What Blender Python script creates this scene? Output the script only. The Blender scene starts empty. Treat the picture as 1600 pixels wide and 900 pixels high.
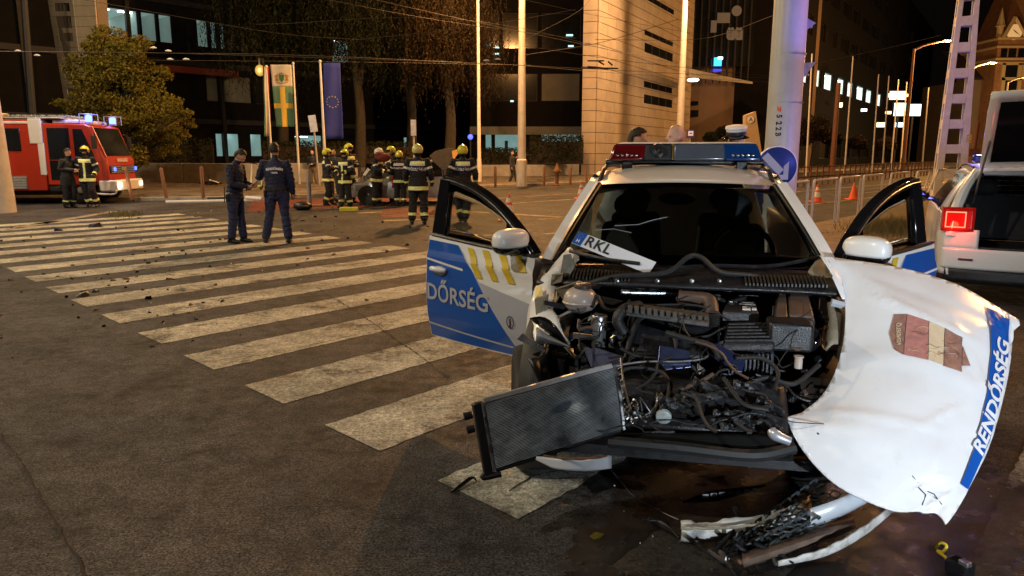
import bpy, bmesh, math, random
import numpy as np
from mathutils import Vector, Matrix, Euler
from mathutils.bvhtree import BVHTree
R = math.radians
PI = math.pi
V = Vector
random.seed(7)
sc = bpy.context.scene
col = sc.collection

# ------------------------------------------------------------------ camera
FPX, TH, CH = 1150.0, math.atan(212 / 1150), 1.68
cam_d = bpy.data.cameras.new("camera")
cam = bpy.data.objects.new("camera", cam_d)
col.objects.link(cam)
cam.location = (0, 0, CH)
cam.rotation_euler = (PI / 2 - TH, 0, 0)
cam_d.sensor_width = 36
cam_d.lens = FPX / 1600 * 36
cam_d.clip_start = 0.05
cam_d.clip_end = 2000
sc.camera = cam

# ------------------------------------------------------------------ world: night sky, sun far below the horizon
w = bpy.data.worlds.new("World")
sc.world = w
w.use_nodes = True
nt = w.node_tree
bg = nt.nodes["Background"]
sky = nt.nodes.new("ShaderNodeTexSky")
sky.sky_type = 'NISHITA'
sky.sun_disc = False
sky.sun_elevation = R(-4)
sky.sun_rotation = R(250)
mx = nt.nodes.new("ShaderNodeMix"); mx.data_type = 'RGBA'
mx.inputs[0].default_value = 0.93
mx.inputs[7].default_value = (0.016, 0.011, 0.008, 1)     # city glow on the night sky
nt.links.new(sky.outputs[0], mx.inputs[6])
nt.links.new(mx.outputs[2], bg.inputs[0])
bg.inputs[1].default_value = 0.12
sc.view_settings.view_transform = 'Standard'
sc.view_settings.look = 'None'
sc.view_settings.exposure = 0.28
sc.view_settings.gamma = 1
sc.cycles.use_denoising = True
sc.cycles.sample_clamp_indirect = 4
sc.cycles.max_bounces = 6
sc.cycles.transparent_max_bounces = 12
sc.cycles.caustics_reflective = False
sc.cycles.caustics_refractive = False

SODIUM = (1.0, 0.45, 0.12)
WARM = (1.0, 0.66, 0.34)
COLD = (0.78, 0.90, 1.0)

def lamp(name, loc, color, power, radius=0.15, parent=None, spot=None, target=None, blend=0.4):
    d = bpy.data.lights.new(name, 'SPOT' if spot else 'POINT')
    d.color = color; d.energy = power; d.shadow_soft_size = radius
    o = bpy.data.objects.new(name, d); col.objects.link(o)
    o.location = loc
    if spot:
        d.spot_size = R(spot); d.spot_blend = blend
        o.rotation_euler = (V(target) - V(loc)).to_track_quat('-Z', 'Y').to_euler()
    if parent:
        o.parent = parent
        o.matrix_parent_inverse = MATS[parent.name].inverted()
    return o

# ------------------------------------------------------------------ pixel helpers (photograph pixels -> places in the world)
def ray(u, v):
    x = (u - 800) / FPX; y = (450 - v) / FPX
    return V((x, math.cos(TH) + y * math.sin(TH), -math.sin(TH) + y * math.cos(TH)))
def G(u, v, z=0.0):
    d = ray(u, v); t = (z - CH) / d.z
    return V((d.x * t, d.y * t, z))
def P(u, v, Y):
    d = ray(u, v); t = Y / d.y
    return V((d.x * t, Y, CH + d.z * t))
def onwall(u, v, p0, dr):            # (s, z) where the ray meets the vertical plane through p0 along dr
    d = ray(u, v)
    nx, ny = dr[1], -dr[0]
    t = (p0[0] * nx + p0[1] * ny) / (d.x * nx + d.y * ny)
    return ((d.x * t - p0[0]) * dr[0] + (d.y * t - p0[1]) * dr[1], CH + d.z * t)

# ------------------------------------------------------------------ object helpers
MATS = {}
def tag(o, label=None, cat=None, group=None, kind=None):
    if label: o['label'] = label
    if cat: o['category'] = cat
    if group: o['group'] = group
    if kind: o['kind'] = kind
    return o
def thing(name, label, cat, loc=(0, 0, 0), rotz=0, group=None, rot=None):
    o = bpy.data.objects.new(name, None); col.objects.link(o)
    o.empty_display_size = 0.2
    o.location = loc
    o.rotation_euler = rot if rot else (0, 0, rotz)
    MATS[o.name] = Matrix.Translation(V(loc)) @ Euler(o.rotation_euler).to_matrix().to_4x4()
    return tag(o, label, cat, group)
def rootmat(p):
    while p is not None:
        if p.name in MATS: return MATS[p.name]
        p = p.parent
    return Matrix.Identity(4)

class MB:
    def __init__(s): s.v = []; s.f = []; s.m = []; s.cur = 0; s.T = None
    def add(s, vs, fs):
        b = len(s.v)
        if s.T is not None: vs = [s.T @ V(p) for p in vs]
        s.v += [tuple(p) for p in vs]
        s.f += [tuple(i + b for i in f) for f in fs]
        s.m += [s.cur] * len(fs)
        return s
    def box(s, c, d, rot=None, rz=0):
        hx, hy, hz = d[0] / 2, d[1] / 2, d[2] / 2
        M = rot if rot is not None else Matrix.Rotation(rz, 3, 'Z')
        vs = [V(c) + M @ V((x * hx, y * hy, z * hz)) for x in (-1, 1) for y in (-1, 1) for z in (-1, 1)]
        return s.add(vs, [(0, 1, 3, 2), (4, 6, 7, 5), (0, 4, 5, 1), (2, 3, 7, 6), (0, 2, 6, 4), (1, 5, 7, 3)])
    def hexa(s, a, b):   # two quads (loops of 4) joined
        return s.add(list(a) + list(b), [(3, 2, 1, 0), (4, 5, 6, 7), (0, 1, 5, 4), (1, 2, 6, 5), (2, 3, 7, 6), (3, 0, 4, 7)])
    def loft(s, rings, cap=True, closed=False):
        n = len(rings[0]); vs = [p for r in rings for p in r]; fs = []
        k = len(rings)
        for i in range(k if closed else k - 1):
            a = i * n; b = ((i + 1) % k) * n
            for j in range(n):
                j2 = (j + 1) % n
                fs.append((a + j, a + j2, b + j2, b + j))
        if cap and not closed:
            fs.append(tuple(range(n - 1, -1, -1))); fs.append(tuple((k - 1) * n + j for j in range(n)))
        return s.add(vs, fs)
    def tube(s, pts, r, n=8, cap=True, closed=False, flat=1.0):
        pts = [V(p) for p in pts]; k = len(pts)
        rs = list(r) if isinstance(r, (list, tuple)) else [r] * k
        rings = []; prev = None
        for i in range(k):
            if closed: t = (pts[(i + 1) % k] - pts[i - 1]).normalized()
            elif i == 0: t = (pts[1] - pts[0]).normalized()
            elif i == k - 1: t = (pts[-1] - pts[-2]).normalized()
            else: t = ((pts[i + 1] - pts[i]).normalized() + (pts[i] - pts[i - 1]).normalized())
            t = t.normalized() if t.length > 1e-6 else V((0, 0, 1))
            if prev is None:
                a = V((0, 0, 1)) if abs(t.z) < 0.9 else V((1, 0, 0))
                u = t.cross(a).normalized()
            else:
                u = prev - t * prev.dot(t)
                u = u.normalized() if u.length > 1e-6 else t.orthogonal().normalized()
            prev = u; w_ = t.cross(u)
            rings.append([pts[i] + (u * math.cos(2 * PI * j / n) + w_ * math.sin(2 * PI * j / n) * flat) * rs[i] for j in range(n)])
        return s.loft(rings, cap, closed)
    def lathe(s, prof, c=(0, 0, 0), n=20, M=None, sx=1, sy=1):
        rings = []
        for (r, z) in prof:
            ring = [V((max(r, 1e-4) * math.cos(2 * PI * j / n) * sx, max(r, 1e-4) * math.sin(2 * PI * j / n) * sy, z)) for j in range(n)]
            if M is not None: ring = [M @ p for p in ring]
            rings.append([p + V(c) for p in ring])
        return s.loft(rings)
    def ell(s, c, r, n=14, m=9, M=None, cut=None):
        vs = []; fs = []
        for i in range(m + 1):
            a = PI * i / m
            for j in range(n):
                b = 2 * PI * j / n
                p = V((r[0] * math.sin(a) * math.cos(b), r[1] * math.sin(a) * math.sin(b), r[2] * math.cos(a)))
                vs.append(p)
        for i in range(m):
            for j in range(n):
                q = (i * n + j, (i + 1) * n + j, (i + 1) * n + (j + 1) % n, i * n + (j + 1) % n)
                if cut:
                    cc = sum((vs[k] for k in q), V()) / 4
                    if not cut(cc): continue
                fs.append(q)
        vs = [(M @ p if M is not None else p) + V(c) for p in vs]
        return s.add(vs, fs)
    def sell(s, c, r, e=.6, n=26, m=16, M=None, cut=None):    # super-ellipsoid: boxier than an ellipsoid
        pw = lambda x: math.copysign(abs(x) ** e, x)
        vs = []; fs = []
        for i in range(m + 1):
            a = PI * i / m
            for j in range(n):
                b = 2 * PI * j / n; vs.append(V((r[0] * pw(math.sin(a)) * pw(math.cos(b)), r[1] * pw(math.sin(a)) * pw(math.sin(b)), r[2] * pw(math.cos(a)))))
        for i in range(m):
            for j in range(n):
                q = (i * n + j, (i + 1) * n + j, (i + 1) * n + (j + 1) % n, i * n + (j + 1) % n)
                if cut and not cut(sum((vs[k] for k in q), V()) / 4): continue
                fs.append(q)
        return s.add([(M @ p if M is not None else p) + V(c) for p in vs], fs)
    def prism(s, pts, z0, z1):     # polygon of (x, y) from z0 to z1
        n = len(pts)
        vs = [(p[0], p[1], z0) for p in pts] + [(p[0], p[1], z1) for p in pts]
        return s.add(vs, [tuple(range(n - 1, -1, -1)), tuple(range(n, 2 * n))] + [(i, (i + 1) % n, n + (i + 1) % n, n + i) for i in range(n)])
    def slab(s, pts, off):         # 3D polygon extruded by the vector off
        n = len(pts); o = V(off)
        vs = [V(p) for p in pts] + [V(p) + o for p in pts]
        return s.add(vs, [tuple(range(n - 1, -1, -1)), tuple(range(n, 2 * n))] + [(i, (i + 1) % n, n + (i + 1) % n, n + i) for i in range(n)])
    def grid(s, fn, nu, nv):
        vs = [fn(i / nu, j / nv) for i in range(nu + 1) for j in range(nv + 1)]
        return s.add(vs, [(i * (nv + 1) + j, (i + 1) * (nv + 1) + j, (i + 1) * (nv + 1) + j + 1, i * (nv + 1) + j + 1) for i in range(nu) for j in range(nv)])
    def quad(s, a, b, c, d): return s.add([a, b, c, d], [(0, 1, 2, 3)])
    def build(s, name, mat, parent=None, world=False, smooth=True, bevel=0, solid=0, sub=0, angle=40, seg=2):
        me = bpy.data.meshes.new(name)
        vs = s.v
        if world and parent is not None:
            I = rootmat(parent).inverted(); vs = [I @ V(p) for p in vs]
        me.from_pydata([tuple(p) for p in vs], [], s.f)
        mats = mat if isinstance(mat, (list, tuple)) else [mat]
        for m_ in mats: me.materials.append(m_)
        if len(mats) > 1: me.polygons.foreach_set('material_index', s.m)
        bm = bmesh.new(); bm.from_mesh(me)
        bmesh.ops.recalc_face_normals(bm, faces=bm.faces)
        bm.to_mesh(me); bm.free()
        o = bpy.data.objects.new(name, me); col.objects.link(o)
        if parent is not None: o.parent = parent
        if solid:
            md = o.modifiers.new('solid', 'SOLIDIFY'); md.thickness = solid; md.offset = 0
        if bevel:
            md = o.modifiers.new('bevel', 'BEVEL'); md.width = bevel; md.segments = seg; md.limit_method = 'ANGLE'; md.angle_limit = R(35)
        if sub:
            md = o.modifiers.new('sub', 'SUBSURF'); md.levels = sub; md.render_levels = sub
        if smooth:
            me.shade_smooth()
            if not sub:
                try: me.set_sharp_from_angle(angle=R(angle))
                except Exception: pass
        return o

# ------------------------------------------------------------------ materials
MC = {}
def mat(name, c, rough=0.6, metal=0.0, var=0.12, vs=6.0, bump=0.0, bs=60.0, coat=0.0, emit=None, es=0.0, trans=0.0, rv=0.0, dirt=0.0, dcol=(0.03, 0.025, 0.02), alpha=1.0, spec=0.5):
    if name in MC: return MC[name]
    m = bpy.data.materials.new(name); m.use_nodes = True
    n = m.node_tree.nodes; L = m.node_tree.links
    b = n["Principled BSDF"]
    b.inputs['Roughness'].default_value = rough
    b.inputs['Metallic'].default_value = metal
    b.inputs['Coat Weight'].default_value = coat
    b.inputs['Coat Roughness'].default_value = 0.06
    b.inputs['Transmission Weight'].default_value = trans
    b.inputs['Alpha'].default_value = alpha
    b.inputs['Specular IOR Level'].default_value = spec
    if emit:
        b.inputs['Emission Color'].default_value = (*emit, 1); b.inputs['Emission Strength'].default_value = es
    tc = n.new('ShaderNodeTexCoord')
    last = None
    if var or dirt:
        nz = n.new('ShaderNodeTexNoise'); nz.inputs['Scale'].default_value = vs; nz.inputs['Detail'].default_value = 6; nz.inputs['Roughness'].default_value = 0.65
        L.new(tc.outputs['Object'], nz.inputs['Vector'])
        cr = n.new('ShaderNodeMapRange'); cr.inputs[1].default_value = 0.3; cr.inputs[2].default_value = 0.7
        cr.inputs[3].default_value = 1 - var; cr.inputs[4].default_value = 1 + var
        L.new(nz.outputs[0], cr.inputs[0])
        mu = n.new('ShaderNodeMix'); mu.data_type = 'RGBA'; mu.blend_type = 'MULTIPLY'; mu.inputs[0].default_value = 1
        mu.inputs[6].default_value = (*c, 1)
        L.new(cr.outputs[0], mu.inputs[7]); last = mu.outputs[2]
        if dirt:
            n2 = n.new('ShaderNodeTexNoise'); n2.inputs['Scale'].default_value = vs * 0.7 + 1.3; n2.inputs['Detail'].default_value = 9; n2.inputs['Roughness'].default_value = 0.75
            L.new(tc.outputs['Object'], n2.inputs['Vector'])
            r2 = n.new('ShaderNodeMapRange'); r2.inputs[1].default_value = 0.62 - dirt * 0.2; r2.inputs[2].default_value = 0.8 - dirt * 0.2
            r2.inputs[4].default_value = min(1, 0.5 + dirt)
            L.new(n2.outputs[0], r2.inputs[0])
            m2 = n.new('ShaderNodeMix'); m2.data_type = 'RGBA'
            m2.inputs[7].default_value = (*dcol, 1)
            L.new(r2.outputs[0], m2.inputs[0]); L.new(last, m2.inputs[6]); last = m2.outputs[2]
        L.new(last, b.inputs['Base Color'])
        if rv:
            rr = n.new('ShaderNodeMapRange'); rr.inputs[1].default_value = 0.3; rr.inputs[2].default_value = 0.7
            rr.inputs[3].default_value = max(0.02, rough - rv); rr.inputs[4].default_value = min(1, rough + rv)
            L.new(nz.outputs[0], rr.inputs[0]); L.new(rr.outputs[0], b.inputs['Roughness'])
    else:
        b.inputs['Base Color'].default_value = (*c, 1)
    if bump:
        n3 = n.new('ShaderNodeTexNoise'); n3.inputs['Scale'].default_value = bs; n3.inputs['Detail'].default_value = 4
        L.new(tc.outputs['Object'], n3.inputs['Vector'])
        bp = n.new('ShaderNodeBump'); bp.inputs['Strength'].default_value = bump; bp.inputs['Distance'].default_value = 0.01
        L.new(n3.outputs[0], bp.inputs['Height']); L.new(bp.outputs[0], b.inputs['Normal'])
    MC[name] = m
    return m
def emis(name, c, s): return mat(name, (0.02, 0.02, 0.02), 0.5, var=0, emit=c, es=s)

M_WHITE = mat('white_paint', (0.78, 0.78, 0.77), 0.32, var=0.03, coat=0.6, dirt=0.12, dcol=(0.5, 0.48, 0.44), vs=3)
M_BLUE = mat('police_blue', (0.008, 0.085, 0.40), 0.3, var=0.06, coat=0.5)
M_YEL = mat('livery_yellow', (0.62, 0.44, 0.03), 0.4, var=0.06)
M_SILV = mat('livery_silver', (0.42, 0.44, 0.50), 0.4, var=0.05, coat=0.4)
M_DECALW = mat('decal_white', (0.72, 0.73, 0.76), 0.4, var=0.03)
M_BLACKP = mat('black_plastic', (0.010, 0.010, 0.012), 0.42, var=0.3, vs=20, bump=0.25, bs=150, rv=0.15)
M_GLOSS = mat('black_gloss', (0.008, 0.008, 0.009), 0.08, var=0.1, coat=0.5)
M_RUB = mat('rubber', (0.013, 0.013, 0.013), 0.6, var=0.3, vs=30)
M_GLASS = mat('car_glass', (0.9, 0.95, 0.93), 0.02, var=0, trans=1.0)
M_STEEL = mat('grey_steel', (0.35, 0.35, 0.36), 0.35, metal=0.9, var=0.2, vs=15, rv=0.15)
M_ALU = mat('bright_aluminium', (0.6, 0.62, 0.65), 0.3, metal=1, var=0.2, vs=25, rv=0.2)
M_CHROME = mat('chrome', (0.75, 0.75, 0.76), 0.12, metal=1, var=0.05)
M_RUST = mat('rusty_metal', (0.16, 0.07, 0.035), 0.8, var=0.5, vs=30, bump=0.4)
M_CONC = mat('concrete', (0.32, 0.30, 0.27), 0.85, var=0.22, vs=3, bump=0.3, bs=40, dirt=0.15, dcol=(0.14, 0.12, 0.1))
M_PALE = mat('pale_pole_paint', (0.55, 0.52, 0.48), 0.6, var=0.15, vs=4, dirt=0.1)
M_GALV = mat('galvanised_steel', (0.42, 0.42, 0.44), 0.45, metal=0.6, var=0.2, vs=12)
M_DARKM = mat('dark_metal', (0.025, 0.025, 0.027), 0.55, metal=0.2, var=0.2, spec=.2)
M_DARKWALL = mat('dark_cladding', (0.009, 0.008, 0.008), 0.8, var=0.25, vs=1.5, spec=0.08)
M_WINDARK = mat('dark_window', (0.01, 0.012, 0.014), 0.12, var=0.3, vs=0.6, spec=0.4)
M_SKIN = mat('skin', (0.52, 0.30, 0.21), 0.5, var=0.12, vs=14)
M_HAIR = mat('dark_hair', (0.015, 0.011, 0.009), 0.6, var=0.4, vs=60, bump=0.6, bs=200)
M_GRIME = mat('grimy_white', (.5, .49, .46), .5, var=.2, vs=8, dirt=.5)
M_ORANGE = mat('cone_orange', (0.75, 0.11, 0.02), 0.5, var=0.12)
M_CONEW = mat('cone_white', (0.7, 0.7, 0.68), 0.5, var=0.1)

def bent(pts, k=6):       # Catmull-Rom through points
    pts = [V(p) for p in pts]; out = []
    q = [pts[0] * 2 - pts[1]] + pts + [pts[-1] * 2 - pts[-2]]
    for i in range(1, len(q) - 2):
        for j in range(k):
            t = j / k; a, b, c, d = q[i - 1], q[i], q[i + 1], q[i + 2]
            out.append(0.5 * ((2 * b) + (c - a) * t + (2 * a - 5 * b + 4 * c - d) * t * t + (3 * b - a - 3 * c + d) * t ** 3))
    out.append(pts[-1]); return out

def text_geo(s, size=1.0, bold=0.0, align='CENTER', spacing=1.0, shear=0.0):
    c = bpy.data.curves.new('t', 'FONT'); c.body = s; c.size = size; c.offset = bold; c.align_x = align; c.align_y = 'CENTER'
    c.space_character = spacing; c.shear = shear; c.resolution_u = 3
    o = bpy.data.objects.new('t', c); col.objects.link(o)
    dg = bpy.context.evaluated_depsgraph_get(); dg.update()
    me = o.evaluated_get(dg).to_mesh()
    vs = [tuple(p.co) for p in me.vertices]; fs = [tuple(p.vertices) for p in me.polygons]
    o.evaluated_get(dg).to_mesh_clear()
    bpy.data.objects.remove(o); bpy.data.curves.remove(c)
    return vs, fs
def decal(name, polys, fn, m, parent, world=False, cu=None, cv=None, label=None):
    """polys: list of 2D polygons, or (verts, faces); cut along grids cu, cv and laid on the surface fn(u, v)"""
    bm = bmesh.new()
    if isinstance(polys, tuple):
        vv = [bm.verts.new((p[0], p[1], 0)) for p in polys[0]]
        for f in polys[1]:
            try: bm.faces.new([vv[i] for i in f])
            except ValueError: pass
    else:
        for pl in polys: bm.faces.new([bm.verts.new((p[0], p[1], 0)) for p in pl])
    for c in (cu or []):
        bmesh.ops.bisect_plane(bm, geom=bm.verts[:] + bm.edges[:] + bm.faces[:], plane_co=(c, 0, 0), plane_no=(1, 0, 0))
    for c in (cv or []):
        bmesh.ops.bisect_plane(bm, geom=bm.verts[:] + bm.edges[:] + bm.faces[:], plane_co=(0, c, 0), plane_no=(0, 1, 0))
    bm.verts.index_update()
    mb = MB(); mb.add([fn(p.co.x, p.co.y) for p in bm.verts], [tuple(q.index for q in f.verts) for f in bm.faces])
    bm.free()
    o = mb.build(name, m, parent, world, smooth=False)
    if label: o['label'] = label
    return o
def sheet_text(name, s, size, fn, m, parent, world=False, bold=0.0, **k):
    g = text_geo(s, size, bold, **k)
    return decal(name, g, fn, m, parent, world)
def frange(a, b, n): return [a + (b - a) * i / n for i in range(n + 1)]
# ================================================================== GROUND
def asphalt(name, base, wet=False, gr=1.0):
    m = bpy.data.materials.new(name); m.use_nodes = True
    n = m.node_tree.nodes; L = m.node_tree.links; b = n["Principled BSDF"]
    tc = n.new('ShaderNodeTexCoord')
    def noise(sc_, det=5, ro=0.6):
        q = n.new('ShaderNodeTexNoise'); q.inputs['Scale'].default_value = sc_; q.inputs['Detail'].default_value = det; q.inputs['Roughness'].default_value = ro
        L.new(tc.outputs['Object'], q.inputs['Vector']); return q.outputs[0]
    def rng(x, a, b_, c, d):
        q = n.new('ShaderNodeMapRange'); q.inputs[1].default_value = a; q.inputs[2].default_value = b_; q.inputs[3].default_value = c; q.inputs[4].default_value = d
        L.new(x, q.inputs[0]); return q.outputs[0]
    def mul(a, b_):
        q = n.new('ShaderNodeMath'); q.operation = 'MULTIPLY'
        L.new(a, q.inputs[0]); L.new(b_, q.inputs[1]); return q.outputs[0]
    big = rng(noise(0.9, 8, 0.72), 0.34, 0.66, 0.5, 1.5)
    mid = rng(noise(5, 5, 0.7), 0.3, 0.7, 0.75, 1.25)
    fine = rng(noise(85, 2, 0.7), 0.40, 0.60, 1 - .68 * gr, 1 + .85 * gr)
    coarse = rng(noise(30, 4, 0.75), 0.36, 0.64, 0.6, 1.45)
    val = mul(mul(mul(big, mid), fine), coarse)
    vor = n.new('ShaderNodeTexVoronoi'); vor.inputs['Scale'].default_value = 90
    L.new(tc.outputs['Object'], vor.inputs['Vector'])
    sp = rng(vor.outputs['Distance'], 0.10, 0.04, 0, 1)
    sel = rng(noise(60, 2), 0.50, 0.56, 0, 1)
    speck = mul(sp, sel)
    mu = n.new('ShaderNodeMix'); mu.data_type = 'RGBA'; mu.blend_type = 'MULTIPLY'; mu.inputs[0].default_value = 1
    mu.inputs[6].default_value = (*base, 1); L.new(val, mu.inputs[7])
    m2 = n.new('ShaderNodeMix'); m2.data_type = 'RGBA'; m2.inputs[7].default_value = (0.42, 0.40, 0.36, 1)
    L.new(speck, m2.inputs[0]); L.new(mu.outputs[2], m2.inputs[6])
    last = m2.outputs[2]
    # oily dark patches
    st = rng(noise(1.6, 12, 0.8), 0.52, 0.62, 0, 0.85)
    m3 = n.new('ShaderNodeMix'); m3.data_type = 'RGBA'; m3.inputs[7].default_value = (0.014, 0.012, 0.011, 1)
    L.new(st, m3.inputs[0]); L.new(last, m3.inputs[6]); last = m3.outputs[2]
    rough = rng(noise(9, 4), 0.3, 0.7, 0.55, 0.85)
    bs = rng(noise(0.7), 0, 1, 0.5, 0.5)
    if wet:
        # spilled coolant and oil pool under the wreck: a soft noisy disc round the engine
        geo = n.new('ShaderNodeNewGeometry')
        mp = n.new('ShaderNodeVectorMath'); mp.operation = 'SUBTRACT'; mp.inputs[1].default_value = (1.75, 2.75, 0)
        L.new(geo.outputs['Position'], mp.inputs[0])
        sc2 = n.new('ShaderNodeVectorMath'); sc2.operation = 'MULTIPLY'; sc2.inputs[1].default_value = (0.62, 0.85, 0)
        L.new(mp.outputs[0], sc2.inputs[0])
        ln = n.new('ShaderNodeVectorMath'); ln.operation = 'LENGTH'; L.new(sc2.outputs[0], ln.inputs[0])
        ad = n.new('ShaderNodeMath'); ad.operation = 'ADD'
        L.new(ln.outputs['Value'], ad.inputs[0]); L.new(rng(noise(2.6, 7, 0.65), 0.3, 0.7, -0.28, 0.28), ad.inputs[1])
        pool = rng(ad.outputs[0], 1.06, 0.9, 0, 1)
        m4 = n.new('ShaderNodeMix'); m4.data_type = 'RGBA'; m4.inputs[7].default_value = (0.006, 0.0055, 0.005, 1)
        L.new(rng(pool, 0, 1, 0, 0.93), m4.inputs[0]); L.new(last, m4.inputs[6]); last = m4.outputs[2]
        rm = n.new('ShaderNodeMix'); rm.data_type = 'FLOAT'
        L.new(pool, rm.inputs[0]); L.new(rough, rm.inputs[2]); L.new(rng(noise(7, 5), 0.35, 0.65, 0.06, 0.30), rm.inputs[3])
        rough = rm.outputs[0]
    L.new(last, b.inputs['Base Color']); L.new(rough, b.inputs['Roughness'])
    b.inputs['Specular IOR Level'].default_value = 0.22
    if wet: L.new(rng(pool, 0, 1, 0.18, 0.5), b.inputs['Specular IOR Level'])
    bp = n.new('ShaderNodeBump'); bp.inputs['Strength'].default_value = 0.9; bp.inputs['Distance'].default_value = 0.010
    ad2 = n.new('ShaderNodeMath'); ad2.operation = 'ADD'
    L.new(noise(110, 3, 0.7), ad2.inputs[0]); L.new(rng(noise(14, 4, 0.6), 0, 1, 0, .25), ad2.inputs[1])
    L.new(ad2.outputs[0], bp.inputs['Height']); L.new(bp.outputs[0], b.inputs['Normal'])
    return m
def paintmat(name, c, wear=0.5, wet=False):
    m = asphalt(name, c, wet, 0.38)
    n = m.node_tree.nodes; L = m.node_tree.links; b = n["Principled BSDF"]
    src = b.inputs['Base Color'].links[0].from_socket
    tc = n.new('ShaderNodeTexCoord')
    q = n.new('ShaderNodeTexNoise'); q.inputs['Scale'].default_value = 7; q.inputs['Detail'].default_value = 10; q.inputs['Roughness'].default_value = 0.8
    L.new(tc.outputs['Object'], q.inputs['Vector'])
    r_ = n.new('ShaderNodeMapRange'); r_.inputs[1].default_value = 0.62 - 0.12 * wear; r_.inputs[2].default_value = 0.75 - 0.1 * wear; r_.inputs[4].default_value = 0.85
    L.new(q.outputs[0], r_.inputs[0])
    mm = n.new('ShaderNodeMix'); mm.data_type = 'RGBA'; mm.inputs[7].default_value = (0.045, 0.04, 0.035, 1)
    L.new(r_.outputs[0], mm.inputs[0]); L.new(src, mm.inputs[6]); L.new(mm.outputs[2], b.inputs['Base Color'])
    return m
M_ROAD = asphalt('asphalt_road', (0.050, 0.049, 0.050), True)
M_PAVE = asphalt('pavement_asphalt', (0.13, 0.11, 0.09))
M_PAINT = paintmat('worn_road_paint', (0.38, 0.37, 0.31), 0.75, True)
M_PAINT2 = paintmat('faded_road_paint', (0.30, 0.25, 0.17), 1.0)
M_RED = paintmat('red_cycle_surface', (0.13, 0.035, 0.025), 0.5)

mb = MB(); mb.grid(lambda a, b: (-300 + 620 * a, -60 + 560 * b, -0.012), 8, 8)
tag(mb.build('ground', M_PAVE, smooth=False), kind='structure')
mb = MB(); mb.add([(-60, -14, 0), (70, -14, 0), (70, 60, 0), (130, 130, 0), (90, 150, 0), (-60, 60, 0)], [(0, 1, 2, 3, 4, 5)])
road = tag(mb.build('road', M_ROAD, smooth=False), kind='structure')

# pavement on the far side, behind a kerb
kerb = [G(-260, 318), G(210, 314), G(420, 312), G(600, 302), G(760, 293), G(930, 287), G(1100, 277), G(1300, 267), G(1480, 262)]
far = [V((120, 160, 0)), V((-90, 160, 0)), V((-90, 24, 0))]
mb = MB(); mb.prism([(p.x, p.y) for p in kerb] + [(p.x, p.y) for p in far], 0.0, 0.12)
pave = tag(mb.build('pavement', M_PAVE, smooth=False), kind='structure')
mbk = MB()
ck = []
for a, b in zip(kerb[:-1], kerb[1:]):
    L_ = (b - a).length; n_ = max(1, int(L_ / 2.5))
    d = (b - a) / n_
    nn = V((d.y, -d.x, 0)).normalized() * 0.16
    for i in range(n_):
        p = a + d * i + d * 0.01; q = a + d * (i + 1) - d * 0.01
        mk = MB(); mk.slab([p + nn, q + nn, q - nn * 0.02, p - nn * 0.02], (0, 0, 0.135)); 
        if len(ck) < 60: ck.append(mk.build('kerb_stone', M_CONC, pave, smooth=False, bevel=0.012))
# zebra crossing
def stripe(L0, dirv, wv, ln, m, k):
    N = 90; a = []; b = []
    rr = random.Random(k)
    for i in range(N + 1):
        t = ln * i / N
        a.append(L0 + dirv * t + wv * rr.gauss(0, .009)); b.append(L0 + wv + dirv * t + wv * rr.gauss(0, .009))
    a[0] -= dirv * .02
    mb = MB()
    vs = []
    for p, q in zip(a, b): vs += [(p.x, p.y, 0.004), (q.x, q.y, 0.004)]
    mb.add(vs, [(2 * i, 2 * i + 1, 2 * i + 3, 2 * i + 2) for i in range(N)])
    return mb.build('crossing_stripe', m, road, smooth=False)
DV = V((0.655, 0.755, 0)); WV = V((0.40, -0.42, 0)); ST = V((-0.788, 0.797, 0))
for k in range(-2, 17):
    L0 = V((-0.37, 3.59, 0)) + ST * k
    stripe(L0, DV, WV, 5.6, M_PAINT, k + 50)
# other lane paint
def strip(pts, wd, m, name='lane_line', z=0.004):
    mb = MB(); vs = []
    for i, p in enumerate(pts):
        d = (pts[min(i + 1, len(pts) - 1)] - pts[max(i - 1, 0)]).normalized(); nn = V((-d.y, d.x, 0)) * wd / 2
        vs += [V((p.x, p.y, z)) + nn, V((p.x, p.y, z)) - nn]
    mb.add(vs, [(2 * i, 2 * i + 1, 2 * i + 3, 2 * i + 2) for i in range(len(pts) - 1)])
    return mb.build(name, m, road, smooth=False)
for (p, q, wd) in [((740, 331), (985, 346), .3), ((760, 311), (930, 300), .15), ((800, 318), (930, 309), .15), ((840, 343), (1000, 332), .2), ((560, 333), (690, 327), .3),
                   ((600, 345), (660, 343), .3), ((1240, 322), (1600, 283), .15), ((1240, 300), (1600, 270), .2), ((930, 285 + 8), (1240, 274), .2),
                   ((20, 357), (180, 330), .3), ((700, 371), (800, 366), .2), ((850, 366), (905, 362), .2)]:
    a, b = G(*p), G(*q)
    strip([a.lerp(b, t) for t in (0, .25, .5, .75, 1)], wd, M_PAINT2)
for k in range(5):
    a = G(480 + 50 * k, 321 - 2 * k); strip([a, a + V((1.7, 0.35, 0))], 0.42, M_PAINT2, 'cycle_crossing_mark', 0.012)
mb = MB(); mb.add([G(386, 330, .006), G(600, 322, .006), G(690, 312, .006), G(640, 306, .006), G(480, 311, .006), G(395, 313, .006)], [tuple(range(6))])
mb.build('red_cycle_lane', M_RED, road, smooth=False)
mb = MB(); mb.add([G(590, 341, .006), G(740, 336, .006), G(730, 322, .006), G(600, 326, .006)], [tuple(range(4))])
mb.build('red_cycle_lane', M_RED, road, smooth=False)
# tram rails on the right-hand road
for (p, q) in [((1240, 306), (1600, 274)), ((1240, 312), (1600, 278)), ((940, 297), (1240, 284))]:
    a, b = G(*p), G(*q)
    strip([a.lerp(b, t) for t in (0, .5, 1)], 0.08, M_STEEL, 'tram_rail', 0.005)
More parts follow.
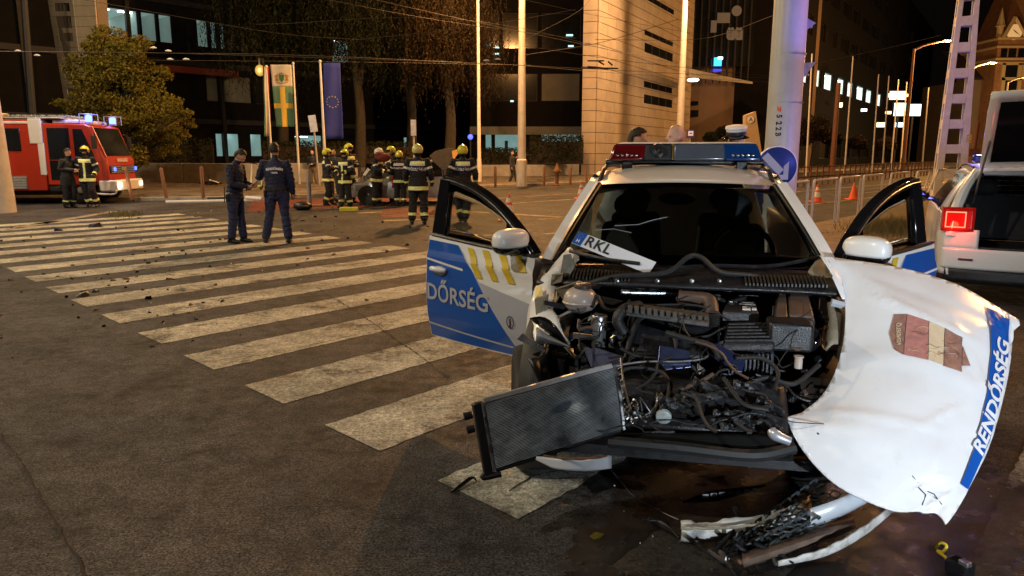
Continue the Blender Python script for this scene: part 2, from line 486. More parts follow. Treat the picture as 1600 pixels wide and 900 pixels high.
# cracks
M_CRACK = mat('crack_dark', (0.006, 0.006, 0.006), 0.9, var=0)
def crack(pts, wd=0.012, k=1):
    rr = random.Random(k); out = []
    P_ = [G(*p) for p in pts]
    for a, b in zip(P_[:-1], P_[1:]):
        n_ = max(2, int((b - a).length / 0.05))
        for i in range(n_):
            out.append(a.lerp(b, i / n_) + V((rr.gauss(0, .004), rr.gauss(0, .006), 0)))
    out.append(P_[-1]); mb = MB(); vs = []
    for i, p in enumerate(out):
        d = (out[min(i + 1, len(out) - 1)] - out[max(i - 1, 0)]).normalized(); nn = V((-d.y, d.x, 0)) * wd * rr.uniform(.15, 1) / 2
        vs += [V((p.x, p.y, .008)) + nn, V((p.x, p.y, .008)) - nn]
    mb.add(vs, [(2 * i, 2 * i + 1, 2 * i + 3, 2 * i + 2) for i in range(len(out) - 1)])
    mb.build('crack', M_CRACK, road, smooth=False)
crack([(0, 680), (30, 720), (70, 790), (138, 905)], .014, 1)
crack([(60, 588), (130, 578), (180, 573), (290, 570), (350, 563), (430, 553), (560, 523), (640, 512)], .012, 2)
crack([(495, 450), (560, 490), (640, 545), (700, 590)], .016, 3)
crack([(795, 770), (830, 745), (870, 738), (930, 740)], .012, 4)
crack([(1525, 745), (1560, 755), (1605, 778)], .016, 5)
crack([(500, 870), (560, 820), (650, 800)], .006, 6)
# traffic island behind the car on the right
isl = [G(1190, 420), G(1200, 372), G(1230, 366), G(1330, 345), G(1460, 306), G(1560, 290), G(1640, 300), G(1650, 345), G(1500, 380), G(1400, 405)]
mb = MB(); mb.prism([(p.x, p.y) for p in isl], 0, 0.13)
M_GRAV = mat('island_grit', (0.20, 0.16, 0.11), 0.95, var=0.35, vs=5, bump=0.8, bs=50)
island = tag(mb.build('traffic_island', M_GRAV, smooth=False, bevel=.02), kind='structure')
def grass(name, px0, px1, n, h, m, z=0.13, seed=1):
    rr = random.Random(seed); mb = MB()
    for i in range(n):
        u = rr.gauss((px0[0] + px1[0]) / 2, (px1[0] - px0[0]) / 4.2); v = rr.gauss((px0[1] + px1[1]) / 2, (px1[1] - px0[1]) / 4.2)
        c = G(u, v, z); a = rr.uniform(0, 2 * PI); hh = h * rr.uniform(.3, 1.2); d = V((math.cos(a), math.sin(a), 0)); ww = V((-d.y, d.x, 0)) * .008
        mb.add([c - ww, c + ww, c + d * hh * .45 + V((0, 0, hh)) + ww * .2, c + d * hh * .45 + V((0, 0, hh)) - ww * .2], [(0, 1, 2, 3)])
    return tag(mb.build(name, m, smooth=False), 'dry tufts of grass growing on the traffic island behind the open door' if z else 'dry weeds by the kerb', 'grass', kind='stuff')
M_GRASS = mat('dry_grass', (0.13, 0.115, 0.04), 0.8, var=0.4, vs=3)
g_ = grass('grass', (1330, 345), (1490, 372), 2600, .16, M_GRASS, .13, 3)
g2 = grass('grass', (160, 333), (225, 341), 500, .12, M_GRASS, 0.0, 4)
g2['label'] = 'small dry weed tuft in the roadway in front of the fire engine'
# ================================================================== PEOPLE
M_NAVY = mat('navy_uniform', (0.011, 0.016, 0.05), 0.8, var=0.25, vs=8, bump=0.3, bs=90)
M_NAVY2 = mat('navy_trousers', (0.014, 0.022, 0.075), 0.8, var=0.25, vs=8, bump=0.3, bs=90)
M_FIRE = mat('dark_turnout_cloth', (0.012, 0.013, 0.020), 0.85, var=0.3, vs=8, bump=0.4, bs=80)
M_REFL = mat('reflective_band', (.80, .85, .36), 0.5, var=0.12, vs=12)
M_REFS = mat('reflective_silver_band', (.72, .72, .66), 0.5, var=0.12, vs=12)
M_BOOT = mat('black_boot', (0.012, 0.012, 0.012), 0.4, var=0.2)
M_BELT = mat('black_belt', (0.01, 0.01, 0.01), 0.4, var=0.1)
M_CIV = mat('dark_jacket', (0.02, 0.024, 0.032), 0.8, var=0.25)
M_TAN = mat('tan_trousers', (0.13, 0.09, 0.05), 0.8, var=0.2)
M_HELM = mat('yellow_helmet', (0.62, 0.60, 0.05), 0.3, var=0.08, coat=0.5)
M_HELW = mat('white_helmet', (0.62, 0.62, 0.60), 0.3, var=0.08, coat=0.5)
M_CAPW = mat('white_cap', (0.75, 0.75, 0.78), 0.6, var=0.04)
M_EYE = mat('eye', (0.02, 0.015, 0.012), 0.3, var=0)
M_LIP = mat('lips', (0.36, 0.15, 0.12), 0.5, var=0)
M_CAPB = mat('cap_band', (0.012, 0.014, 0.03), 0.5, var=0.1)
M_TEXTS = mat('silver_lettering', (.75, .76, .92), 0.5, var=0.05)

def seg_dist(C, a, b):
    ab = b - a; t = np.clip(((C - a) @ ab) / (ab @ ab), 0, 1)
    return np.linalg.norm(C - (a + t[:, None] * ab), axis=1), t

def person(label, loc, face, pose, kit, scale=1.0, group=None, seed=0, cat='person'):
    """local frame: faces -Y, left hand at +X; face = heading angle that turns -Y"""
    t = thing('person', label, cat, loc, face, group)
    rr = random.Random(seed)
    lean = pose.get('lean', 0); tw = pose.get('twist', 0)
    B = kit.get('bulk', 1.0)
    pz = pose.get('pelvis', (0, 0, .95))
    def tor(x, y, z):          # point in the torso frame (leans about the pelvis, twists)
        p = V((x, y, z - pz[2])); p = Matrix.Rotation(tw * max(0, min(1, (z - pz[2]) / .5)), 3, 'Z') @ p
        return Matrix.Rotation(lean, 3, 'X') @ p + V(pz)
    D = dict(hl=(.095, 0, .93), kl=(.11, -.02, .50), al=(.12, .03, .09), hr=(-.095, 0, .93), kr=(-.11, -.02, .50), ar=(-.12, .03, .09),
             tl=(.03, -1), tr=(-.03, -1))
    D.update({k: v for k, v in pose.items() if k in D})
    sl, sr = tor(.19 * (1 + (B - 1) * .4), 0, 1.43), tor(-.19 * (1 + (B - 1) * .4), 0, 1.43)
    arms = {}
    for s, nm, sh in ((1, 'l', sl), (-1, 'r', sr)):
        e = pose.get('e' + nm, (.25 * s, .03, 1.15)); wv_ = pose.get('w' + nm, (.27 * s, -.03, .90))
        arms[nm] = (sh, tor(*e), tor(*wv_))
    hp, hy = pose.get('hp', 0), pose.get('hy', 0)
    neck = tor(0, .01, 1.50)
    HM = Matrix.Translation(neck) @ Matrix.Rotation(lean * .5 + tw * 0, 4, 'X') @ Matrix.Rotation(tw + hy, 4, 'Z') @ Matrix.Rotation(hp, 4, 'X')
    H = lambda x, y, z: HM @ V((x, y, z))
    mb = MB()
    def ring(c, rx, ry, n=20, zr=None):
        return [tor(c[0] + rx * math.cos(2 * PI * j / n) * (1 - .12 * abs(math.sin(4 * PI * j / n))), c[1] + ry * math.sin(2 * PI * j / n), c[2]) for j in range(n)]
    coat = kit.get('coat', .86)      # lower hem of the jacket
    secs = [(.80, .12, .10), (.88, .165, .125), (.96, .172, .128), (1.06, .158, .12), (1.18, .165, .125), (1.30, .185, .13), (1.39, .195, .12), (1.45, .155, .095), (1.50, .085, .075), (1.53, .06, .06)]
    rings = []
    for z, rx, ry in secs:
        b = 1 + (B - 1) * (1 if z < 1.44 else .4)
        if z >= coat and z < 1.4: b *= 1.05
        rings.append(ring((0, .0, z), rx * b, ry * b * 1.02))
    mb.loft(rings)
    if kit.get('skirt'):             # long coat hem below the hips
        mb.loft([ring((0, 0, z), rx * B, ry * B) for z, rx, ry in ((1.05, .165, .13), (.9, .195, .15), (coat, .205, .16), (coat - .01, .17, .13))])
    Lg = kit.get('leg', 1.0)
    for s in 'lr':
        h, k, a = V(D['h' + s]), V(D['k' + s]), V(D['a' + s])
        mb.tube([h + V((0, 0, .03)), h.lerp(k, .35), h.lerp(k, .75), k, k.lerp(a, .3), k.lerp(a, .7), a + V((0, 0, .03)), a + V((0, 0, -.02))],
                [.098 * Lg, .098 * Lg, .08 * Lg, .073 * Lg, .075 * Lg, .072 * Lg, .070 * Lg, .05], n=14)
        td = V((D['t' + s][0], D['t' + s][1], 0)).normalized()
        c = V((a.x, a.y, a.z - .04))
        mb.tube([c - td * .07 + V((0, 0, .02)), c - td * .05, c + td * .05, c + td * .13 - V((0, 0, .012)), c + td * .19 - V((0, 0, .018))], [.035, .05, .052, .045, .022], n=10, flat=.85)
    arm_r = kit.get('arm', 1.0) * B
    for s in 'lr':
        sh, e, w_ = arms[s]
        ax = V(tor(0, 0, 1.40))
        mb.tube([ax.lerp(sh, .55), sh, sh.lerp(e, .4), e, e.lerp(w_, .35), w_, w_ + (w_ - e).normalized() * .01], [.07, .078 * arm_r, .062 * arm_r, .054 * arm_r, .053 * arm_r, .042 * arm_r, .03], n=12)
    # neck and head in one piece with the body
    mb.tube([neck - V((0, 0, .06)), H(0, -.005, .03), H(0, -.012, .09)], [.06, .055, .056], n=12)
    R3 = HM.to_3x3()
    mb.ell(H(0, -.012, .185), (.077, .097, .112), M=R3)
    mb.ell(H(0, -.045, .115), (.056, .062, .065), M=R3)
    mb.ell(H(0, -.062, .098), (.030, .040, .028), M=R3)
    mb.tube([H(0, -.103, .180), H(0, -.124, .148), H(0, -.104, .138)], [.010, .016, .012], n=8)
    for s in (1, -1):
        mb.ell(H(.078 * s, .0, .160), (.010, .020, .032), M=R3, n=8, m=6)
        mb.ell(H(.032 * s, -.098, .186), (.022, .012, .007), M=R3, n=8, m=6)
    tmp = mb.build('tmp', M_SKIN, smooth=False)
    md = tmp.modifiers.new('r', 'REMESH'); md.mode = 'VOXEL'; md.voxel_size = kit.get('vox', .0125)
    sm = tmp.modifiers.new('s', 'SMOOTH'); sm.factor = .5; sm.iterations = 2
    dg = bpy.context.evaluated_depsgraph_get(); dg.update()
    me = bpy.data.meshes.new_from_object(tmp.evaluated_get(dg))
    old = tmp.data; bpy.data.objects.remove(tmp); bpy.data.meshes.remove(old)
    me.name = 'body'; me.materials.clear()
    n = len(me.vertices); co = np.empty(n * 3, 'f'); me.vertices.foreach_get('co', co); co = co.reshape(-1, 3)
    no = np.empty(n * 3, 'f'); me.vertices.foreach_get('normal', no); no = no.reshape(-1, 3)
    hz = np.array(neck)[2] + .015
    ph = seed * 1.7
    fold = (np.sin(co[:, 2] * 52 + 9 * np.sin(co[:, 0] * 14 + ph) + 7 * np.cos(co[:, 1] * 17)) + .6 * np.sin(co[:, 2] * 95 + 14 * co[:, 0] + ph)) * .0042 * kit.get('fold', 1)
    fold *= np.clip((hz - co[:, 2]) / .08, 0, 1) * np.clip((co[:, 2] - .1) / .1, 0, 1)
    co = co + no * fold[:, None]
    me.vertices.foreach_set('co', co.astype('f').ravel())
    nf = len(me.polygons); C = np.empty(nf * 3, 'f'); me.polygons.foreach_get('center', C); C = C.reshape(-1, 3)
    bones = {'torso': (np.array(tor(0, 0, .98)), np.array(tor(0, 0, 1.45))), 'head': (np.array(H(0, -.01, .06)), np.array(H(0, -.03, .25)))}
    for s in 'lr':
        bones['leg1' + s] = (np.array(D['h' + s]), np.array(D['k' + s])); bones['leg2' + s] = (np.array(D['k' + s]), np.array(D['a' + s]))
        bones['arm1' + s] = (np.array(arms[s][0]), np.array(arms[s][1])); bones['arm2' + s] = (np.array(arms[s][1]), np.array(arms[s][2]))
    nm = list(bones); ds = []; ts = []
    for k in nm:
        d, tt = seg_dist(C, *bones[k])
        if k == 'torso': d = d - .09
        ds.append(d); ts.append(tt)
    ds = np.array(ds); ts = np.array(ts); bi = ds.argmin(0)
    # heights in the torso frame
    LI = Matrix.Rotation(-lean, 3, 'X'); zt = ((C - np.array(pz)) @ np.array(LI).T)[:, 2] + pz[2]
    slots = [kit['top'], kit['legs'], M_BOOT, M_SKIN, kit.get('band', M_REFL), M_BELT, M_REFS]
    for m_ in slots: me.materials.append(m_)
    idx = np.zeros(nf, int)
    isb = lambda *k: np.isin(bi, [nm.index(x) for x in k])
    T_ = ts[bi, np.arange(nf)]
    idx[:] = 0
    idx[isb('leg1l', 'leg1r', 'leg2l', 'leg2r') & (zt < coat)] = 1
    idx[(zt < coat) & isb('torso')] = 1
    if kit.get('belt'): idx[(zt > coat) & (zt < coat + .05) & isb('torso', 'leg1l', 'leg1r')] = 5
    low = isb('leg2l', 'leg2r')
    for (a, b_) in kit.get('legb', []): idx[low & (T_ > a) & (T_ < b_)] = 4
    for (a, b_, sl_) in kit.get('torb', []): idx[(zt > a) & (zt < b_) & isb('torso', 'leg1l', 'leg1r')] = sl_
    for (a, b_) in kit.get('armb', []): idx[isb('arm1l', 'arm1r') & (T_ > a) & (T_ < b_)] = 6
    for (a, b_) in kit.get('farmb', []): idx[isb('arm2l', 'arm2r') & (T_ > a) & (T_ < b_)] = 4
    idx[low & (C[:, 2] < (.30 if kit.get('fire') else .12))] = 2 if not kit.get('fire') else 1
    idx[low & (C[:, 2] < (.16 if kit.get('fire') else .11))] = 2
    if kit.get('fire'):
        for (a, b_) in kit.get('legb', []): idx[low & (T_ > a) & (T_ < b_) & (C[:, 2] > .16)] = 4
    hd = isb('head') & (((C - np.array(H(0, 0, .045))) @ np.array(HM.to_3x3() @ V((0, 0, 1)))) > 0)
    idx[hd] = 3
    if kit.get('front'):     # light vertical flap down the front
        fx = ((C - np.array(pz)) @ np.array(Matrix.Rotation(-tw, 3, 'Z') @ LI).T)
        idx[isb('torso') & (abs(fx[:, 0]) < .03) & (fx[:, 1] < 0) & (zt > coat) & (zt < 1.42)] = 4
    me.polygons.foreach_set('material_index', idx); me.shade_smooth()
    bo = bpy.data.objects.new('body', me); col.objects.link(bo); bo.parent = t
    t.scale = (scale,) * 3
    bvh = BVHTree.FromPolygons([tuple(c) for c in co], [tuple(p.vertices) for p in me.polygons])
    # hands
    for s, sg in (('l', 1), ('r', -1)):
        sh, e, w_ = arms[s]
        d = (w_ - e).normalized(); side = tor(1, 0, 1) - tor(0, 0, 1)
        curl = pose.get('curl', .6)
        a = d.cross(side).normalized() if abs(d.dot(side)) < .95 else V((0, -1, 0))
        if a.y > 0 and abs(a.y) > .3: a = -a
        wdt = d.cross(a).normalized()
        hb = MB(); o0 = w_ - d * .01
        hb.tube([o0, o0 + d * .03, o0 + d * .07, o0 + d * .098], [.024, .032, .037, .030], n=10)
        for f in range(4):
            ln = (.068, .078, .073, .056)[f]; b0 = o0 + d * .09 + wdt * (f - 1.5) * .019
            p1 = b0 + d * ln * .45 + a * .004; p2 = p1 + (d * math.cos(curl) + a * math.sin(curl)) * ln * .32; p3 = p2 + (d * math.cos(curl * 1.9) + a * math.sin(curl * 1.9)) * ln * .25
            hb.tube([b0, p1, p2, p3], [.0095, .009, .0082, .006], n=6)
        th = o0 + d * .035 + wdt * .03 * -sg
        hb.tube([th, th + (d * .6 - wdt * sg * .7) * .035 + a * .01, th + (d * .9 - wdt * sg * .3) * .065 + a * .025], [.013, .011, .007], n=6)
        hb.build('hand', kit.get('glove', M_SKIN), t, angle=180)
    # eyes, brows and mouth
    for s in (1, -1):
        fb = MB(); fb.ell(H(.031 * s, -.0995, .170), (.009, .005, .005), M=R3, n=8, m=5)
        fb.build('eye', M_EYE, t)
    fb = MB(); fb.tube([H(-.024, -.098, .112), H(0, -.106, .110), H(.024, -.098, .112)], [.003, .006, .003], n=6)
    fb.build('mouth', M_LIP, t)
    hair = kit.get('hair', 'short')
    if hair in ('short', 'crop'):
        o_ = .006 if hair == 'crop' else .016
        hb = MB(); hb.ell(H(0, -.006, .188), (.079 + o_, .099 + o_, .114 + o_), n=26, m=20, M=R3,
                          cut=lambda c: (c.z > .045 + (.035 if c.y < -.05 else 0)) or (c.y > .02 and c.z > -.055 + max(0, -c.y)) and (abs(c.x) < .09))
        hb.build('hair', kit.get('hairm', M_HAIR), t, solid=.006)
    if hair == 'helmet':
        hm = kit.get('helm', M_HELM)
        hb = MB(); hb.ell(H(0, .004, .190), (.122, .148, .132), n=28, m=20, M=R3, cut=lambda c: c.z > -.035 - .05 * (c.y > .0) + (.062 if c.y < -.085 else 0))
        hb.build('helmet', hm, t, solid=.008)
        hb = MB(); hb.tube([H(-.012, -.12, .275), H(0, -.06, .322), H(0, .03, .330), H(0, .12, .270)], [.010, .014, .014, .008], n=8, flat=.6); hb.build('helmet_crest', hm, t)
        for s in (1, -1):
            hb = MB(); hb.ell(H(.118 * s, -.01, .185), (.012, .030, .030), M=R3, n=12, m=6); hb.build('helmet_disc', M_BLACKP, t)
        hb = MB(); hb.ell(H(0, .01, .150), (.105, .120, .115), n=20, m=14, M=R3, cut=lambda c: c.z < .0 and c.y > -.02); hb.build('neck_flap', M_FIRE, t, solid=.008)
        hb = MB(); hb.ell(H(0, -.002, .196), (.126, .152, .10), n=28, m=16, M=R3, cut=lambda c: c.y < -.05 and -.03 < c.z < .045); hb.build('visor', kit.get('visor', M_GLOSS), t, solid=.003)
    if hair == 'cap':
        hb = MB(); hb.T = HM @ Matrix.Translation((0, 0, .215)) @ Matrix.Rotation(.12, 4, 'X')
        hb.lathe([(.096, .02), (.099, .055), (.108, .075), (.116, .09), (.108, .105), (.08, .112), (.0, .114)], n=28, sy=1.12); hb.build('cap_crown', M_CAPW, t)
        hb = MB(); hb.T = HM @ Matrix.Translation((0, 0, .215)) @ Matrix.Rotation(.12, 4, 'X')
        hb.lathe([(.0985, .015), (.1015, .02), (.102, .052), (.099, .056)], n=28, sy=1.12); hb.build('cap_band', M_CAPB, t)
        hb = MB(); hb.T = HM @ Matrix.Translation((0, 0, .215)) @ Matrix.Rotation(.12, 4, 'X')
        hb.grid(lambda a, b: V((math.sin((a - .5) * 2.4) * (.098 + .055 * b), -math.cos((a - .5) * 2.4) * (.108 + .06 * b * math.cos((a - .5) * 2.4)), .018 - .03 * b)), 14, 4)
        hb.build('cap_visor', M_GLOSS, t, solid=.005)
        hb = MB(); hb.T = HM @ Matrix.Translation((0, -.125, .29)); hb.ell((0, 0, 0), (.014, .005, .017)); hb.build('cap_badge', M_YEL, t)
    if kit.get('back'):
        y_out = .4
        for (txt, z, size) in kit['back']:
            def fn(x, y, z=z):
                arch = -.9 * x * x if kit.get('arch') else 0
                p = tor(-x, y_out, z + y + arch); q = tor(-x, 0, z + y + arch)
                h, nn_, ix, dd = bvh.ray_cast(p, (q - p).normalized(), 1.0)
                return (h + (p - q).normalized() * .004) if h else q
            g = text_geo(txt, size, .004); wmx = max(v_[0] for v_ in g[0]); kx = min(1, .185 / wmx); decal('back_lettering', ([(v_[0] * kx, v_[1], 0) for v_ in g[0]], g[1]), fn, kit.get('textm', M_TEXTS), t)
    if kit.get('holster'):
        for (x, y, z) in ((-.20, .02, .88), (.19, .06, .9), (.02, .14, .93)):
            c = tor(x, y, z); hb = MB(); hb.box(c, (.05, .07, .13)); hb.build('holster', M_BELT, t, bevel=.012)
    t['_'] = 0; del t['_']
    return t, arms, tor, H

FIRE = dict(top=M_FIRE, legs=M_FIRE, hair='helmet', fire=True, coat=.76, skirt=True, bulk=1.18, leg=1.3, arm=1.15, glove=M_BLACKP, band=M_REFL,
            legb=[(.58, .74)], torb=[(.78, .87, 4), (1.37, 1.435, 4), (1.335, 1.37, 6)], armb=[(.45, .62)], farmb=[(.70, .92)], fold=1.3)
def kit(base, **k): d = dict(base); d.update(k); return d
gp = 'firefighters and police officers at the crash'
E_ = R(90)
# two police officers on the crossing
COP = dict(top=M_NAVY, legs=M_NAVY2, hair='short', coat=.93, belt=True, holster=True, bulk=1.07, leg=1.08, vox=.011)
q, arms, tor, H = person('young policeman in navy uniform looking down at the papers in his hands on the crossing', G(372, 380), R(80),
    dict(lean=R(6), el=(.24, -.06, 1.13), wl=(.09, -.30, 1.12), er=(-.24, -.06, 1.13), wr=(-.09, -.30, 1.11), hp=R(34), kl=(.10, -.03, .5), kr=(-.10, .01, .5), al=(.11, -.06, .09), ar=(-.11, .06, .09)),
    COP, 0.985, gp, 1)
nb = MB(); nb.box(arms['l'][2].lerp(arms['r'][2], .5) + V((0, -.10, .05)), (.13, .012, .19), rot=Matrix.Rotation(R(55), 3, 'X')); 
pp = nb.build('notebook', mat('paper', (.7, .68, .6), .8, var=.05), None, smooth=False)
pp.parent = None
pp.matrix_world = MATS[q.name] @ Matrix.Scale(.985, 4)
tag(pp, 'small pale notebook in the hands of the policeman looking down', 'notebook')
person('broad policeman seen from behind with arched white lettering across his navy jacket', G(437, 380), R(188),
    dict(el=(.30, -.02, 1.18), wl=(.27, -.22, 1.25), er=(-.27, .04, 1.14), wr=(-.27, -.05, .90), kl=(.15, -.02, .5), al=(.24, -.02, .09), kr=(-.13, .0, .5), ar=(-.17, .04, .09), hy=R(-14)),
    kit(COP, hair='crop', bulk=1.16, arch=True, back=[('RENDŐRSÉG', 1.345, .052), ('POLICE', 1.275, .032)], textm=mat('white_lettering', (.72, .74, .78), .5, var=0)), 1.03, gp, 2)
# by the fire engine
person('bareheaded man in dark coat leaning by the fire engine with folded arms', G(110, 325), R(75),
    dict(lean=R(8), el=(.27, .0, 1.16), wl=(.02, -.28, 1.15), er=(-.27, .03, 1.18), wr=(-.02, -.27, 1.20), hp=R(8), kl=(.1, -.1, .5), al=(.1, .02, .09)),
    kit(COP, top=M_CIV, legs=M_FIRE, coat=.70, skirt=True, belt=False, holster=False, legb=[(.62, .72)], leg=1.25), 1.0, gp, 3)
person('firefighter with yellow helmet and pale front flap striding beside the fire engine', G(141, 324), R(8),
    dict(el=(.29, .04, 1.15), wl=(.26, -.16, .98), er=(-.29, .02, 1.14), wr=(-.2, -.20, 1.02), kl=(.14, -.12, .52), al=(.20, .05, .10), kr=(-.09, .02, .5), ar=(-.06, .14, .09)),
    kit(FIRE, front=True), 1.03, gp, 4)
# group round the silver wreck
person('firefighter in yellow helmet with lowered head and pale hem band, leftmost of the group', G(514, 321), R(110),
    dict(el=(.27, -.04, 1.17), wl=(.16, -.28, 1.22), er=(-.27, -.02, 1.17), wr=(-.15, -.26, 1.2), hp=R(6), al=(.12, -.1, .09), ar=(-.12, .12, .09)), FIRE, .99, gp, 5)
person('firefighter in yellow helmet with pale front flap facing the lowered head of a colleague', G(541, 325), R(-20),
    dict(el=(.27, -.04, 1.15), wl=(.12, -.28, 1.12), er=(-.27, -.02, 1.17), wr=(-.15, -.26, 1.12), al=(.12, .05, .09), ar=(-.12, -.1, .09)), kit(FIRE, front=True), 0.97, gp, 6)
person('tall firefighter in yellow helmet standing behind the pale flapped colleague', G(548, 318), R(60),
    dict(el=(.27, -.04, 1.15), wl=(.12, -.28, 1.15), er=(-.27, -.02, 1.17), wr=(-.15, -.26, 1.2), hp=R(5)), FIRE, 1.08, gp, 7)
person('bareheaded bystander in dark clothes between two yellow helmets', G(524, 307), R(-10), dict(el=(.26, 0, 1.14), wl=(.22, -.1, .92)),
    kit(COP, top=M_CIV, legs=M_CIV, belt=False, holster=False, hair='crop'), 1.0, gp, 8)
person('bystander in dark jacket and tan trousers standing beyond the flag poles', G(490, 291), R(-5), dict(el=(.27, -.02, 1.15), wl=(.08, -.22, 1.1), er=(-.27, 0, 1.15), wr=(-.08, -.22, 1.08), al=(.2, 0, .09)),
    kit(COP, top=M_CIV, legs=M_TAN, belt=False, holster=False, hair='crop'), 1.0, gp, 9)
person('firefighter in white helmet bending towards the silver wreck', G(590, 322), R(70),
    dict(lean=R(7), el=(.25, -.14, 1.17), wl=(.14, -.38, 1.1), er=(-.25, -.12, 1.17), wr=(-.14, -.36, 1.14), hp=R(12)), kit(FIRE, helm=M_HELW), 1.0, gp, 10)
person('firefighter in yellow helmet facing left between the white helmet and the wreck', G(614, 319), R(-60),
    dict(el=(.27, -.1, 1.17), wl=(.16, -.3, 1.1), er=(-.27, -.1, 1.17), wr=(-.15, -.3, 1.2), hp=R(8)), FIRE, 1.03, gp, 11)
person('shorter firefighter seen from behind with a broad silver shoulder band', G(626, 322), R(172),
    dict(el=(.30, -.1, 1.17), wl=(.28, -.26, 1.0), er=(-.29, -.05, 1.16), wr=(-.28, -.2, 1.0)),
    kit(FIRE, back=[('TŰZOLTÓSÁG', 1.25, .062)], torb=[(.78, .87, 4), (1.33, 1.42, 6)]), .95, gp, 12)
person('firefighter seen from behind in partly whitish helmet, nearest the blue car door', G(655, 350), R(180),
    dict(el=(.29, .0, 1.15), wl=(.29, -.14, .95), er=(-.29, .0, 1.15), wr=(-.29, -.12, .96), kl=(.13, -.02, .5), al=(.16, .02, .09), kr=(-.12, 0, .5), ar=(-.13, .06, .09)),
    kit(FIRE, back=[('TŰZOLTÓSÁG', 1.25, .085)], helm=mat('pale_yellow_helmet', (.60, .58, .22), .35, var=.2, vs=8)), 1.03, gp, 13)
person('firefighter walking away in yellow helmet seen through the open car door', G(724, 347), R(184),
    dict(el=(.31, .05, 1.16), wl=(.36, -.02, .93), er=(-.30, .0, 1.16), wr=(-.30, -.1, .96), kl=(.09, -.10, .50), al=(.06, .06, .10), kr=(-.10, .02, .5), ar=(-.05, .10, .09)),
    kit(FIRE, back=[('TŰZOLTÓSÁG', 1.25, .082)], legb=[(.55, .70)]), 1.02, gp, 14)
person('bystander in dark clothes leaning beside the thick pole on the far pavement', G(801, 287), R(70), dict(lean=R(-4), el=(.25, -.06, 1.15), wl=(.1, -.2, 1.38), kl=(.1, -.1, .5), al=(.1, -.2, .09), ar=(-.1, .15, .09)),
    kit(COP, top=M_CIV, legs=M_CIV, belt=False, holster=False), .98, gp, 15)
# behind the light bar of the car
def atY(u, Y): p = P(u, 238, Y); return V((p.x, p.y, 0))
person('man with short dark hair standing behind the left end of the light bar', atY(997, 8.6), R(60), dict(), kit(COP, top=M_CIV, legs=M_CIV, belt=False, holster=False), 1.08, gp, 16)
person('bald man facing left behind the middle of the light bar', atY(1056, 8.9), R(-50), dict(hy=R(-25)), kit(COP, top=M_YEL, legs=M_NAVY2, belt=False, holster=False, hair='none'), 1.115, gp, 17)
person('police officer in white peaked cap behind the blue end of the light bar', atY(1149, 8.6), R(-25), dict(hp=R(3)), kit(COP, hair='cap', torb=[(1.1, 1.3, 4)]), 1.085, gp, 18)
# ================================================================== BUILDINGS
M_GLOWROOM = mat('glow_office_wall', (0.2, 0.26, 0.25), 0.8, var=0.25, vs=.5, emit=(0.30, 0.44, 0.40), es=0.18)  # room lamplight painted in: walls and ceilings glow by themselves
M_GLOWCEIL = mat('glow_office_ceiling', (0.3, 0.36, 0.35), 0.8, var=0.2, vs=1, emit=(0.30, 0.44, 0.41), es=0.36)
M_GLOWB = mat('bright_glow_office_wall', (0.5, 0.55, 0.52), 0.8, var=0.35, vs=.8, emit=(0.70, 0.88, 0.80), es=0.75)
M_TUBE = emis('office_lamp', (0.85, 1.0, 0.92), 9.0)
M_GLOWSHOP = mat('glow_shop_back', (0.2, 0.3, 0.3), 0.8, var=0.4, vs=.9, emit=(0.36, 0.55, 0.52), es=0.26)
M_BLIND = mat('window_blind', (0.16, 0.16, 0.14), 0.8, var=0.3, vs=.5)
M_STONE = mat('stone_cladding', (0.42, 0.345, 0.26), 0.8, var=0.18, vs=.7, bump=.2, bs=12)
M_STONEB = mat('stone_joint', (0.15, 0.115, 0.085), 0.9, var=.1)
M_PANE = mat('window_pane', (0.9, 0.95, 0.95), 0.02, var=0, trans=1.0)

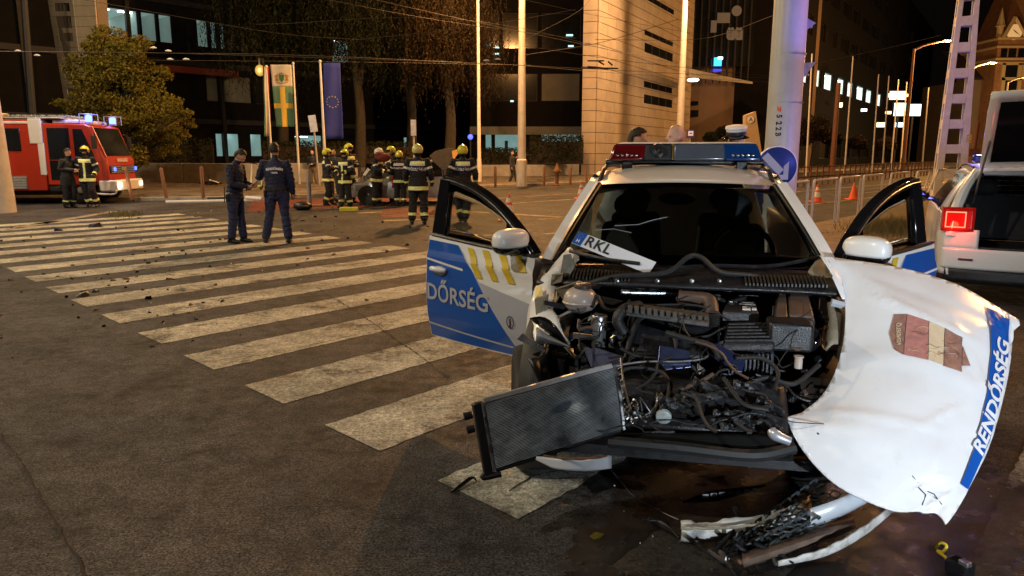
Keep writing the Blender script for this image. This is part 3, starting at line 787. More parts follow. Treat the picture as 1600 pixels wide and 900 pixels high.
def facade(name, label, p0, p1, z1, holes, mt, depth=.35, blds=None, cat='building', z0=0.12, thick=True, group=None):
    """wall from p0 to p1 with real openings; holes: (s0, s1, z0, z1, style)"""
    p0 = V((p0[0], p0[1], 0)); p1 = V((p1[0], p1[1], 0)); d = (p1 - p0).normalized(); Ln = (p1 - p0).length
    nb_ = V((-d.y, d.x, 0))     # into the building
    if nb_.y < 0: nb_ = -nb_
    t = thing(name, label, cat, p0, 0, group)
    X = lambda s, z, o=0: p0 + d * s + nb_ * o + V((0, 0, z))
    ss = sorted({0, Ln} | {h[0] for h in holes} | {h[1] for h in holes}); zs = sorted({z0, z1} | {h[2] for h in holes} | {h[3] for h in holes})
    mb = MB()
    for a, b in zip(ss[:-1], ss[1:]):
        for c, e in zip(zs[:-1], zs[1:]):
            m_, n_ = (a + b) / 2, (c + e) / 2
            if any(h[0] < m_ < h[1] and h[2] < n_ < h[3] for h in holes): continue
            mb.quad(X(a, c), X(b, c), X(b, e), X(a, e))
    for h in holes:
        a, b, c, e = h[:4]
        for q in ((X(a, c), X(b, c)), (X(b, c), X(b, e)), (X(b, e), X(a, e)), (X(a, e), X(a, c))):
            mb.quad(q[0], q[1], q[1] + nb_ * depth, q[0] + nb_ * depth)
    dp = 14
    mb.quad(X(0, z0), X(0, z1), X(0, z1, dp), X(0, z0, dp)); mb.quad(X(Ln, z0), X(Ln, z1), X(Ln, z1, dp), X(Ln, z0, dp))
    mb.quad(X(0, z0, dp), X(Ln, z0, dp), X(Ln, z1, dp), X(0, z1, dp)); mb.quad(X(0, z1), X(Ln, z1), X(Ln, z1, dp), X(0, z1, dp))
    mb.build('wall', mt, t, world=True, smooth=False)
    rr = random.Random(len(name) + len(holes))
    for h in holes:
        a, b, c, e, st = h[:5]
        fr = MB(); o = depth * .55; fw = .05
        for q in ((a, a + fw, c, e), (b - fw, b, c, e), (a + fw, b - fw, c, c + fw), (a + fw, b - fw, e - fw, e)):
            fr.hexa([X(q[0], q[2], o), X(q[1], q[2], o), X(q[1], q[3], o), X(q[0], q[3], o)], [X(q[0], q[2], o + .06), X(q[1], q[2], o + .06), X(q[1], q[3], o + .06), X(q[0], q[3], o + .06)])
        wn = fr.build('window', M_DARKM, t, world=True, smooth=False)
        gl = MB(); gl.quad(X(a, c, o + .03), X(b, c, o + .03), X(b, e, o + .03), X(a, e, o + .03))
        if st in ('dark', 'blind'):
            g_ = gl.build('pane', M_WINDARK if st == 'dark' else M_BLIND, wn, world=True, smooth=False)
        if st in ('room', 'shop', 'bright'):
            mp = M_PANE
            rm = MB(); D = 7 if st == 'room' else 4; o2 = depth
            rm.quad(X(a, c, D), X(b, c, D), X(b, e, D), X(a, e, D)); rm.quad(X(a, c, o2), X(a, e, o2), X(a, e, D), X(a, c, D)); rm.quad(X(b, c, o2), X(b, e, o2), X(b, e, D), X(b, c, D))
            rm.quad(X(a, c, o2), X(b, c, o2), X(b, c, D), X(a, c, D))
            rm.build('room', {'room': M_GLOWROOM, 'shop': M_GLOWSHOP, 'bright': M_GLOWB}[st], wn, world=True, smooth=False)
            cl = MB(); cl.quad(X(a, e, o2), X(b, e, o2), X(b, e, D), X(a, e, D)); cl.build('room_ceiling', M_GLOWCEIL, wn, world=True, smooth=False)
            if st != 'shop':
                lm = MB(); n_ = 0; s = a + .35 + rr.uniform(0, .4)
                while s + .5 < b:
                    for q in (1.0, 2.8, 4.8):
                        if rr.random() < .9:
                            lm.box(X(s + .3, e - .05, q), (1.0, .30, .04), rz=math.atan2(d.y, d.x)); n_ += 1
                    s += 1.6
                if n_: lm.build('office_light', M_TUBE, wn, world=True, smooth=False)
                fu = MB()
                for q in range(max(1, int((b - a) / 1.5))):
                    fu.box(X(rr.uniform(a + .4, b - .3), c + .35, rr.uniform(2, 6)), (.6, .5, .8)); 
                fu.build('desk', M_DARKM, wn, world=True, smooth=False)
            else:
                lm = MB(); lm.box(X((a + b) / 2, e - .12, 1.6), ((b - a) * .7, .08, .05), rz=math.atan2(d.y, d.x)); lm.build('office_light', M_TUBE, wn, world=True, smooth=False)
                fu = MB()
                for q in range(max(1, int((b - a) / .9))):
                    fu.box(X(rr.uniform(a + .1, b - .1), c + rr.uniform(.2, .9), rr.uniform(1.2, 3)), (rr.uniform(.1, .5), .2, rr.uniform(.4, 1.8)))
                fu.build('furnishing', M_DARKM, wn, world=True, smooth=False)
    return t, X, d, nb_, Ln

# left office building: dark glass block receding to the right
A0 = V((-33.0, 38.2, 0)); AD = V((0.64, 0.768, 0)).normalized()
def hole(p0, dr, u0, u1, v0, v1, st):
    um, vm = (u0 + u1) / 2, (v0 + v1) / 2
    s0 = onwall(u0, vm, p0, dr)[0]; s1 = onwall(u1, vm, p0, dr)[0]
    z1 = onwall(um, v0, p0, dr)[1]; z0 = onwall(um, v1, p0, dr)[1]
    return (s0, s1, z0, z1, st)
def rowh(p0, dr, us, v0a, v1a, u_ref, st_list):
    """openings in one row: their heights fixed at the reference pixel column"""
    z1 = onwall(u_ref, v0a, p0, dr)[1]; z0 = onwall(u_ref, v1a, p0, dr)[1]; out = []
    for (u0, u1), st in zip(us, st_list):
        s0 = onwall(u0, 100, p0, dr)[0]; s1 = onwall(u1, 100, p0, dr)[0]
        out.append((max(.1, s0), s1, z0, z1, st))
    return out
hs = []
hs += rowh(A0, AD, [(152, 223), (227, 251), (254, 275), (312, 330), (333, 356), (359, 393), (396, 425), (520, 548)], 14, 60, 200, ['room'] * 5 + ['blind', 'dark', 'room'])
hs += rowh(A0, AD, [(154, 200), (205, 250), (320, 340), (345, 392), (396, 430)], 118, 160, 360, ['dark', 'dark', 'blind', 'blind', 'dark'])
hs += rowh(A0, AD, [(329, 342), (345, 368), (384, 404), (408, 416), (455, 500), (536, 560), (628, 640)], 208, 245, 350, ['shop', 'shop', 'shop', 'dark', 'shop', 'dark', 'shop'])
Lmax = 54
t_, XA, dA, nA, _ = facade('office_building', 'long dark office building with cold lit windows behind the yellow tree and flags', A0, A0 + AD * Lmax, 22, hs, M_DARKWALL)
for (za, zb_, m_) in ((5.35, 5.75, mat('red_fascia', (.20, .035, .02), .5, var=.1)),):
    s0, s1 = onwall(243, 110, A0, AD)[0], onwall(362, 110, A0, AD)[0]
    m2 = MB(); z0, z1 = onwall(300, 117, A0, AD)[1], onwall(300, 107, A0, AD)[1]
    m2.hexa([XA(s0, z0, -.9), XA(s1, z0, -.9), XA(s1, z1, -.9), XA(s0, z1, -.9)], [XA(s0, z0, 0), XA(s1, z0, 0), XA(s1, z1, 0), XA(s0, z1, 0)])
    m2.build('red_canopy', m_, t_, world=True, smooth=False)
for k in range(9):
    m2 = MB(); s = 1.5 + 6 * k; m2.hexa([XA(s, .12, -.25), XA(s + .25, .12, -.25), XA(s + .25, 21.8, -.25), XA(s, 21.8, -.25)], [XA(s, .12, -.003), XA(s + .25, .12, -.003), XA(s + .25, 21.8, -.003), XA(s, 21.8, -.003)])
    m2.build('facade_fin', M_DARKM, t_, world=True, smooth=False)
for z in (3.6, 7.4, 11.2):
    m2 = MB(); m2.hexa([XA(0, z, -.18), XA(Lmax, z, -.18), XA(Lmax, z + .35, -.18), XA(0, z + .35, -.18)], [XA(0, z, -.003), XA(Lmax, z, -.003), XA(Lmax, z + .35, -.003), XA(0, z + .35, -.003)])
    m2.build('floor_band', M_DARKM, t_, world=True, smooth=False)
# far-left wing
B0 = A0 - AD * 14 + V((-.2, 1.2, 0)); 
hs = rowh(B0, AD, [(-60, -30), (-26, 42), (53, 70), (73, 90)], 84, 117, 60, ['room', 'room', 'room', 'room']) + rowh(B0, AD, [(-40, 30), (63, 78), (81, 99)], 155, 188, 60, ['dark', 'shop', 'blind'])
facade('office_wing', 'dark office wing at the far left with lit windows above the fire engine', B0, B0 + AD * 13.2, 22, hs, M_DARKWALL)

def stone_tower(name, label, quads, slits, seams=14):
    """tower given by its two visible faces; every course of stone is a slab with a recessed joint"""
    t = thing(name, label, 'building', quads[0][0])
    for k, (a, b, c, e) in enumerate(quads):      # a,b bottom; c,e top (world)
        a, b, c, e = map(V, (a, b, c, e)); nrm = (b - a).cross(e - a).normalized()
        if nrm.y > 0: nrm = -nrm
        core = MB(); core.slab([a, b, c, e], -nrm * .5); core.build('wall_core', M_STONEB, t, world=True, smooth=False)
        Lw = (b - a).length; nc = max(1, round(Lw / 3.2))
        F = lambda x, y: a.lerp(b, x).lerp(e.lerp(c, x), y) + nrm * .012
        me_by = {}
        for j in range(seams):
            y0, y1 = j / seams + .0010, (j + 1) / seams - .0010
            for i in range(nc):
                sh = (.5 / nc) * (j % 2)
                x0, x1 = max(0, i / nc - sh), min(1, (i + 1) / nc - sh)
                if i == nc - 1: x1 = 1
                x0 += .02 / Lw; x1 -= .02 / Lw
                hit = False
                cells = [(x0, x1, y0, y1)]
                for (su0, su1, sy0, sy1) in (slits if k == len(quads) - 1 else []):
                    nx = []
                    for (p, q, r_, s_) in cells:
                        if q <= su0 or p >= su1 or s_ <= sy0 or r_ >= sy1: nx.append((p, q, r_, s_)); continue
                        if p < su0: nx.append((p, su0, r_, s_))
                        if q > su1: nx.append((su1, q, r_, s_))
                        pp, qq = max(p, su0), min(q, su1)
                        if r_ < sy0: nx.append((pp, qq, r_, sy0))
                        if s_ > sy1: nx.append((pp, qq, sy1, s_))
                    cells = nx
                for (p, q, r_, s_) in cells:
                    mb = MB(); mb.slab([F(p, r_), F(q, r_), F(q, s_), F(p, s_)], nrm * .05)
                    mb.build('stone_panel', M_STONE, t, world=True, smooth=False)
        if k == len(quads) - 1:
            for (su0, su1, sy0, sy1) in slits:
                w_ = MB(); w_.slab([F(su0, sy0) , F(su1, sy0), F(su1, sy1), F(su0, sy1)], nrm * .01)
                wn = w_.build('window', M_WINDARK, t, world=True, smooth=False)
                for q in (.25, .5, .75):
                    x = su0 + (su1 - su0) * q; fr = MB(); dx = .05 / Lw
                    fr.slab([F(x - dx, sy0), F(x + dx, sy0), F(x + dx, sy1), F(x - dx, sy1)], nrm * .035); fr.build('mullion', M_DARKM, wn, world=True, smooth=False)
    return t
# big stone-clad block right of centre
q1 = V((5.35, 50.0, .12)); q0 = V((4.65, 50.0, .12)) + V((0, .12, 0)); dS = V((.475, .88, 0)).normalized()
top = V((0, 0, 19))
q0 = G(912, 276) ; q0.z = .12
Y0 = q0.y; q0 = V((P(908, 238, Y0).x, Y0, .12)); q1 = V((P(930, 238, Y0 - .2).x, Y0 - .2, .12)); q2 = q1 + dS * 24
LS = 24.0
def slit(u0, u1, v0, v1):
    s0, za = onwall(u0, (v0[0] + v1[0]) / 2, q1, dS); s1 = onwall(u1, (v0[1] + v1[1]) / 2, q1, dS)[0]
    zt = onwall(u0, v0[0], q1, dS)[1]; zb_ = onwall(u0, v1[0], q1, dS)[1]
    return (s0 / LS, s1 / LS, (zb_ - .12) / 19, (zt - .12) / 19)
slits = [slit(1006, 1051, (46, 68), (54, 74)), slit(1006, 1051, (66, 80), (81, 93)), slit(1005, 1050, (126, 136), (136, 143)), slit(1005, 1050, (147, 157), (161, 167)), slit(1008, 1053, (-10, 5), (-1, 16))]
stone_tower('stone_office_block', 'tall pale stone clad block lit orange with narrow slit windows behind the crashed car', [(q0, q1, q1 + top, q0 + top), (q1, q2, q2 + top, q1 + top)], slits, 26)
# closing volume behind the cladding
# left leaning stone tower
c0 = P(124, 150, 36); 
def low(u, v, Y, z): p = P(u, v, Y); return p
a1 = P(130, 200, 36.5); b1 = P(150, 205, 36.0); a2 = P(96, -60, 36.5)
quads = [(P(140, 215, 36), P(168, 215, 35.2), P(147, -40, 35.2), P(113, -40, 36)), (P(112, 215, 39.5), P(138.8, 215, 36.05), P(111.8, -40, 36.05), P(70, -40, 39.5))]
stone_tower('stone_fin', 'leaning pale stone fin with slit windows at the left behind the yellow tree', quads, [(.25, .85, .60, .65), (.25, .85, .68, .75), (.25, .85, .78, .83), (.25, .85, .36, .41), (.25, .85, .26, .31)], 16)
# plinth of that fin down to the ground
# centre dark building
C0 = V((-3.2, 57.5, 0)); CD = V((1, 0, 0))
hs = rowh(C0, CD, [(757, 768), (772, 812), (846, 909)], 206, 246, 830, ['shop', 'shop', 'shop']) + rowh(C0, CD, [(756, 840), (846, 907)], 114, 158, 830, ['dark', 'blind']) + rowh(C0, CD, [(756, 780), (785, 840), (846, 907)], 20, 76, 830, ['dark', 'room', 'dark'])
hs = [h if h[4] != 'room' else h[:4] + ('dark',) for h in hs]
t_, XC, _, _, _ = facade('dark_centre_building', 'dark building with lit ground floor shop windows left of the orange stone block', C0, C0 + CD * 9.4, 22, hs, M_DARKWALL)
for (u, v, w2) in ((763, 70, .55), (777, 74, .3), (775, 84, .45), (890, 55, .5), (892, 72, .4), (800, 158, .25)):
    p = P(u, v, 57.3); m2 = MB(); m2.box(p, (w2, .05, .12)); m2.build('office_light', emis('office_lamp_dim', (.6, 1, .95), 1.2), t_, world=True, smooth=False)
m2 = MB(); m2.hexa([XC(0, 3.0, -.5), XC(9.3, 3.0, -.5), XC(9.3, 3.6, -.5), XC(0, 3.6, -.5)], [XC(0, 3.0, -.01), XC(9.3, 3.0, -.01), XC(9.3, 3.6, -.01), XC(0, 3.6, -.01)]); m2.build('fascia', M_BLIND, t_, world=True, smooth=False)
# right centre building with glowing signs
D0 = V((17.5, 78, 0)); DD = V((1, -.04, 0)).normalized()
hs = rowh(D0, DD, [(1076, 1091)], 158, 164, 1084, ['dark']) + rowh(D0, DD, [(1076, 1091)], 172, 182, 1084, ['dark'])
t_, XD, _, _, _ = facade('signed_building', 'dark building with faint roof signs behind the thick numbered pole', D0, D0 + DD * 13.5, 30, [], mat('brown_render', (.15, .10, .07), .8, var=.2, vs=.4))
for (u0, v0, u1, v1) in ((1076, 158, 1091, 164), (1076, 172, 1091, 182)):
    a = P(u0, v0, 77.6); b = P(u1, v1, 77.6); m2 = MB(); m2.hexa([V((a.x, 77.6, b.z)), V((b.x, 77.6, b.z)), V((b.x, 77.6, a.z)), V((a.x, 77.6, a.z))], [V((a.x, 77.9, b.z)), V((b.x, 77.9, b.z)), V((b.x, 77.9, a.z)), V((a.x, 77.9, a.z))])
    m2.build('window', M_WINDARK, t_, world=True, smooth=False)
a, b = P(1082, 0, 76.5), P(1178, 104, 76.5)
m2 = MB(); m2.box(((a.x + b.x) / 2, 77.1, (a.z + b.z) / 2 + 5), (b.x - a.x, 1.0, a.z - b.z + 10)); m2.build('glazed_front', M_WINDARK, t_, world=True, smooth=False)
for k in range(9):
    u = 1084 + 11 * k; p = P(u, 60, 76.4); m2 = MB(); m2.box((p.x, 76.5, 15.5), (.12, .2, 14)); m2.build('mullion', M_DARKM, t_, world=True, smooth=False)
def flatsign(parent, u0, v0, u1, v1, Y, m, name='sign_panel'):
    a = P(u0, v0, Y); b = P(u1, v1, Y); q = MB(); q.box(((a.x + b.x) / 2, Y, (a.z + b.z) / 2), (abs(b.x - a.x), .12, abs(a.z - b.z))); return q.build(name, m, parent, world=True, smooth=False)
M_SIG = mat('dim_sign', (.12, .12, .12), .6, var=.1, emit=(.5, .48, .46), es=.03)
s_ = flatsign(t_, 1121, 20, 1140, 36, 76.2, M_SIG); flatsign(t_, 1111, 32, 1119, 51, 76.2, M_SIG)
q = MB(); c = P(1151, 17, 76.2); q.lathe([(.5, -.05), (.5, .05)], c=c, M=Matrix.Rotation(PI / 2, 3, 'X')); q.build('sign_disc', M_SIG, t_, world=True)
g = text_geo('üü', 1.0, .06); mq = MB(); c = P(1148, 53, 76.1); mq.add([(c.x + x * 1.6, 76.1, c.z + y * 1.6) for x, y, z in g[0]], g[1]); mq.build('sign_letters', M_SIG, t_, world=True, smooth=False)
flatsign(t_, 1116, 90, 1127, 103, 76.1, emis('blue_sign_glow', (.02, .35, .9), 3.0), 'blue_screen')
flatsign(t_, 1122, 89, 1129, 93, 76.0, emis('white_sign_glow', (.8, 1, 1), 4.0), 'white_lamp')
flatsign(t_, 1114, 108, 1127, 112, 76.1, emis('deep_blue_glow', (.02, .05, .8), 1.5), 'blue_strip')
# canopy and its lamp
t_ = thing('entrance_canopy', 'flat pale canopy jutting out beside the orange stone block', 'canopy', P(1075, 130, 60))
a, b = P(1077, 112, 60), P(1173, 131, 60)
c1, c2, c3, c4 = P(1077, 112, 58), P(1172, 127, 66), P(1172, 119, 66), P(1077, 104, 58)
m2 = MB(); m2.hexa([P(1077, 121, 57), P(1176, 131, 66), P(1176, 128, 66), P(1077, 107, 57)], [P(1077, 121, 62), P(1150, 126, 70), P(1150, 123, 70), P(1077, 107, 62)]); m2.build('roof_slab', M_CONC, t_, world=True, smooth=False)
q = MB(); q.ell(P(1083, 125, 58.5), (.45, .45, .12)); q.build('ceiling_lamp', emis('canopy_lamp', (.95, 1, .95), 6), t_, world=True)
# right-hand distant building with the lit row
E0 = V((P(1247, 238, 74).x, 74, 0)); ED = V((.565, .825, 0)).normalized()
us = [(1255, 1264), (1271, 1284), (1288, 1303), (1309, 1322), (1325, 1336), (1340, 1353), (1355, 1366), (1373, 1381), (1388, 1400), (1404, 1420)]
hs = []
zt, zb_ = onwall(1280, 108, E0, ED)[1], onwall(1280, 136, E0, ED)[1]
for k, (u0, u1) in enumerate(us):
    hs.append((max(.1, onwall(u0, 130, E0, ED)[0]), onwall(u1, 130, E0, ED)[0], zb_, zt, 'bright' if k < 8 else 'dark'))
hs2 = [(h[0], h[1], 1.0, 3.4, 'dark') for h in hs[2:]]; hs3 = [(h[0], h[1], z, z + 1.8, 'dark') for h in hs for z in (13.0, 17.0, 21.0)]
i0 = onwall(1265, 230, E0, ED)[0]; hs2.append((i0 - .1, i0 + 1.6, 1.3, 3.7, 'shop'))
facade('night_office_block', 'long dark block at right with one row of bright white windows', E0, E0 + ED * 110, 27, hs + hs2[0:6] + hs2[-1:] + hs3, M_DARKWALL)
# far low wall and dim houses closing the street on the right
t_ = thing('far_house', 'low dim house at the right end of the street behind the lattice mast', 'building', (95, 130, 0))
m2 = MB(); m2.box((92, 128, 6.5), (38, 14, 13)); m2.build('wall', mat('dim_house_render', (.16, .12, .08), .85, var=.2, vs=.2), t_, world=True, smooth=False)
m2 = MB(); m2.slab([(72, 120.5, 13), (112, 120.5, 13), (112, 128, 18), (72, 128, 18)], (0, .2, .3)); m2.build('roof', mat('dark_roof_tiles', (.04, .025, .02), .9, var=.3), t_, world=True, smooth=False)
for k in range(7):
    m2 = MB(); m2.box((76 + 5.2 * k, 120.9, 8.5), (1.4, .2, 2.2)); m2.build('window', M_WINDARK, t_, world=True, smooth=False)
    m2 = MB(); m2.box((76 + 5.2 * k, 120.9, 3.2), (1.6, .2, 2.4)); m2.build('window', M_WINDARK, t_, world=True, smooth=False)
# brick clock tower at the right edge
YT = 118
def T3(u, v, dy=0): p = P(u, v, YT); return V((p.x, YT + dy, p.z))
t_ = thing('clock_tower', 'floodlit brick tower with a clock gable and spire at the right edge', 'tower', (T3(1600, 260).x, YT, 0))
M_BRICK = mat('lit_brick', (.30, .15, .07), .85, var=.25, vs=1.2, bump=.3, bs=20)
M_BTRIM = mat('yellow_trim', (.55, .42, .22), .8, var=.12)
xl, xr = T3(1556, 100).x, T3(1556, 100).x + 10.5
zt = T3(1560, 60).z
m2 = MB(); m2.box(((xl + xr) / 2, YT + 5, zt / 2), (xr - xl, 10, zt)); m2.build('wall', M_BRICK, t_, world=True, smooth=False)
for v in (60, 73, 92, 98):
    z = T3(1560, v).z; m2 = MB(); m2.box(((xl + xr) / 2, YT + 5, z), (xr - xl + .5, 10.5, .35)); m2.build('cornice', M_BTRIM, t_, world=True, smooth=False, bevel=.08)
for (u, v0, v1, wd) in ((1569, 76, 90, .9), (1582, 76, 90, 1.1), (1596, 76, 90, .9)):
    a, b = T3(u, v0), T3(u, v1); m2 = MB(); m2.box((a.x, YT - .05, (a.z + b.z) / 2), (wd, .2, a.z - b.z)); w_ = m2.build('window', M_WINDARK, t_, world=True, smooth=False)
for (u, v0, v1) in ((1580, 102, 122), (1579, 126, 146), (1577, 150, 190), (1612, 102, 122)):
    a, b = T3(u, v0), T3(u, v1)
    m2 = MB(); m2.box((a.x, YT - .05, (a.z + b.z) / 2), (1.9, .24, a.z - b.z)); w_ = m2.build('window', M_WINDARK, t_, world=True, smooth=False)
    for s in (-1, 1):
        m3 = MB(); m3.box((a.x + s * 1.25, YT - .1, (a.z + b.z) / 2), (.55, .4, a.z - b.z + .6)); m3.build('frame', M_BTRIM, w_, world=True, smooth=False)
    m3 = MB(); m3.box((a.x, YT - .1, a.z + .25), (3.2, .4, .45)); m3.build('frame', M_BTRIM, w_, world=True, smooth=False)
for s, u in ((0, 1560), (1, 1609)):
    p = T3(u, 60); m2 = MB(); m2.lathe([(.5, 0), (.5, 1.8), (.75, 1.9), (.6, 2.2), (.05, 4.6)], c=(p.x + (.6 if not s else 0), YT + .8, p.z), n=8); m2.build('pinnacle', M_BTRIM, t_, world=True, smooth=False)
g0, g1, g2_ = T3(1567, 60), T3(1604, 60), T3(1586, 28)
m2 = MB(); m2.slab([g0, g1, g2_], (0, 1.2, 0)); m2.build('clock_gable', M_BRICK, t_, world=True, smooth=False)
for a, b in ((g0, g2_), (g1, g2_)):
    m2 = MB(); m2.tube([a + V((0, -.1, 0)), b + V((0, -.1, .1))], .3, n=4); m2.build('gable_coping', M_BTRIM, t_, world=True, smooth=False)
c = T3(1585, 50); m2 = MB(); m2.lathe([(1.15, -.15), (1.15, .02), (1.0, .05), (0, .05)], c=(c.x, YT - .1, c.z), M=Matrix.Rotation(PI / 2, 3, 'X'), n=28)
ck_ = m2.build('clock_face', mat('clock_face', (.7, .55, .3), .6, var=.1, emit=(1, .6, .25), es=.35), t_, world=True)
for an, ln in ((2.2, .85), (-.9, .6)):
    m2 = MB(); m2.slab([(c.x - .07 * math.cos(an), YT - .3, c.z + .07 * math.sin(an)), (c.x + .07 * math.cos(an), YT - .3, c.z - .07 * math.sin(an)), (c.x + ln * math.sin(an), YT - .3, c.z + ln * math.cos(an))], (0, .04, 0)); m2.build('clock_hand', M_BLACKP, ck_, world=True, smooth=False)
ap = T3(1604, -40); m2 = MB(); b0 = [V((xl + 1.5, YT + 1, zt)), V((xr - 1, YT + 1, zt)), V((xr - 1, YT + 9, zt)), V((xl + 1.5, YT + 9, zt))]
m2.add(b0 + [V(((xl + xr) / 2, YT + 5, zt + 16))], [(0, 1, 4), (1, 2, 4), (2, 3, 4), (3, 0, 4)]); m2.build('spire', M_BRICK, t_, world=True, smooth=False)
lamp('tower_floodlight', (xl - 4, YT - 16, 4), (1, .6, .25), 5200, .5, t_)

# low planter wall in front of the offices
def wallrun(name, label, pts, h, th, m, z0=.12, panel=2.4):
    t = thing(name, label, 'wall', pts[0]); 
    for a, b in zip(pts[:-1], pts[1:]):
        Ln = (b - a).length; n_ = max(1, round(Ln / panel)); d = (b - a) / n_; nn = V((-d.y, d.x, 0)).normalized() * th
        for i in range(n_):
            p, q = a + d * (i + .006), a + d * (i + .994); p.z = q.z = z0
            m2 = MB(); m2.slab([p, q, q + nn, p + nn], (0, 0, h)); m2.build('wall_panel', m, t, world=True, smooth=False, bevel=.02)
    return t
pw = [G(212, 288), G(365, 290), G(560, 288)]
wallrun('planter_wall', 'low concrete planter wall below the lit office windows at left', pw, 1.0, .4, M_CONC)
wallrun('planter_wall', 'low concrete planter wall with hedge between the poles and the stone block', [G(742, 279), G(850, 278), G(905, 276)], .75, .4, M_CONC)
# hedges and trees
def leafcloud(mb, c, r, n, ls, rr, flat=1.0, shell=.55):
    for i in range(n):
        while True:
            d = V((rr.gauss(0, 1), rr.gauss(0, 1), rr.gauss(0, 1)))
            if d.length > .1: break
        d.normalize(); q = rr.uniform(shell, 1) ** .5
        p = V(c) + V((d.x * r[0] * q, d.y * r[1] * q, d.z * r[2] * q))
        a = V((rr.uniform(-1, 1), rr.uniform(-1, 1), rr.uniform(-1, 1) * flat)).normalized(); b = a.cross(V((rr.uniform(-1, 1), rr.uniform(-1, 1), rr.uniform(-1, 1)))).normalized()
        l = ls * rr.uniform(.6, 1.3)
        mb.add([p - a * l, p + b * l * .45, p + a * l, p - b * l * .45], [(0, 1, 2, 3)])
def leafmat(name, c1, c2, sc_=1.2):
    m = bpy.data.materials.new(name); m.use_nodes = True; n = m.node_tree.nodes; L = m.node_tree.links; b = n["Principled BSDF"]
    b.inputs['Roughness'].default_value = .6; b.inputs['Specular IOR Level'].default_value = .15
    tc = n.new('ShaderNodeTexCoord'); nz = n.new('ShaderNodeTexNoise'); nz.inputs['Scale'].default_value = sc_; nz.inputs['Detail'].default_value = 8; nz.inputs['Roughness'].default_value = .8
    L.new(tc.outputs['Object'], nz.inputs['Vector']); r_ = n.new('ShaderNodeMapRange'); r_.inputs[1].default_value = .35; r_.inputs[2].default_value = .65; L.new(nz.outputs[0], r_.inputs[0])
    mm = n.new('ShaderNodeMix'); mm.data_type = 'RGBA'; mm.inputs[6].default_value = (*c1, 1); mm.inputs[7].default_value = (*c2, 1); L.new(r_.outputs[0], mm.inputs[0]); L.new(mm.outputs[2], b.inputs['Base Color'])
    tr = n.new('ShaderNodeBsdfTranslucent'); L.new(mm.outputs[2], tr.inputs[0]); ms = n.new('ShaderNodeMixShader'); ms.inputs[0].default_value = .3
    L.new(b.outputs[0], ms.inputs[1]); L.new(tr.outputs[0], ms.inputs[2]); L.new(ms.outputs[0], n['Material Output'].inputs[0]); return m
M_BARK = mat('bark', (.028, .022, .016), .9, var=.4, vs=8, bump=.8, bs=20)
M_YLEAF = leafmat('yellowing_leaves', (.21, .155, .022), (.06, .07, .012))
M_WLEAF = leafmat('willow_leaves', (.018, .020, .008), (.006, .009, .004), .7)
M_HEDGE = leafmat('hedge_leaves', (.03, .035, .012), (.012, .018, .007), 2)
M_BLEAF = leafmat('dull_brown_leaves', (.038, .022, .009), (.013, .011, .005), 1.5)
def tree(label, base, clumps, ntot, ls, lm, trunk_r, top_z, seed, group=None, cat='tree', name='tree'):
    rr = random.Random(seed); base = V(base); t = thing(name, label, cat, base, 0, group)
    m2 = MB(); pts = bent([base, base + V((rr.uniform(-.1, .1), 0, top_z * .35)), base + V((rr.uniform(-.2, .2), .1, top_z * .7)), base + V((rr.uniform(-.2, .2), 0, top_z))], 3)
    m2.tube(pts, [trunk_r * (1 - .8 * i / (len(pts) - 1)) for i in range(len(pts))], n=10); m2.build('trunk', M_BARK, t, world=True)
    vol = sum((c[1][0] * c[1][1] * c[1][2]) ** .67 for c in clumps)
    lb = MB()
    for (c, r) in clumps:
        f = pts[min(len(pts) - 1, int(len(pts) * .55))]; 
        if f.z > c[2]: f = base + V((0, 0, max(.6, c[2] * .6)))
        e = V(c); lb.tube(bent([f, f.lerp(e, .5) + V((0, 0, -.1)), e], 3), [trunk_r * .35, trunk_r * .3, trunk_r * .26, trunk_r * .2, trunk_r * .15, trunk_r * .1, trunk_r * .05], n=5)
    lb.build('branches', M_BARK, t, world=True)
    m2 = MB()
    for (c, r) in clumps: leafcloud(m2, c, r, int(ntot * (r[0] * r[1] * r[2]) ** .67 / vol), ls, rr, shell=.15)
    m2.build('crown', lm, t, world=True, smooth=False)
    return t
# the yellow-green tree behind the fire engine
rr = random.Random(11); YT2 = 31.0; cl = []
out = [(178, 55, 20), (165, 75, 30), (195, 80, 30), (150, 95, 30), (205, 105, 35), (175, 110, 40), (140, 125, 32), (225, 130, 32), (190, 145, 45), (150, 155, 38), (245, 158, 28), (125, 165, 26), (270, 172, 22), (215, 175, 40), (175, 185, 42), (120, 190, 26), (250, 195, 32), (290, 190, 14), (145, 205, 34), (225, 215, 34), (190, 220, 40), (260, 222, 22), (285, 210, 14), (205, 240, 26), (240, 240, 20), (155, 60, 12), (145, 80, 14)]
for (u, v, r_) in out:
    p = P(u, v, YT2 + rr.uniform(-1.4, 1.4)); k = r_ / FPX * YT2
    cl.append(((p.x, p.y, p.z), (k * 1.0, k * 1.0, k * .62)))
    for j in range(3):
        d = V((rr.gauss(0, 1), rr.gauss(0, .8), rr.gauss(0, .8))).normalized() * k * 1.05
        cl.append(((p.x + d.x, p.y + d.y, p.z + d.z * .8), (k * .45, k * .45, k * .25)))
bs_ = P(200, 238, YT2); tree('broad yellow and green leaved tree standing behind the fire engine', (bs_.x, YT2, .12), cl, 30000, .075, M_YLEAF, .18, 5.5, 3)
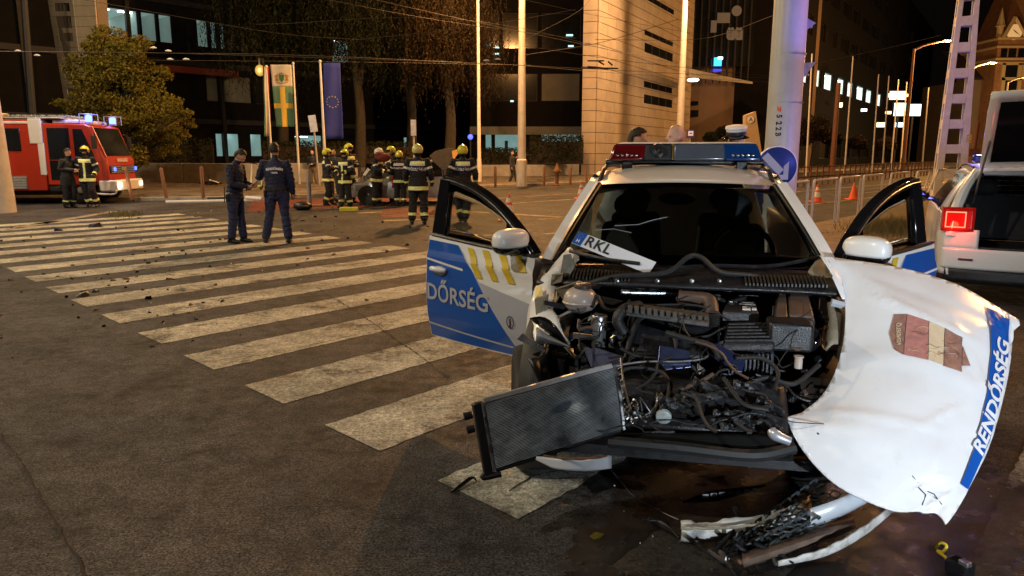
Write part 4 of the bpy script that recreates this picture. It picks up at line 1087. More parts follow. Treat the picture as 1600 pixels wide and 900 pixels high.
# willows
def willow(label, u, Y, ztop, r, n, seed, lm=M_WLEAF):
    rr = random.Random(seed); p0 = P(u, 238, Y); base = V((p0.x, Y, .12)); t = thing('willow_tree', label, 'tree', base, 0, 'trees in front of the office building')
    m2 = MB(); pts = bent([base, base + V((.2, 0, ztop * .3)), base + V((-.1, .2, ztop * .6)), base + V((.2, 0, ztop * .9))], 4)
    m2.tube(pts, [.38 * (1 - .75 * i / (len(pts) - 1)) for i in range(len(pts))], n=10); m2.build('trunk', M_BARK, t, world=True)
    lb = MB(); ends = []
    for i in range(16):
        a = 2 * PI * i / 16 + rr.uniform(-.2, .2); f = pts[rr.randint(5, len(pts) - 1)]; e = base + V((math.cos(a) * r * rr.uniform(.4, .9), math.sin(a) * r * rr.uniform(.4, .9), ztop * rr.uniform(.65, 1.0)))
        m_ = f.lerp(e, .5) + V((0, 0, .8)); lb.tube(bent([f, m_, e], 4), [.12, .11, .1, .09, .08, .06, .05, .04, .03], n=5); ends.append(e)
    lb.build('branches', M_BARK, t, world=True)
    m2 = MB()
    for i in range(n):
        e = rr.choice(ends); s = e + V((rr.gauss(0, r * .28), rr.gauss(0, r * .28), rr.gauss(0, .9))); ln = rr.uniform(1.5, 5.5) * (s.z / ztop)
        if s.z > ztop * 1.1: continue
        sw = V((rr.gauss(0, .12), rr.gauss(0, .12), 0))
        k = int(ln / .16)
        for j in range(k):
            p = s + sw * (j / k) ** 2 * 3 - V((0, 0, j * .16)) + V((rr.gauss(0, .03), rr.gauss(0, .03), 0))
            if p.z < 1.9: break
            a = V((rr.gauss(0, .5), rr.gauss(0, .5), -1)).normalized(); b = V((rr.uniform(-1, 1), rr.uniform(-1, 1), 0)).normalized(); l = rr.uniform(.07, .13)
            m2.add([p, p + a * l + b * .03, p + a * l * 2, p + a * l - b * .03], [(0, 1, 2, 3)])
    m2.build('crown', lm, t, world=True, smooth=False); return t
willow('dark weeping tree behind the green and yellow flag', 440, 46, 13, 3.2, 2000, 1)
willow('dark weeping tree right of the blue flag', 560, 45, 13, 3.2, 2000, 2)
willow('dark weeping tree above the white helmeted firefighter', 640, 47, 13.5, 3.0, 1900, 3)
willow('brownish weeping tree beside the thin pole', 700, 44, 12, 2.6, 1700, 4, M_BLEAF)
def hedge(label, a, b, h, th, seed, z0=.12, m=M_HEDGE, n=2600, name='hedge', cat='hedge'):
    rr = random.Random(seed); t = thing(name, label, cat, a); core = MB(); d = b - a; nn = V((-d.y, d.x, 0)).normalized() * th
    core.slab([a + nn * .15, b + nn * .15, b + nn * .85, a + nn * .85], (0, 0, h * .85)); core.build('branches', M_BARK, t, world=True, smooth=False)
    m2 = MB()
    for i in range(n):
        p = a + d * rr.random() + nn * rr.uniform(-.05, 1.05) + V((0, 0, rr.uniform(0.05, h) + z0 + rr.gauss(0, .05)))
        e = V((rr.uniform(-1, 1), rr.uniform(-1, 1), rr.uniform(-1, 1))).normalized(); f = e.orthogonal().normalized(); l = rr.uniform(.04, .09)
        m2.add([p - e * l, p + f * l * .6, p + e * l, p - f * l * .6], [(0, 1, 2, 3)])
    m2.build('foliage', m, t, world=True, smooth=False); return t
def GG(u, Y, z=0): p = P(u, 238, Y); return V((p.x, Y, z))
hedge('trimmed dark hedge block on the wall left of the stone block', GG(828, 49.5, .9), GG(912, 49.5, .9), 1.75, 1.2, 5, n=5200)
hedge('low dark hedge on the planter wall below the shop windows', GG(752, 50.5, .85), GG(826, 50.5, .85), 1.0, 1.0, 6)
hedge('dark shrubbery behind the planter wall at left', GG(212, 41, 1.0), GG(330, 42, 1.0), 1.3, 1.4, 7, n=4200)
hedge('dark shrubbery behind the firefighters', GG(410, 44, 1.0), GG(640, 46, 1.0), 1.2, 1.4, 8, n=5200)
for k, (u, v, r_, Y) in enumerate(((1131, 208, 14, 66), (1110, 214, 10, 64), (1160, 212, 12, 68), (1180, 214, 10, 68), (1270, 200, 26, 60), (1250, 215, 16, 58), (1300, 215, 14, 62), (1340, 222, 14, 66), (1385, 225, 14, 70))):
    p = P(u, v, Y); kk = r_ / FPX * Y
    lab = ['round dark bush beside the tram stop sign', 'small dark bush right of the stone block', 'dark bush beside the pale notice pillar', 'low dark bush left of the notice pillar', 'orange brown bushy tree right of the thick numbered pole', 'brown shrub at the foot of the thick numbered pole', 'brown shrub below the white window row', 'dim brown shrub behind the slim masts', 'dim brown shrub beyond the slim masts'][k]
    tree(lab, (p.x, Y, .12), [((p.x, Y, p.z), (kk, kk, kk * .8)), ((p.x + kk * .6, Y, p.z - kk * .3), (kk * .6, kk * .6, kk * .5)), ((p.x - kk * .6, Y, p.z - kk * .2), (kk * .6, kk * .6, kk * .5))], 2600 if r_ < 20 else 4200, .10, M_HEDGE if k < 4 else M_BLEAF, .08, max(.6, p.z - .5), 20 + k, 'bushes across the road', 'bush' if k != 4 else 'tree', 'bush' if k != 4 else 'tree')
# ================================================================== POLES, LAMPS, SIGNS, FLAGS, CONES
def streetlamp(label, base, h, arm, hdir, power=0, colr=SODIUM, r=.09, m=M_PALE, group='street lamps', lamp_r=.18, es=60, es_r=1.0, bulb=True, base_w=None, spot=None):
    base = V(base); hd = V((hdir[0], hdir[1], 0)).normalized()
    t = thing('street_lamp', label, 'street lamp', base, 0, group)
    m2 = MB(); m2.tube([base, base + V((0, 0, 1.2)), base + V((0, 0, 1.25)), base + V((0, 0, h))], [r * 1.5, r * 1.45, r * 1.15, r * .7], n=14); m2.build('pole', m, t, world=True)
    top = base + V((0, 0, h - .1)); tip = top + hd * arm + V((0, 0, .45 + arm * .12))
    m2 = MB(); m2.tube(bent([top, top + hd * arm * .4 + V((0, 0, .3 + arm * .05)), tip], 4), [r * .6] * 9, n=8); m2.build('arm', m, t, world=True)
    m2 = MB(); m2.T = Matrix.Translation(tip + hd * .3) @ hd.to_track_quat('X', 'Z').to_matrix().to_4x4(); m2.ell((0, 0, .03), (.42, .17, .10), cut=lambda c: c.z > -.02)
    hb = m2.build('lamp_head', M_GALV, t, world=True, solid=.01)
    if bulb:
        m2 = MB(); m2.T = Matrix.Translation(tip + hd * .3) @ hd.to_track_quat('X', 'Z').to_matrix().to_4x4(); m2.ell((0, 0, .0), (.32 * es_r, .14 * es_r, .09 * es_r)); g = m2.build('lamp_glass', emis('lamp_glow_%d' % es, colr, es), hb, world=True)
    if power:
        lamp('street_and_added_light', tip + hd * .3 - V((0, 0, .28)), colr, power, lamp_r, t)
    return t
# (calibration: watts chosen so that the asphalt reads as in the photograph)
LP = 2300
def pole_at(u, v): return G(u, v)
b = G(1410, 270); streetlamp('sodium street lamp burning on the curved arm right of the numbered pole', b, P(1425, 76, b.y).z, 2.6, (1, .15), 5200, r=.13, m=M_RUST, es=70, es_r=.9)
b = G(1503, 262); b = GG(1503, 66); streetlamp('sodium street lamp burning just right of the lattice mast', b, P(1525, 108, 66).z, 1.6, (1, .1), 5000, r=.1, es=70, es_r=.9)
b = GG(1562, 82); streetlamp('smaller sodium street lamp burning in front of the clock tower', b, P(1566, 128, 82).z, 2.2, (1, .1), 2500, r=.1, es=70, es_r=.8)
# lamps on the tall posts whose heads stand above the frame
pb = G(815, 291, .12); streetlamp('thick pale lamp post beside the leaning bystander', pb, 11.5, 1.6, (-.2, -1), 10500, (1, .46, .14), r=.17, bulb=True, es=20)
pb = G(749, 284, .12); streetlamp('slim warm lit lamp post right of the weeping trees', pb, 11.5, 1.4, (-.3, -1), 2600, (1, .48, .16), r=.085, es=20)
pb = GG(1061, 49, .12); streetlamp('thick pale lamp post standing in front of the stone block slit windows', pb, 12.5, 2.2, (.3, -1), 6800, (1, .54, .23), r=.22, es=20)
b = GG(1302, 56, .12); 
t = thing('mast', 'brown painted mast across the road right of the numbered pole', 'pole', b); m2 = MB(); m2.tube([b, b + V((0, 0, P(1308, 132, 56).z))], [.2, .16], n=12); m2.build('pole', M_RUST, t, world=True)
t = thing('mast', 'short rusty post with a round plate behind the tailgate car', 'pole', GG(1519, 52, 0)); m2 = MB(); b = GG(1519, 52, 0); m2.tube([b, b + V((0.15, 0, P(1524, 192, 52).z))], [.16, .14], n=10); m2.build('pole', M_RUST, t, world=True); m2 = MB(); m2.box(b + V((0, -.2, P(1517, 238, 52).z)), (.7, .08, .5)); m2.build('plate', M_RUST, t, world=True)
# lamps behind and beside the photographer
streetlamp('street lamp behind the photographer at left', (-9.5, -2.5, 0), 9.5, 2.0, (1, .5), 2100, (1, .90, .74), r=.1, es=20)
streetlamp('street lamp far left beside the crossing', (-19, 9, 0), 9.5, 2.0, (1, .2), 3600, (1, .77, .48), r=.1, es=20)
streetlamp('street lamp on the right behind the second car', (15.5, 9, 0), 9.5, 2.0, (-1, .2), 3000, SODIUM, r=.1, es=20)
# unseen tripod lamp added for the cold light, in place of vehicle lights
t = thing('stand_in_lamp', 'unseen tripod lamp added in place of vehicle lights behind the camera', 'work light', (2.6, -2.8, 0))
m2 = MB(); m2.tube([(0, 0, .3), (0, 0, .8)], .025)
for a in range(3): m2.tube([(0, 0, .7), (.4 * math.cos(a * 2.1), .4 * math.sin(a * 2.1), 0)], .015)
m2.build('stand', M_DARKM, t); m2 = MB(); m2.box((0, 0, .85), (.3, .1, .22)); m2.build('housing', M_YEL, t, bevel=.01)
m2 = MB(); m2.box((0, .052, .85), (.26, .008, .18)); m2.build('lens', emis('stand_in_lamp_glow', (.8, .92, 1), 8), t)
lamp('stand_in_lamp_beam', (2.6, -2.70, .85), (.80, .90, 1.0), 1500, .05, t, spot=46, target=(2.35, 3.0, .25), blend=1.0)

def catmat(): pass
# numbered thick pole with the arrow sign
pb = GG(1221, 11.9, .13)
t = thing('numbered_pole', 'very thick pale concrete pole lettered 522B, lit blue on its right side', 'pole', pb)
m2 = MB(); m2.tube([pb, pb + V((0, 0, 4)), pb + V((.05, 0, 9.5))], [.265, .250, .232], n=40); m2.build('pole', mat('grey_painted_pole', (.50, .49, .47), .38, var=.08, vs=3, bump=.06, bs=15, dirt=.04, dcol=(.3, .28, .26)), t, world=True)
for z in (1.68 + .62, 1.68 + 1.35):
    m2 = MB(); m2.lathe([(.253, 0), (.262, .005), (.262, .02), (.253, .025)], c=pb + V((0.01, 0, z)), n=40); m2.build('pole_clamp', M_GALV, t, world=True)
mtx = mat('pole_lettering', (.02, .02, .03), .6, var=0)
tow = V((-pb.x, -pb.y, 0)).normalized(); rt = V((-tow.y, tow.x, 0))
def polemap(x, y, z0, r_=.256): a = x / r_; return pb + V((0, 0, z0 + y)) + (tow * math.cos(a) + rt * math.sin(a)) * (r_ + .004)
for ch, v in (('5', 180), ('2', 191), ('2', 200), ('B', 209)):
    z = P(1213, v, 11.35).z; sheet_text('pole_lettering', ch, .105, lambda x, y: polemap(y * 1.1 - .07, -x, z - pb.z), mtx, t, world=True, bold=.004)
z = P(1213, 168, 11.35).z; decal('pole_mark', [[(-.1, -.03), (-.04, -.05), (-.05, .05), (-.07, .0), (-.11, .06)]], lambda x, y: polemap(x, y, z - pb.z), M_ORANGE, t, world=True)
M_SIGNB = mat('sign_blue', (.005, .028, .17), .4, var=.05)
t = thing('arrow_sign', 'round blue sign with a white arrow pointing down right, clamped to the thick pole', 'road sign', P(1215, 262, 11.2))
c = P(1213, 261, 11.4); rM = Matrix.Rotation(R(-3), 3, 'Z') @ Matrix.Rotation(PI / 2, 3, 'X')
m2 = MB(); m2.lathe([(.300, -.015), (.300, .015), (.293, .02), (0, .02)], c=c, M=rM, n=40); m2.build('plate', M_SIGNB, t, world=True)
m2 = MB(); m2.lathe([(.316, -.018), (.316, .017), (.301, .022), (.301, -.018)], c=c, M=rM, n=40); m2.build('rim', M_DECALW, t, world=True)
def sgn(x, y): return c + rM @ V((x * 1.15, y * 1.15, .026))
arrow = [(-.2, .15), (-.15, .20), (.07, -.03), (.07, .09), (.155, .02), (.155, -.18), (-.05, -.18), (.01, -.10), (-.13 + .13, -.10)]
arrow = [(-.19, .13), (-.13, .19), (.08, -.02), (.08, .07), (.15, .0), (.15, -.16), (-.01, -.16), (-.06 + .12 - .0, -.09), (.02, -.09)]
decal('arrow', [[(-.20, .12), (-.13, .19), (.095, -.035), (.025, -.105)], [(.155, .075), (.155, -.165), (-.085, -.165), (-.02, -.10), (.09, -.10), (.09, .01)]], sgn, M_SILV, t, world=True)
for (l, pts, Y) in (('triangular sign seen from behind, upper of two on the thick pole', [(1253, 15), (1275, 36), (1252, 62)], 11.9), ('triangular sign seen from behind, lower of two on the thick pole', [(1250, 100), (1275, 97), (1249, 146)], 11.9)):
    t = thing('triangular_sign', l, 'road sign', P(*pts[1], Y)); P3 = [P(*q, Y) for q in pts]; ctr = sum(P3, V()) / 3
    P3[0] += V((-.14, 0, 0)); P3[2] += V((-.12, 0, 0))
    m2 = MB(); m2.slab(P3, (0, .012, 0)); m2.build('plate', M_GALV, t, world=True, smooth=False)
    m2 = MB(); m2.tube([pb + V((.2, .05, ctr.z - .13)), pb + V((.45, .28, ctr.z - .13))], .02); m2.build('bracket', M_GALV, t, world=True)
# lattice mast of concrete
mb_ = G(1479, 316, .0); Ht = 9.5
t = thing('lattice_mast', 'tapering white concrete ladder mast with square openings on the island', 'mast', mb_)
M_MAST = mat('pale_mast_concrete', (.50, .49, .47), .7, var=.12, vs=4, bump=.15, bs=25, dirt=.08)
w0, w1 = .98, .42; dep0, dep1 = .55, .34; ang = R(-20)
Rz = Matrix.Rotation(ang, 3, 'Z')
def mq(x, y, z): k = z / Ht; return mb_ + Rz @ V((x * (w0 + (w1 - w0) * k) / 2, y * (dep0 + (dep1 - dep0) * k) / 2, 0)) + V((0, 0, z))
for sx in (-1, 1):
    for sy in (-1, 1):
        m2 = MB(); 
        def cr(z, sx=sx, sy=sy): return [mq(sx, sy, z), mq(sx * .52, sy, z), mq(sx * .52, sy * .52, z), mq(sx, sy * .52, z)]
        m2.loft([cr(.0), cr(Ht)]); m2.build('leg', M_MAST, t, world=True, smooth=False, bevel=.006)
z = 0.0; k = 0
while z < Ht - .3:
    th_ = .30 if k else .40
    for sy in (-1, 1):
        m2 = MB(); a = .515
        m2.hexa([mq(-a, sy * .97, z), mq(a, sy * .97, z), mq(a, sy * .97, z + th_), mq(-a, sy * .97, z + th_)], [mq(-a, sy * .68, z), mq(a, sy * .68, z), mq(a, sy * .68, z + th_), mq(-a, sy * .68, z + th_)]); m2.build('rung', M_MAST, t, world=True, smooth=False, bevel=.006)
    for sx in (-1, 1):
        m2 = MB(); m2.hexa([mq(sx * .97, -.515, z), mq(sx * .97, .515, z), mq(sx * .97, .515, z + th_), mq(sx * .97, -.515, z + th_)], [mq(sx * .68, -.515, z), mq(sx * .68, .515, z), mq(sx * .68, .515, z + th_), mq(sx * .68, -.515, z + th_)]); m2.build('rung', M_MAST, t, world=True, smooth=False, bevel=.006)
    z += .82; k += 1
m2 = MB(); m2.box(mb_ + V((0, 0, .12)), (1.15, .75, .24), rz=ang); m2.build('footing', M_MAST, t, world=True, smooth=False, bevel=.02)
cz = P(1492, 218, 26).z
sheet_text('mast_plate', '123', .2, lambda x, y: mq(.98, -1.03, cz + x) + V((-y, 0, 0)) * 1, M_YEL, t, world=True, bold=.01)
# hoop railings
lineA, lineB = G(1236, 363, .13), G(1455, 310, .13)
dd = (lineB - lineA)
for k, (u0, u1, v) in enumerate(((1236, 1262, 0), (1271, 1307, 0), (1312, 1343, 0), (1348, 1377, 0), (1385, 1411, 0), (1420, 1440, 0), (1446, 1461, 0))):
    def on(u):
        r_ = ray(u, 300); t_2 = (lineA.x * r_.y - lineA.y * r_.x) / (dd.y * r_.x - dd.x * r_.y); return lineA + dd * t_2
    a, b = on(u0), on(u1); h = .98; ln = .0
    lean_ = V((0, 0, 0)) if k < 4 else V((.12 * (k - 3), .05, 0))
    d = (b - a).normalized(); up = V((0, 0, 1))
    t = thing('hoop_railing', ['nearest grey steel hoop rail right of the thick pole', 'second grey steel hoop rail from the thick pole', 'third grey steel hoop rail, in front of the orange cone', 'fourth grey steel hoop rail, above the open right door', 'slightly bent hoop rail seen through the right door window', 'bent hoop rail near the lattice mast', 'last bent hoop rail beside the lattice mast'][k], 'railing', a, 0, 'hoop railings along the island')
    pts = [a, a + up * (h - .07) + lean_, a + up * (h - .02) + lean_ + d * .02, a + up * h + lean_ + d * .07, b + up * h + lean_ - d * .07, b + up * (h - .02) + lean_ - d * .02, b + up * (h - .07) + lean_, b]
    m2 = MB(); m2.tube(pts, .027, n=10); m2.build('tube', mat('hoop_paint', (.52, .53, .57), .4, var=.12), t, world=True)
    for p in (a, b): m2 = MB(); m2.lathe([(.05, 0), (.05, .008), (.03, .01)], c=p, n=12); m2.build('foot_plate', M_GALV, t, world=True)
# flags
M_POLEW = mat('white_flagpole', (.62, .60, .55), .5, var=.1)
def flagpole(label, u0, v0, ub, vb, r=.05):
    b = G(ub, vb, .12); p = P(u0, v0, b.y); t = thing('flagpole', label, 'flagpole', b, 0, 'flagpoles before the office building')
    m2 = MB(); m2.tube([b, V((p.x, b.y, p.z))], [r * 1.3, r * .8], n=12); m2.build('pole', M_POLEW, t, world=True)
    m2 = MB(); m2.ell(V((p.x, b.y, p.z)), (.07, .07, .07)); m2.build('finial', M_POLEW, t, world=True); return b
b1 = flagpole('white flagpole right of the green and yellow flag', 458, 99, 468, 287)
b2 = flagpole('white flagpole carrying the blue starred flag', 500, 96, 510, 292, .055)
b3 = flagpole('white flagpole of the red white and green flag', 416, 104, 427, 290, .045)
def flag(label, px, Y, name='flag', amp=.06, ph=0):
    a, b_, c_, d_ = [P(u, v, Y) for u, v in px]      # top-left, top-right, bottom-right, bottom-left
    W = (b_ - a).length; Hh = (d_ - a).length
    t = thing(name, label, 'flag', a)
    def fn(x, y, o=0):   # x 0..1, y 0..1 downward
        p = a.lerp(b_, x).lerp(d_.lerp(c_, x), y); return p + V((0, amp * math.sin(x * 7 + y * 2.2 + ph) * (.4 + .6 * y) + .03 * math.sin(y * 9 + ph) - o, 0))
    return t, fn, W, Hh
def fpanel(t, fn, x0, x1, y0, y1, m, o=0, nm='panel'):
    q = MB(); q.grid(lambda a, b: fn(x0 + (x1 - x0) * a, y0 + (y1 - y0) * b, o), 12, 16); return q.build(nm, m, t, world=True, solid=.004 if not o else 0)
fg, fw_, fy, fr_, fb_ = [mat(n, c, .8, var=.08) for n, c in (('flag_green', (.09, .21, .14)), ('flag_white', (.52, .50, .44)), ('flag_yellow', (.58, .40, .06)), ('flag_red', (.42, .045, .02)), ('flag_blue', (.018, .03, .24)))]
t, fn, W, Hh = flag('green banner with a yellow cross and a white top bearing a crest', ((422, 101), (455, 101), (460, 198), (431, 198)), 39.5)
fpanel(t, fn, 0, 1, .35, 1, fg); fpanel(t, fn, 0, 1, 0, .35, fw_)
fpanel(t, fn, .38, .64, .352, .999, fy, .012, 'cross_bar'); fpanel(t, fn, .002, .998, .62, .70, fy, .014, 'cross_bar')
gold, dgreen = mat('crest_gold', (.30, .17, .03), .7, var=.2), mat('crest_green', (.05, .13, .05), .7, var=.2)
def cmap(x, y): return fn(.5 + x, .21 + y, .02)
decal('crest_shield', [[(-.13, -.05), (.13, -.05), (.12, .03), (0, .075), (-.12, .03)]], cmap, dgreen, t, True)
decal('crest_crown', [[(-.12, -.058), (-.1, -.085), (-.05, -.07), (0, -.095), (.05, -.07), (.1, -.085), (.12, -.058)]], cmap, gold, t, True)
for s in (-1, 1): decal('crest_supporter', [[(s * .15, -.05), (s * .22, -.06), (s * .36, -.03), (s * .30, .0), (s * .34, .045), (s * .25, .05), (s * .16, .055), (s * .2, 0)]], cmap, gold, t, True)
decal('crest_ribbon', [[(-.3, .06), (0, .085), (.3, .06), (.3, .075), (0, .1), (-.3, .075)]], cmap, gold, t, True)
t, fn, W, Hh = flag('blue banner with a ring of yellow stars', ((504, 98), (531, 98), (537, 217), (507, 217)), 38.2, ph=1.3)
fpanel(t, fn, 0, 1, 0, 1, fb_)
star_m = mat('star_yellow', (.50, .40, .05), .7, var=.05)
for k in range(12):
    a0 = k * PI / 6; cx, cy = .5 + .31 * math.cos(a0), .51 + .31 * math.sin(a0) * W / Hh
    pl = [(cx + .05 * (1 if j % 2 == 0 else .42) * math.sin(j * PI / 5), cy - .05 * (1 if j % 2 == 0 else .42) * math.cos(j * PI / 5) * W / Hh) for j in range(10)]
    decal('star', [pl], lambda x, y: fn(x, y, .014), star_m, t, True)
t, fn, W, Hh = flag('narrow furled red white and green banner at the left of the flags', ((410, 104), (420, 104), (424, 213), (414, 213)), 39.4, ph=2, amp=.1)
fpanel(t, fn, 0, .28, 0, 1, fg); fpanel(t, fn, .28, .55, 0, 1, fw_); fpanel(t, fn, .55, 1, 0, 1, fr_)
# slim masts along the right-hand road
for k, (u0, v0, ub, Y) in enumerate(((1373, 116, 1365, 58), (1389, 119, 1381, 62), (1404, 124, 1394, 66), (1417, 128, 1409, 70), (1451, 137, 1443, 64), (1333, 88, 1322, 56), (1269, 84, 1262, 50), (1297, -30, 1292, 52))):
    if k == 7: continue
    b = GG(ub, Y, .12); tp = P(u0, v0, Y); lab = ['tallest slim pale mast right of the brown mast', 'second slim pale mast from the left before the lit signs', 'slim pale mast in front of the left lit sign', 'slim pale mast between the two lit signs', 'slim pale mast right of the lit signs', 'faint slim mast before the white windows', 'faint slim mast beside the thick numbered pole'][k]
    t = thing('flagpole', lab, 'flagpole', b, 0, 'slim masts along the right road'); m2 = MB(); m2.tube([b, V((tp.x, Y, tp.z))], [.07, .045], n=8); m2.build('pole', M_PALE, t, world=True)
# lit white signboards
for k, (u0, v0, u1, v1, Y) in enumerate(((1398, 161, 1413, 181, 74), (1420, 163, 1437, 181, 74))):
    t = thing('lit_signboard', ['left of the two glowing white signboards beyond the slim masts', 'right of the two glowing white signboards beyond the slim masts'][k], 'sign', P((u0 + u1) / 2, v1, Y)); a, b = P(u0, v0, Y), P(u1, v1, Y)
    m2 = MB(); m2.box(((a.x + b.x) / 2, Y, (a.z + b.z) / 2), (b.x - a.x, .25, a.z - b.z)); m2.build('panel', emis('signboard_glow', (.75, .95, .75), 2.2), t, world=True)
    m2 = MB(); m2.box(((a.x + b.x) / 2, Y + .15, (a.z + b.z) / 2), (b.x - a.x + .15, .25, a.z - b.z + .15)); m2.build('frame', M_DARKM, t, world=True)
    m2 = MB(); m2.tube([((a.x + b.x) / 2, Y + .2, 0), ((a.x + b.x) / 2, Y + .2, b.z)], .1); m2.build('post', M_DARKM, t, world=True)
# small shop lights far right
for k, (u, v, c_, s_) in enumerate(((1309, 164, (1, .75, .4), .5), (1300, 171, (1, .7, .3), .3), (1377, 195, (1, .6, .3), .5), (1405, 195, (.5, .8, 1), .5), (1388, 176, (1, .6, .2), .3), (1403, 149, (1, .7, .5), .9), (1393, 149, (1, .5, .2), .4), (1416, 149, (1, .5, .2), .3), (1350, 172, (.7, .9, .8), .3))):
    p = P(u, v, 88); t = thing('shop_light', ['warm lamp just right of the brown mast', 'dimmer warm lamp below the one by the brown mast', 'orange lamp beyond the slim masts near the ground', 'bluish lamp beyond the slim masts near the ground', 'small orange lamp left of the glowing signboards', 'bright pinkish lamp above the left signboard', 'tiny orange lamp left above the signboards', 'tiny orange lamp right above the signboards', 'faint greenish lamp below the white window row'][k], 'lamp', p, 0, 'small lights far down the right road'); m2 = MB(); m2.box(p, (s_ * 2, .2, s_)); m2.build('glow', emis('shop_glow_%d' % k, c_, 4), t, world=True)
    m2 = MB(); m2.box(p + V((0, .2, 0)), (s_ * 2.2, .2, s_ * 1.3)); m2.build('housing', M_DARKM, t, world=True)
# fence of short posts on the right-hand pavement, and bollards on the far one
fp0, fp1 = G(1245, 292), G(1470, 272)
t = thing('railing_fence', 'long low rusty railing on the far side of the right road', 'fence', fp0)
n_ = 34
for k in range(n_ + 1):
    p = fp0.lerp(fp1, k / n_); m2 = MB(); m2.box(p + V((0, 0, .5)), (.07, .07, 1.0)); m2.build('post', M_RUST, t, world=True, smooth=False)
for z in (.45, .95):
    m2 = MB(); m2.tube([fp0 + V((0, 0, z)), fp1 + V((0, 0, z))], .03, n=6); m2.build('rail', M_RUST, t, world=True)
for k, (u, v, h, lab) in enumerate(((260, 310, 1.05, 'leaning dark bollard left of the white pole on the ground'), (318, 310, 1.1, 'dark bollard above the white pole on the ground'), (774, 293, .95, 'dark bollard behind the walking firefighter'), (850, 291, .9, 'dark bollard left of the hydrant'), (891, 289, .85, 'dark bollard right of the hydrant'), (917, 286, .8, 'tilted dark bollard before the stone block'), (946, 283, .7, 'dark bollard hidden by the car roof edge'), (206, 312, 1.0, 'brown bollard beside the fire engine bumper'))):
    b = G(u, v, .12); t = thing('bollard', lab, 'bollard', b, 0, 'bollards along the far kerb'); lean_ = V((-.1, 0, 0)) if k in (0, 5, 7) else V()
    m2 = MB(); m2.tube([b, b + V((0, 0, h - .06)) + lean_, b + V((0, 0, h)) + lean_], [.06, .06, .03], n=10); m2.build('post', M_RUST, t, world=True)
# hydrant
b = G(870, 290, .12); t = thing('hydrant', 'rusty standing fire hydrant between two bollards', 'hydrant', b)
m2 = MB(); m2.lathe([(.16, 0), (.16, .05), (.09, .07), (.09, .62), (.15, .64), (.15, .72), (.12, .78), (.05, .95), (.03, 1.05)], c=b, n=16); m2.build('barrel', M_RUST, t, world=True)
m2 = MB(); m2.tube([b + V((-.2, 0, .66)), b + V((.2, 0, .66))], .05); m2.build('outlet', M_RUST, t, world=True)
# cones
def cone(label, b, h=.5, full=False):
    t = thing('traffic_cone', label, 'traffic cone', b, 0, 'traffic cones'); r0, r1 = .14 * h / .5, .025
    R_ = lambda z: r0 + (r1 - r0) * z / h
    m2 = MB(); m2.box((0, 0, .02), (r0 * 2.7, r0 * 2.7, .04)); m2.build('base', M_ORANGE, t, bevel=.01)
    zs = [(.04, h, M_ORANGE)] if full else [(.04, .30 * h, M_ORANGE), (.30 * h, .58 * h, M_CONEW), (.58 * h, .68 * h, M_ORANGE), (.68 * h, .84 * h, M_CONEW), (.84 * h, h, M_ORANGE)]
    for a, c_, m_ in zs: m2 = MB(); m2.lathe([(R_(a) * .9, a), (R_(a), a), (R_(c_), c_), (R_(c_) * .9, c_)], n=20); m2.build('cone_band', m_, t)
    return t
cone('orange and white cone seen through the blue car door window', G(795, 345), .68)
cone('small orange and white cone left of the car windscreen', G(908, 311), .62)
cone('orange and white cone behind the second hoop rail', G(1276, 316), .6)
cone('plain orange cone behind the third hoop rail', G(1333, 312), .6, True)
cone('orange cone at the feet of the walking firefighter', G(712, 313), .55)
# direction and bus stop signs
for (lab, u, v0, v1, Y, w_, tilt) in (('narrow tilted grey sign left of the blue flag', 489, 180, 206, 36, .35, .12), ('narrow pale sign plate above the firefighter helmets', 646, 187, 212, 36, .25, 0)):
    t = thing('post_sign', lab, 'sign', GG(u, Y)); a, b = P(u, v0, Y), P(u, v1, Y); m2 = MB(); m2.box((a + b) / 2, (w_, .05, a.z - b.z), rot=Matrix.Rotation(-tilt, 3, 'Y')); m2.build('plate', M_GALV, t, world=True)
    m2 = MB(); m2.tube([GG(u + (8 if tilt else 0), Y), (a + b) / 2 + V((0, .06, 0))], .045); m2.build('post', M_GALV, t, world=True)
t = thing('post_sign', 'grey post leaning beside the leftmost firefighter of the group', 'sign post', G(484, 322)); b = G(484, 322); m2 = MB(); m2.tube([b, b + V((0, 0, 1.1))], .07); m2.build('post', M_GALV, t, world=True)
t = thing('tram_stop_sign', 'small square violet and white stop sign right of the stone block', 'sign', GG(1079, 40)); c = P(1079, 209, 40)
m2 = MB(); m2.box(c, (.40, .06, .42)); m2.build('plate', mat('violet_sign', (.06, .05, .22), .5), t, world=True); m2 = MB(); m2.box(c + V((0, -.035, .02)), (.27, .01, .25)); m2.build('face', mat('sign_face_lit', (.6, .55, .6), .5, emit=(.8, .7, .8), es=.25), t, world=True); m2 = MB(); m2.box(c + V((0, -.043, .02)), (.13, .008, .05)); m2.build('symbol', M_DARKM, t, world=True)
m2 = MB(); m2.tube([GG(1079, 40), c - V((0, -.05, .2))], .035); m2.build('post', M_GALV, t, world=True)
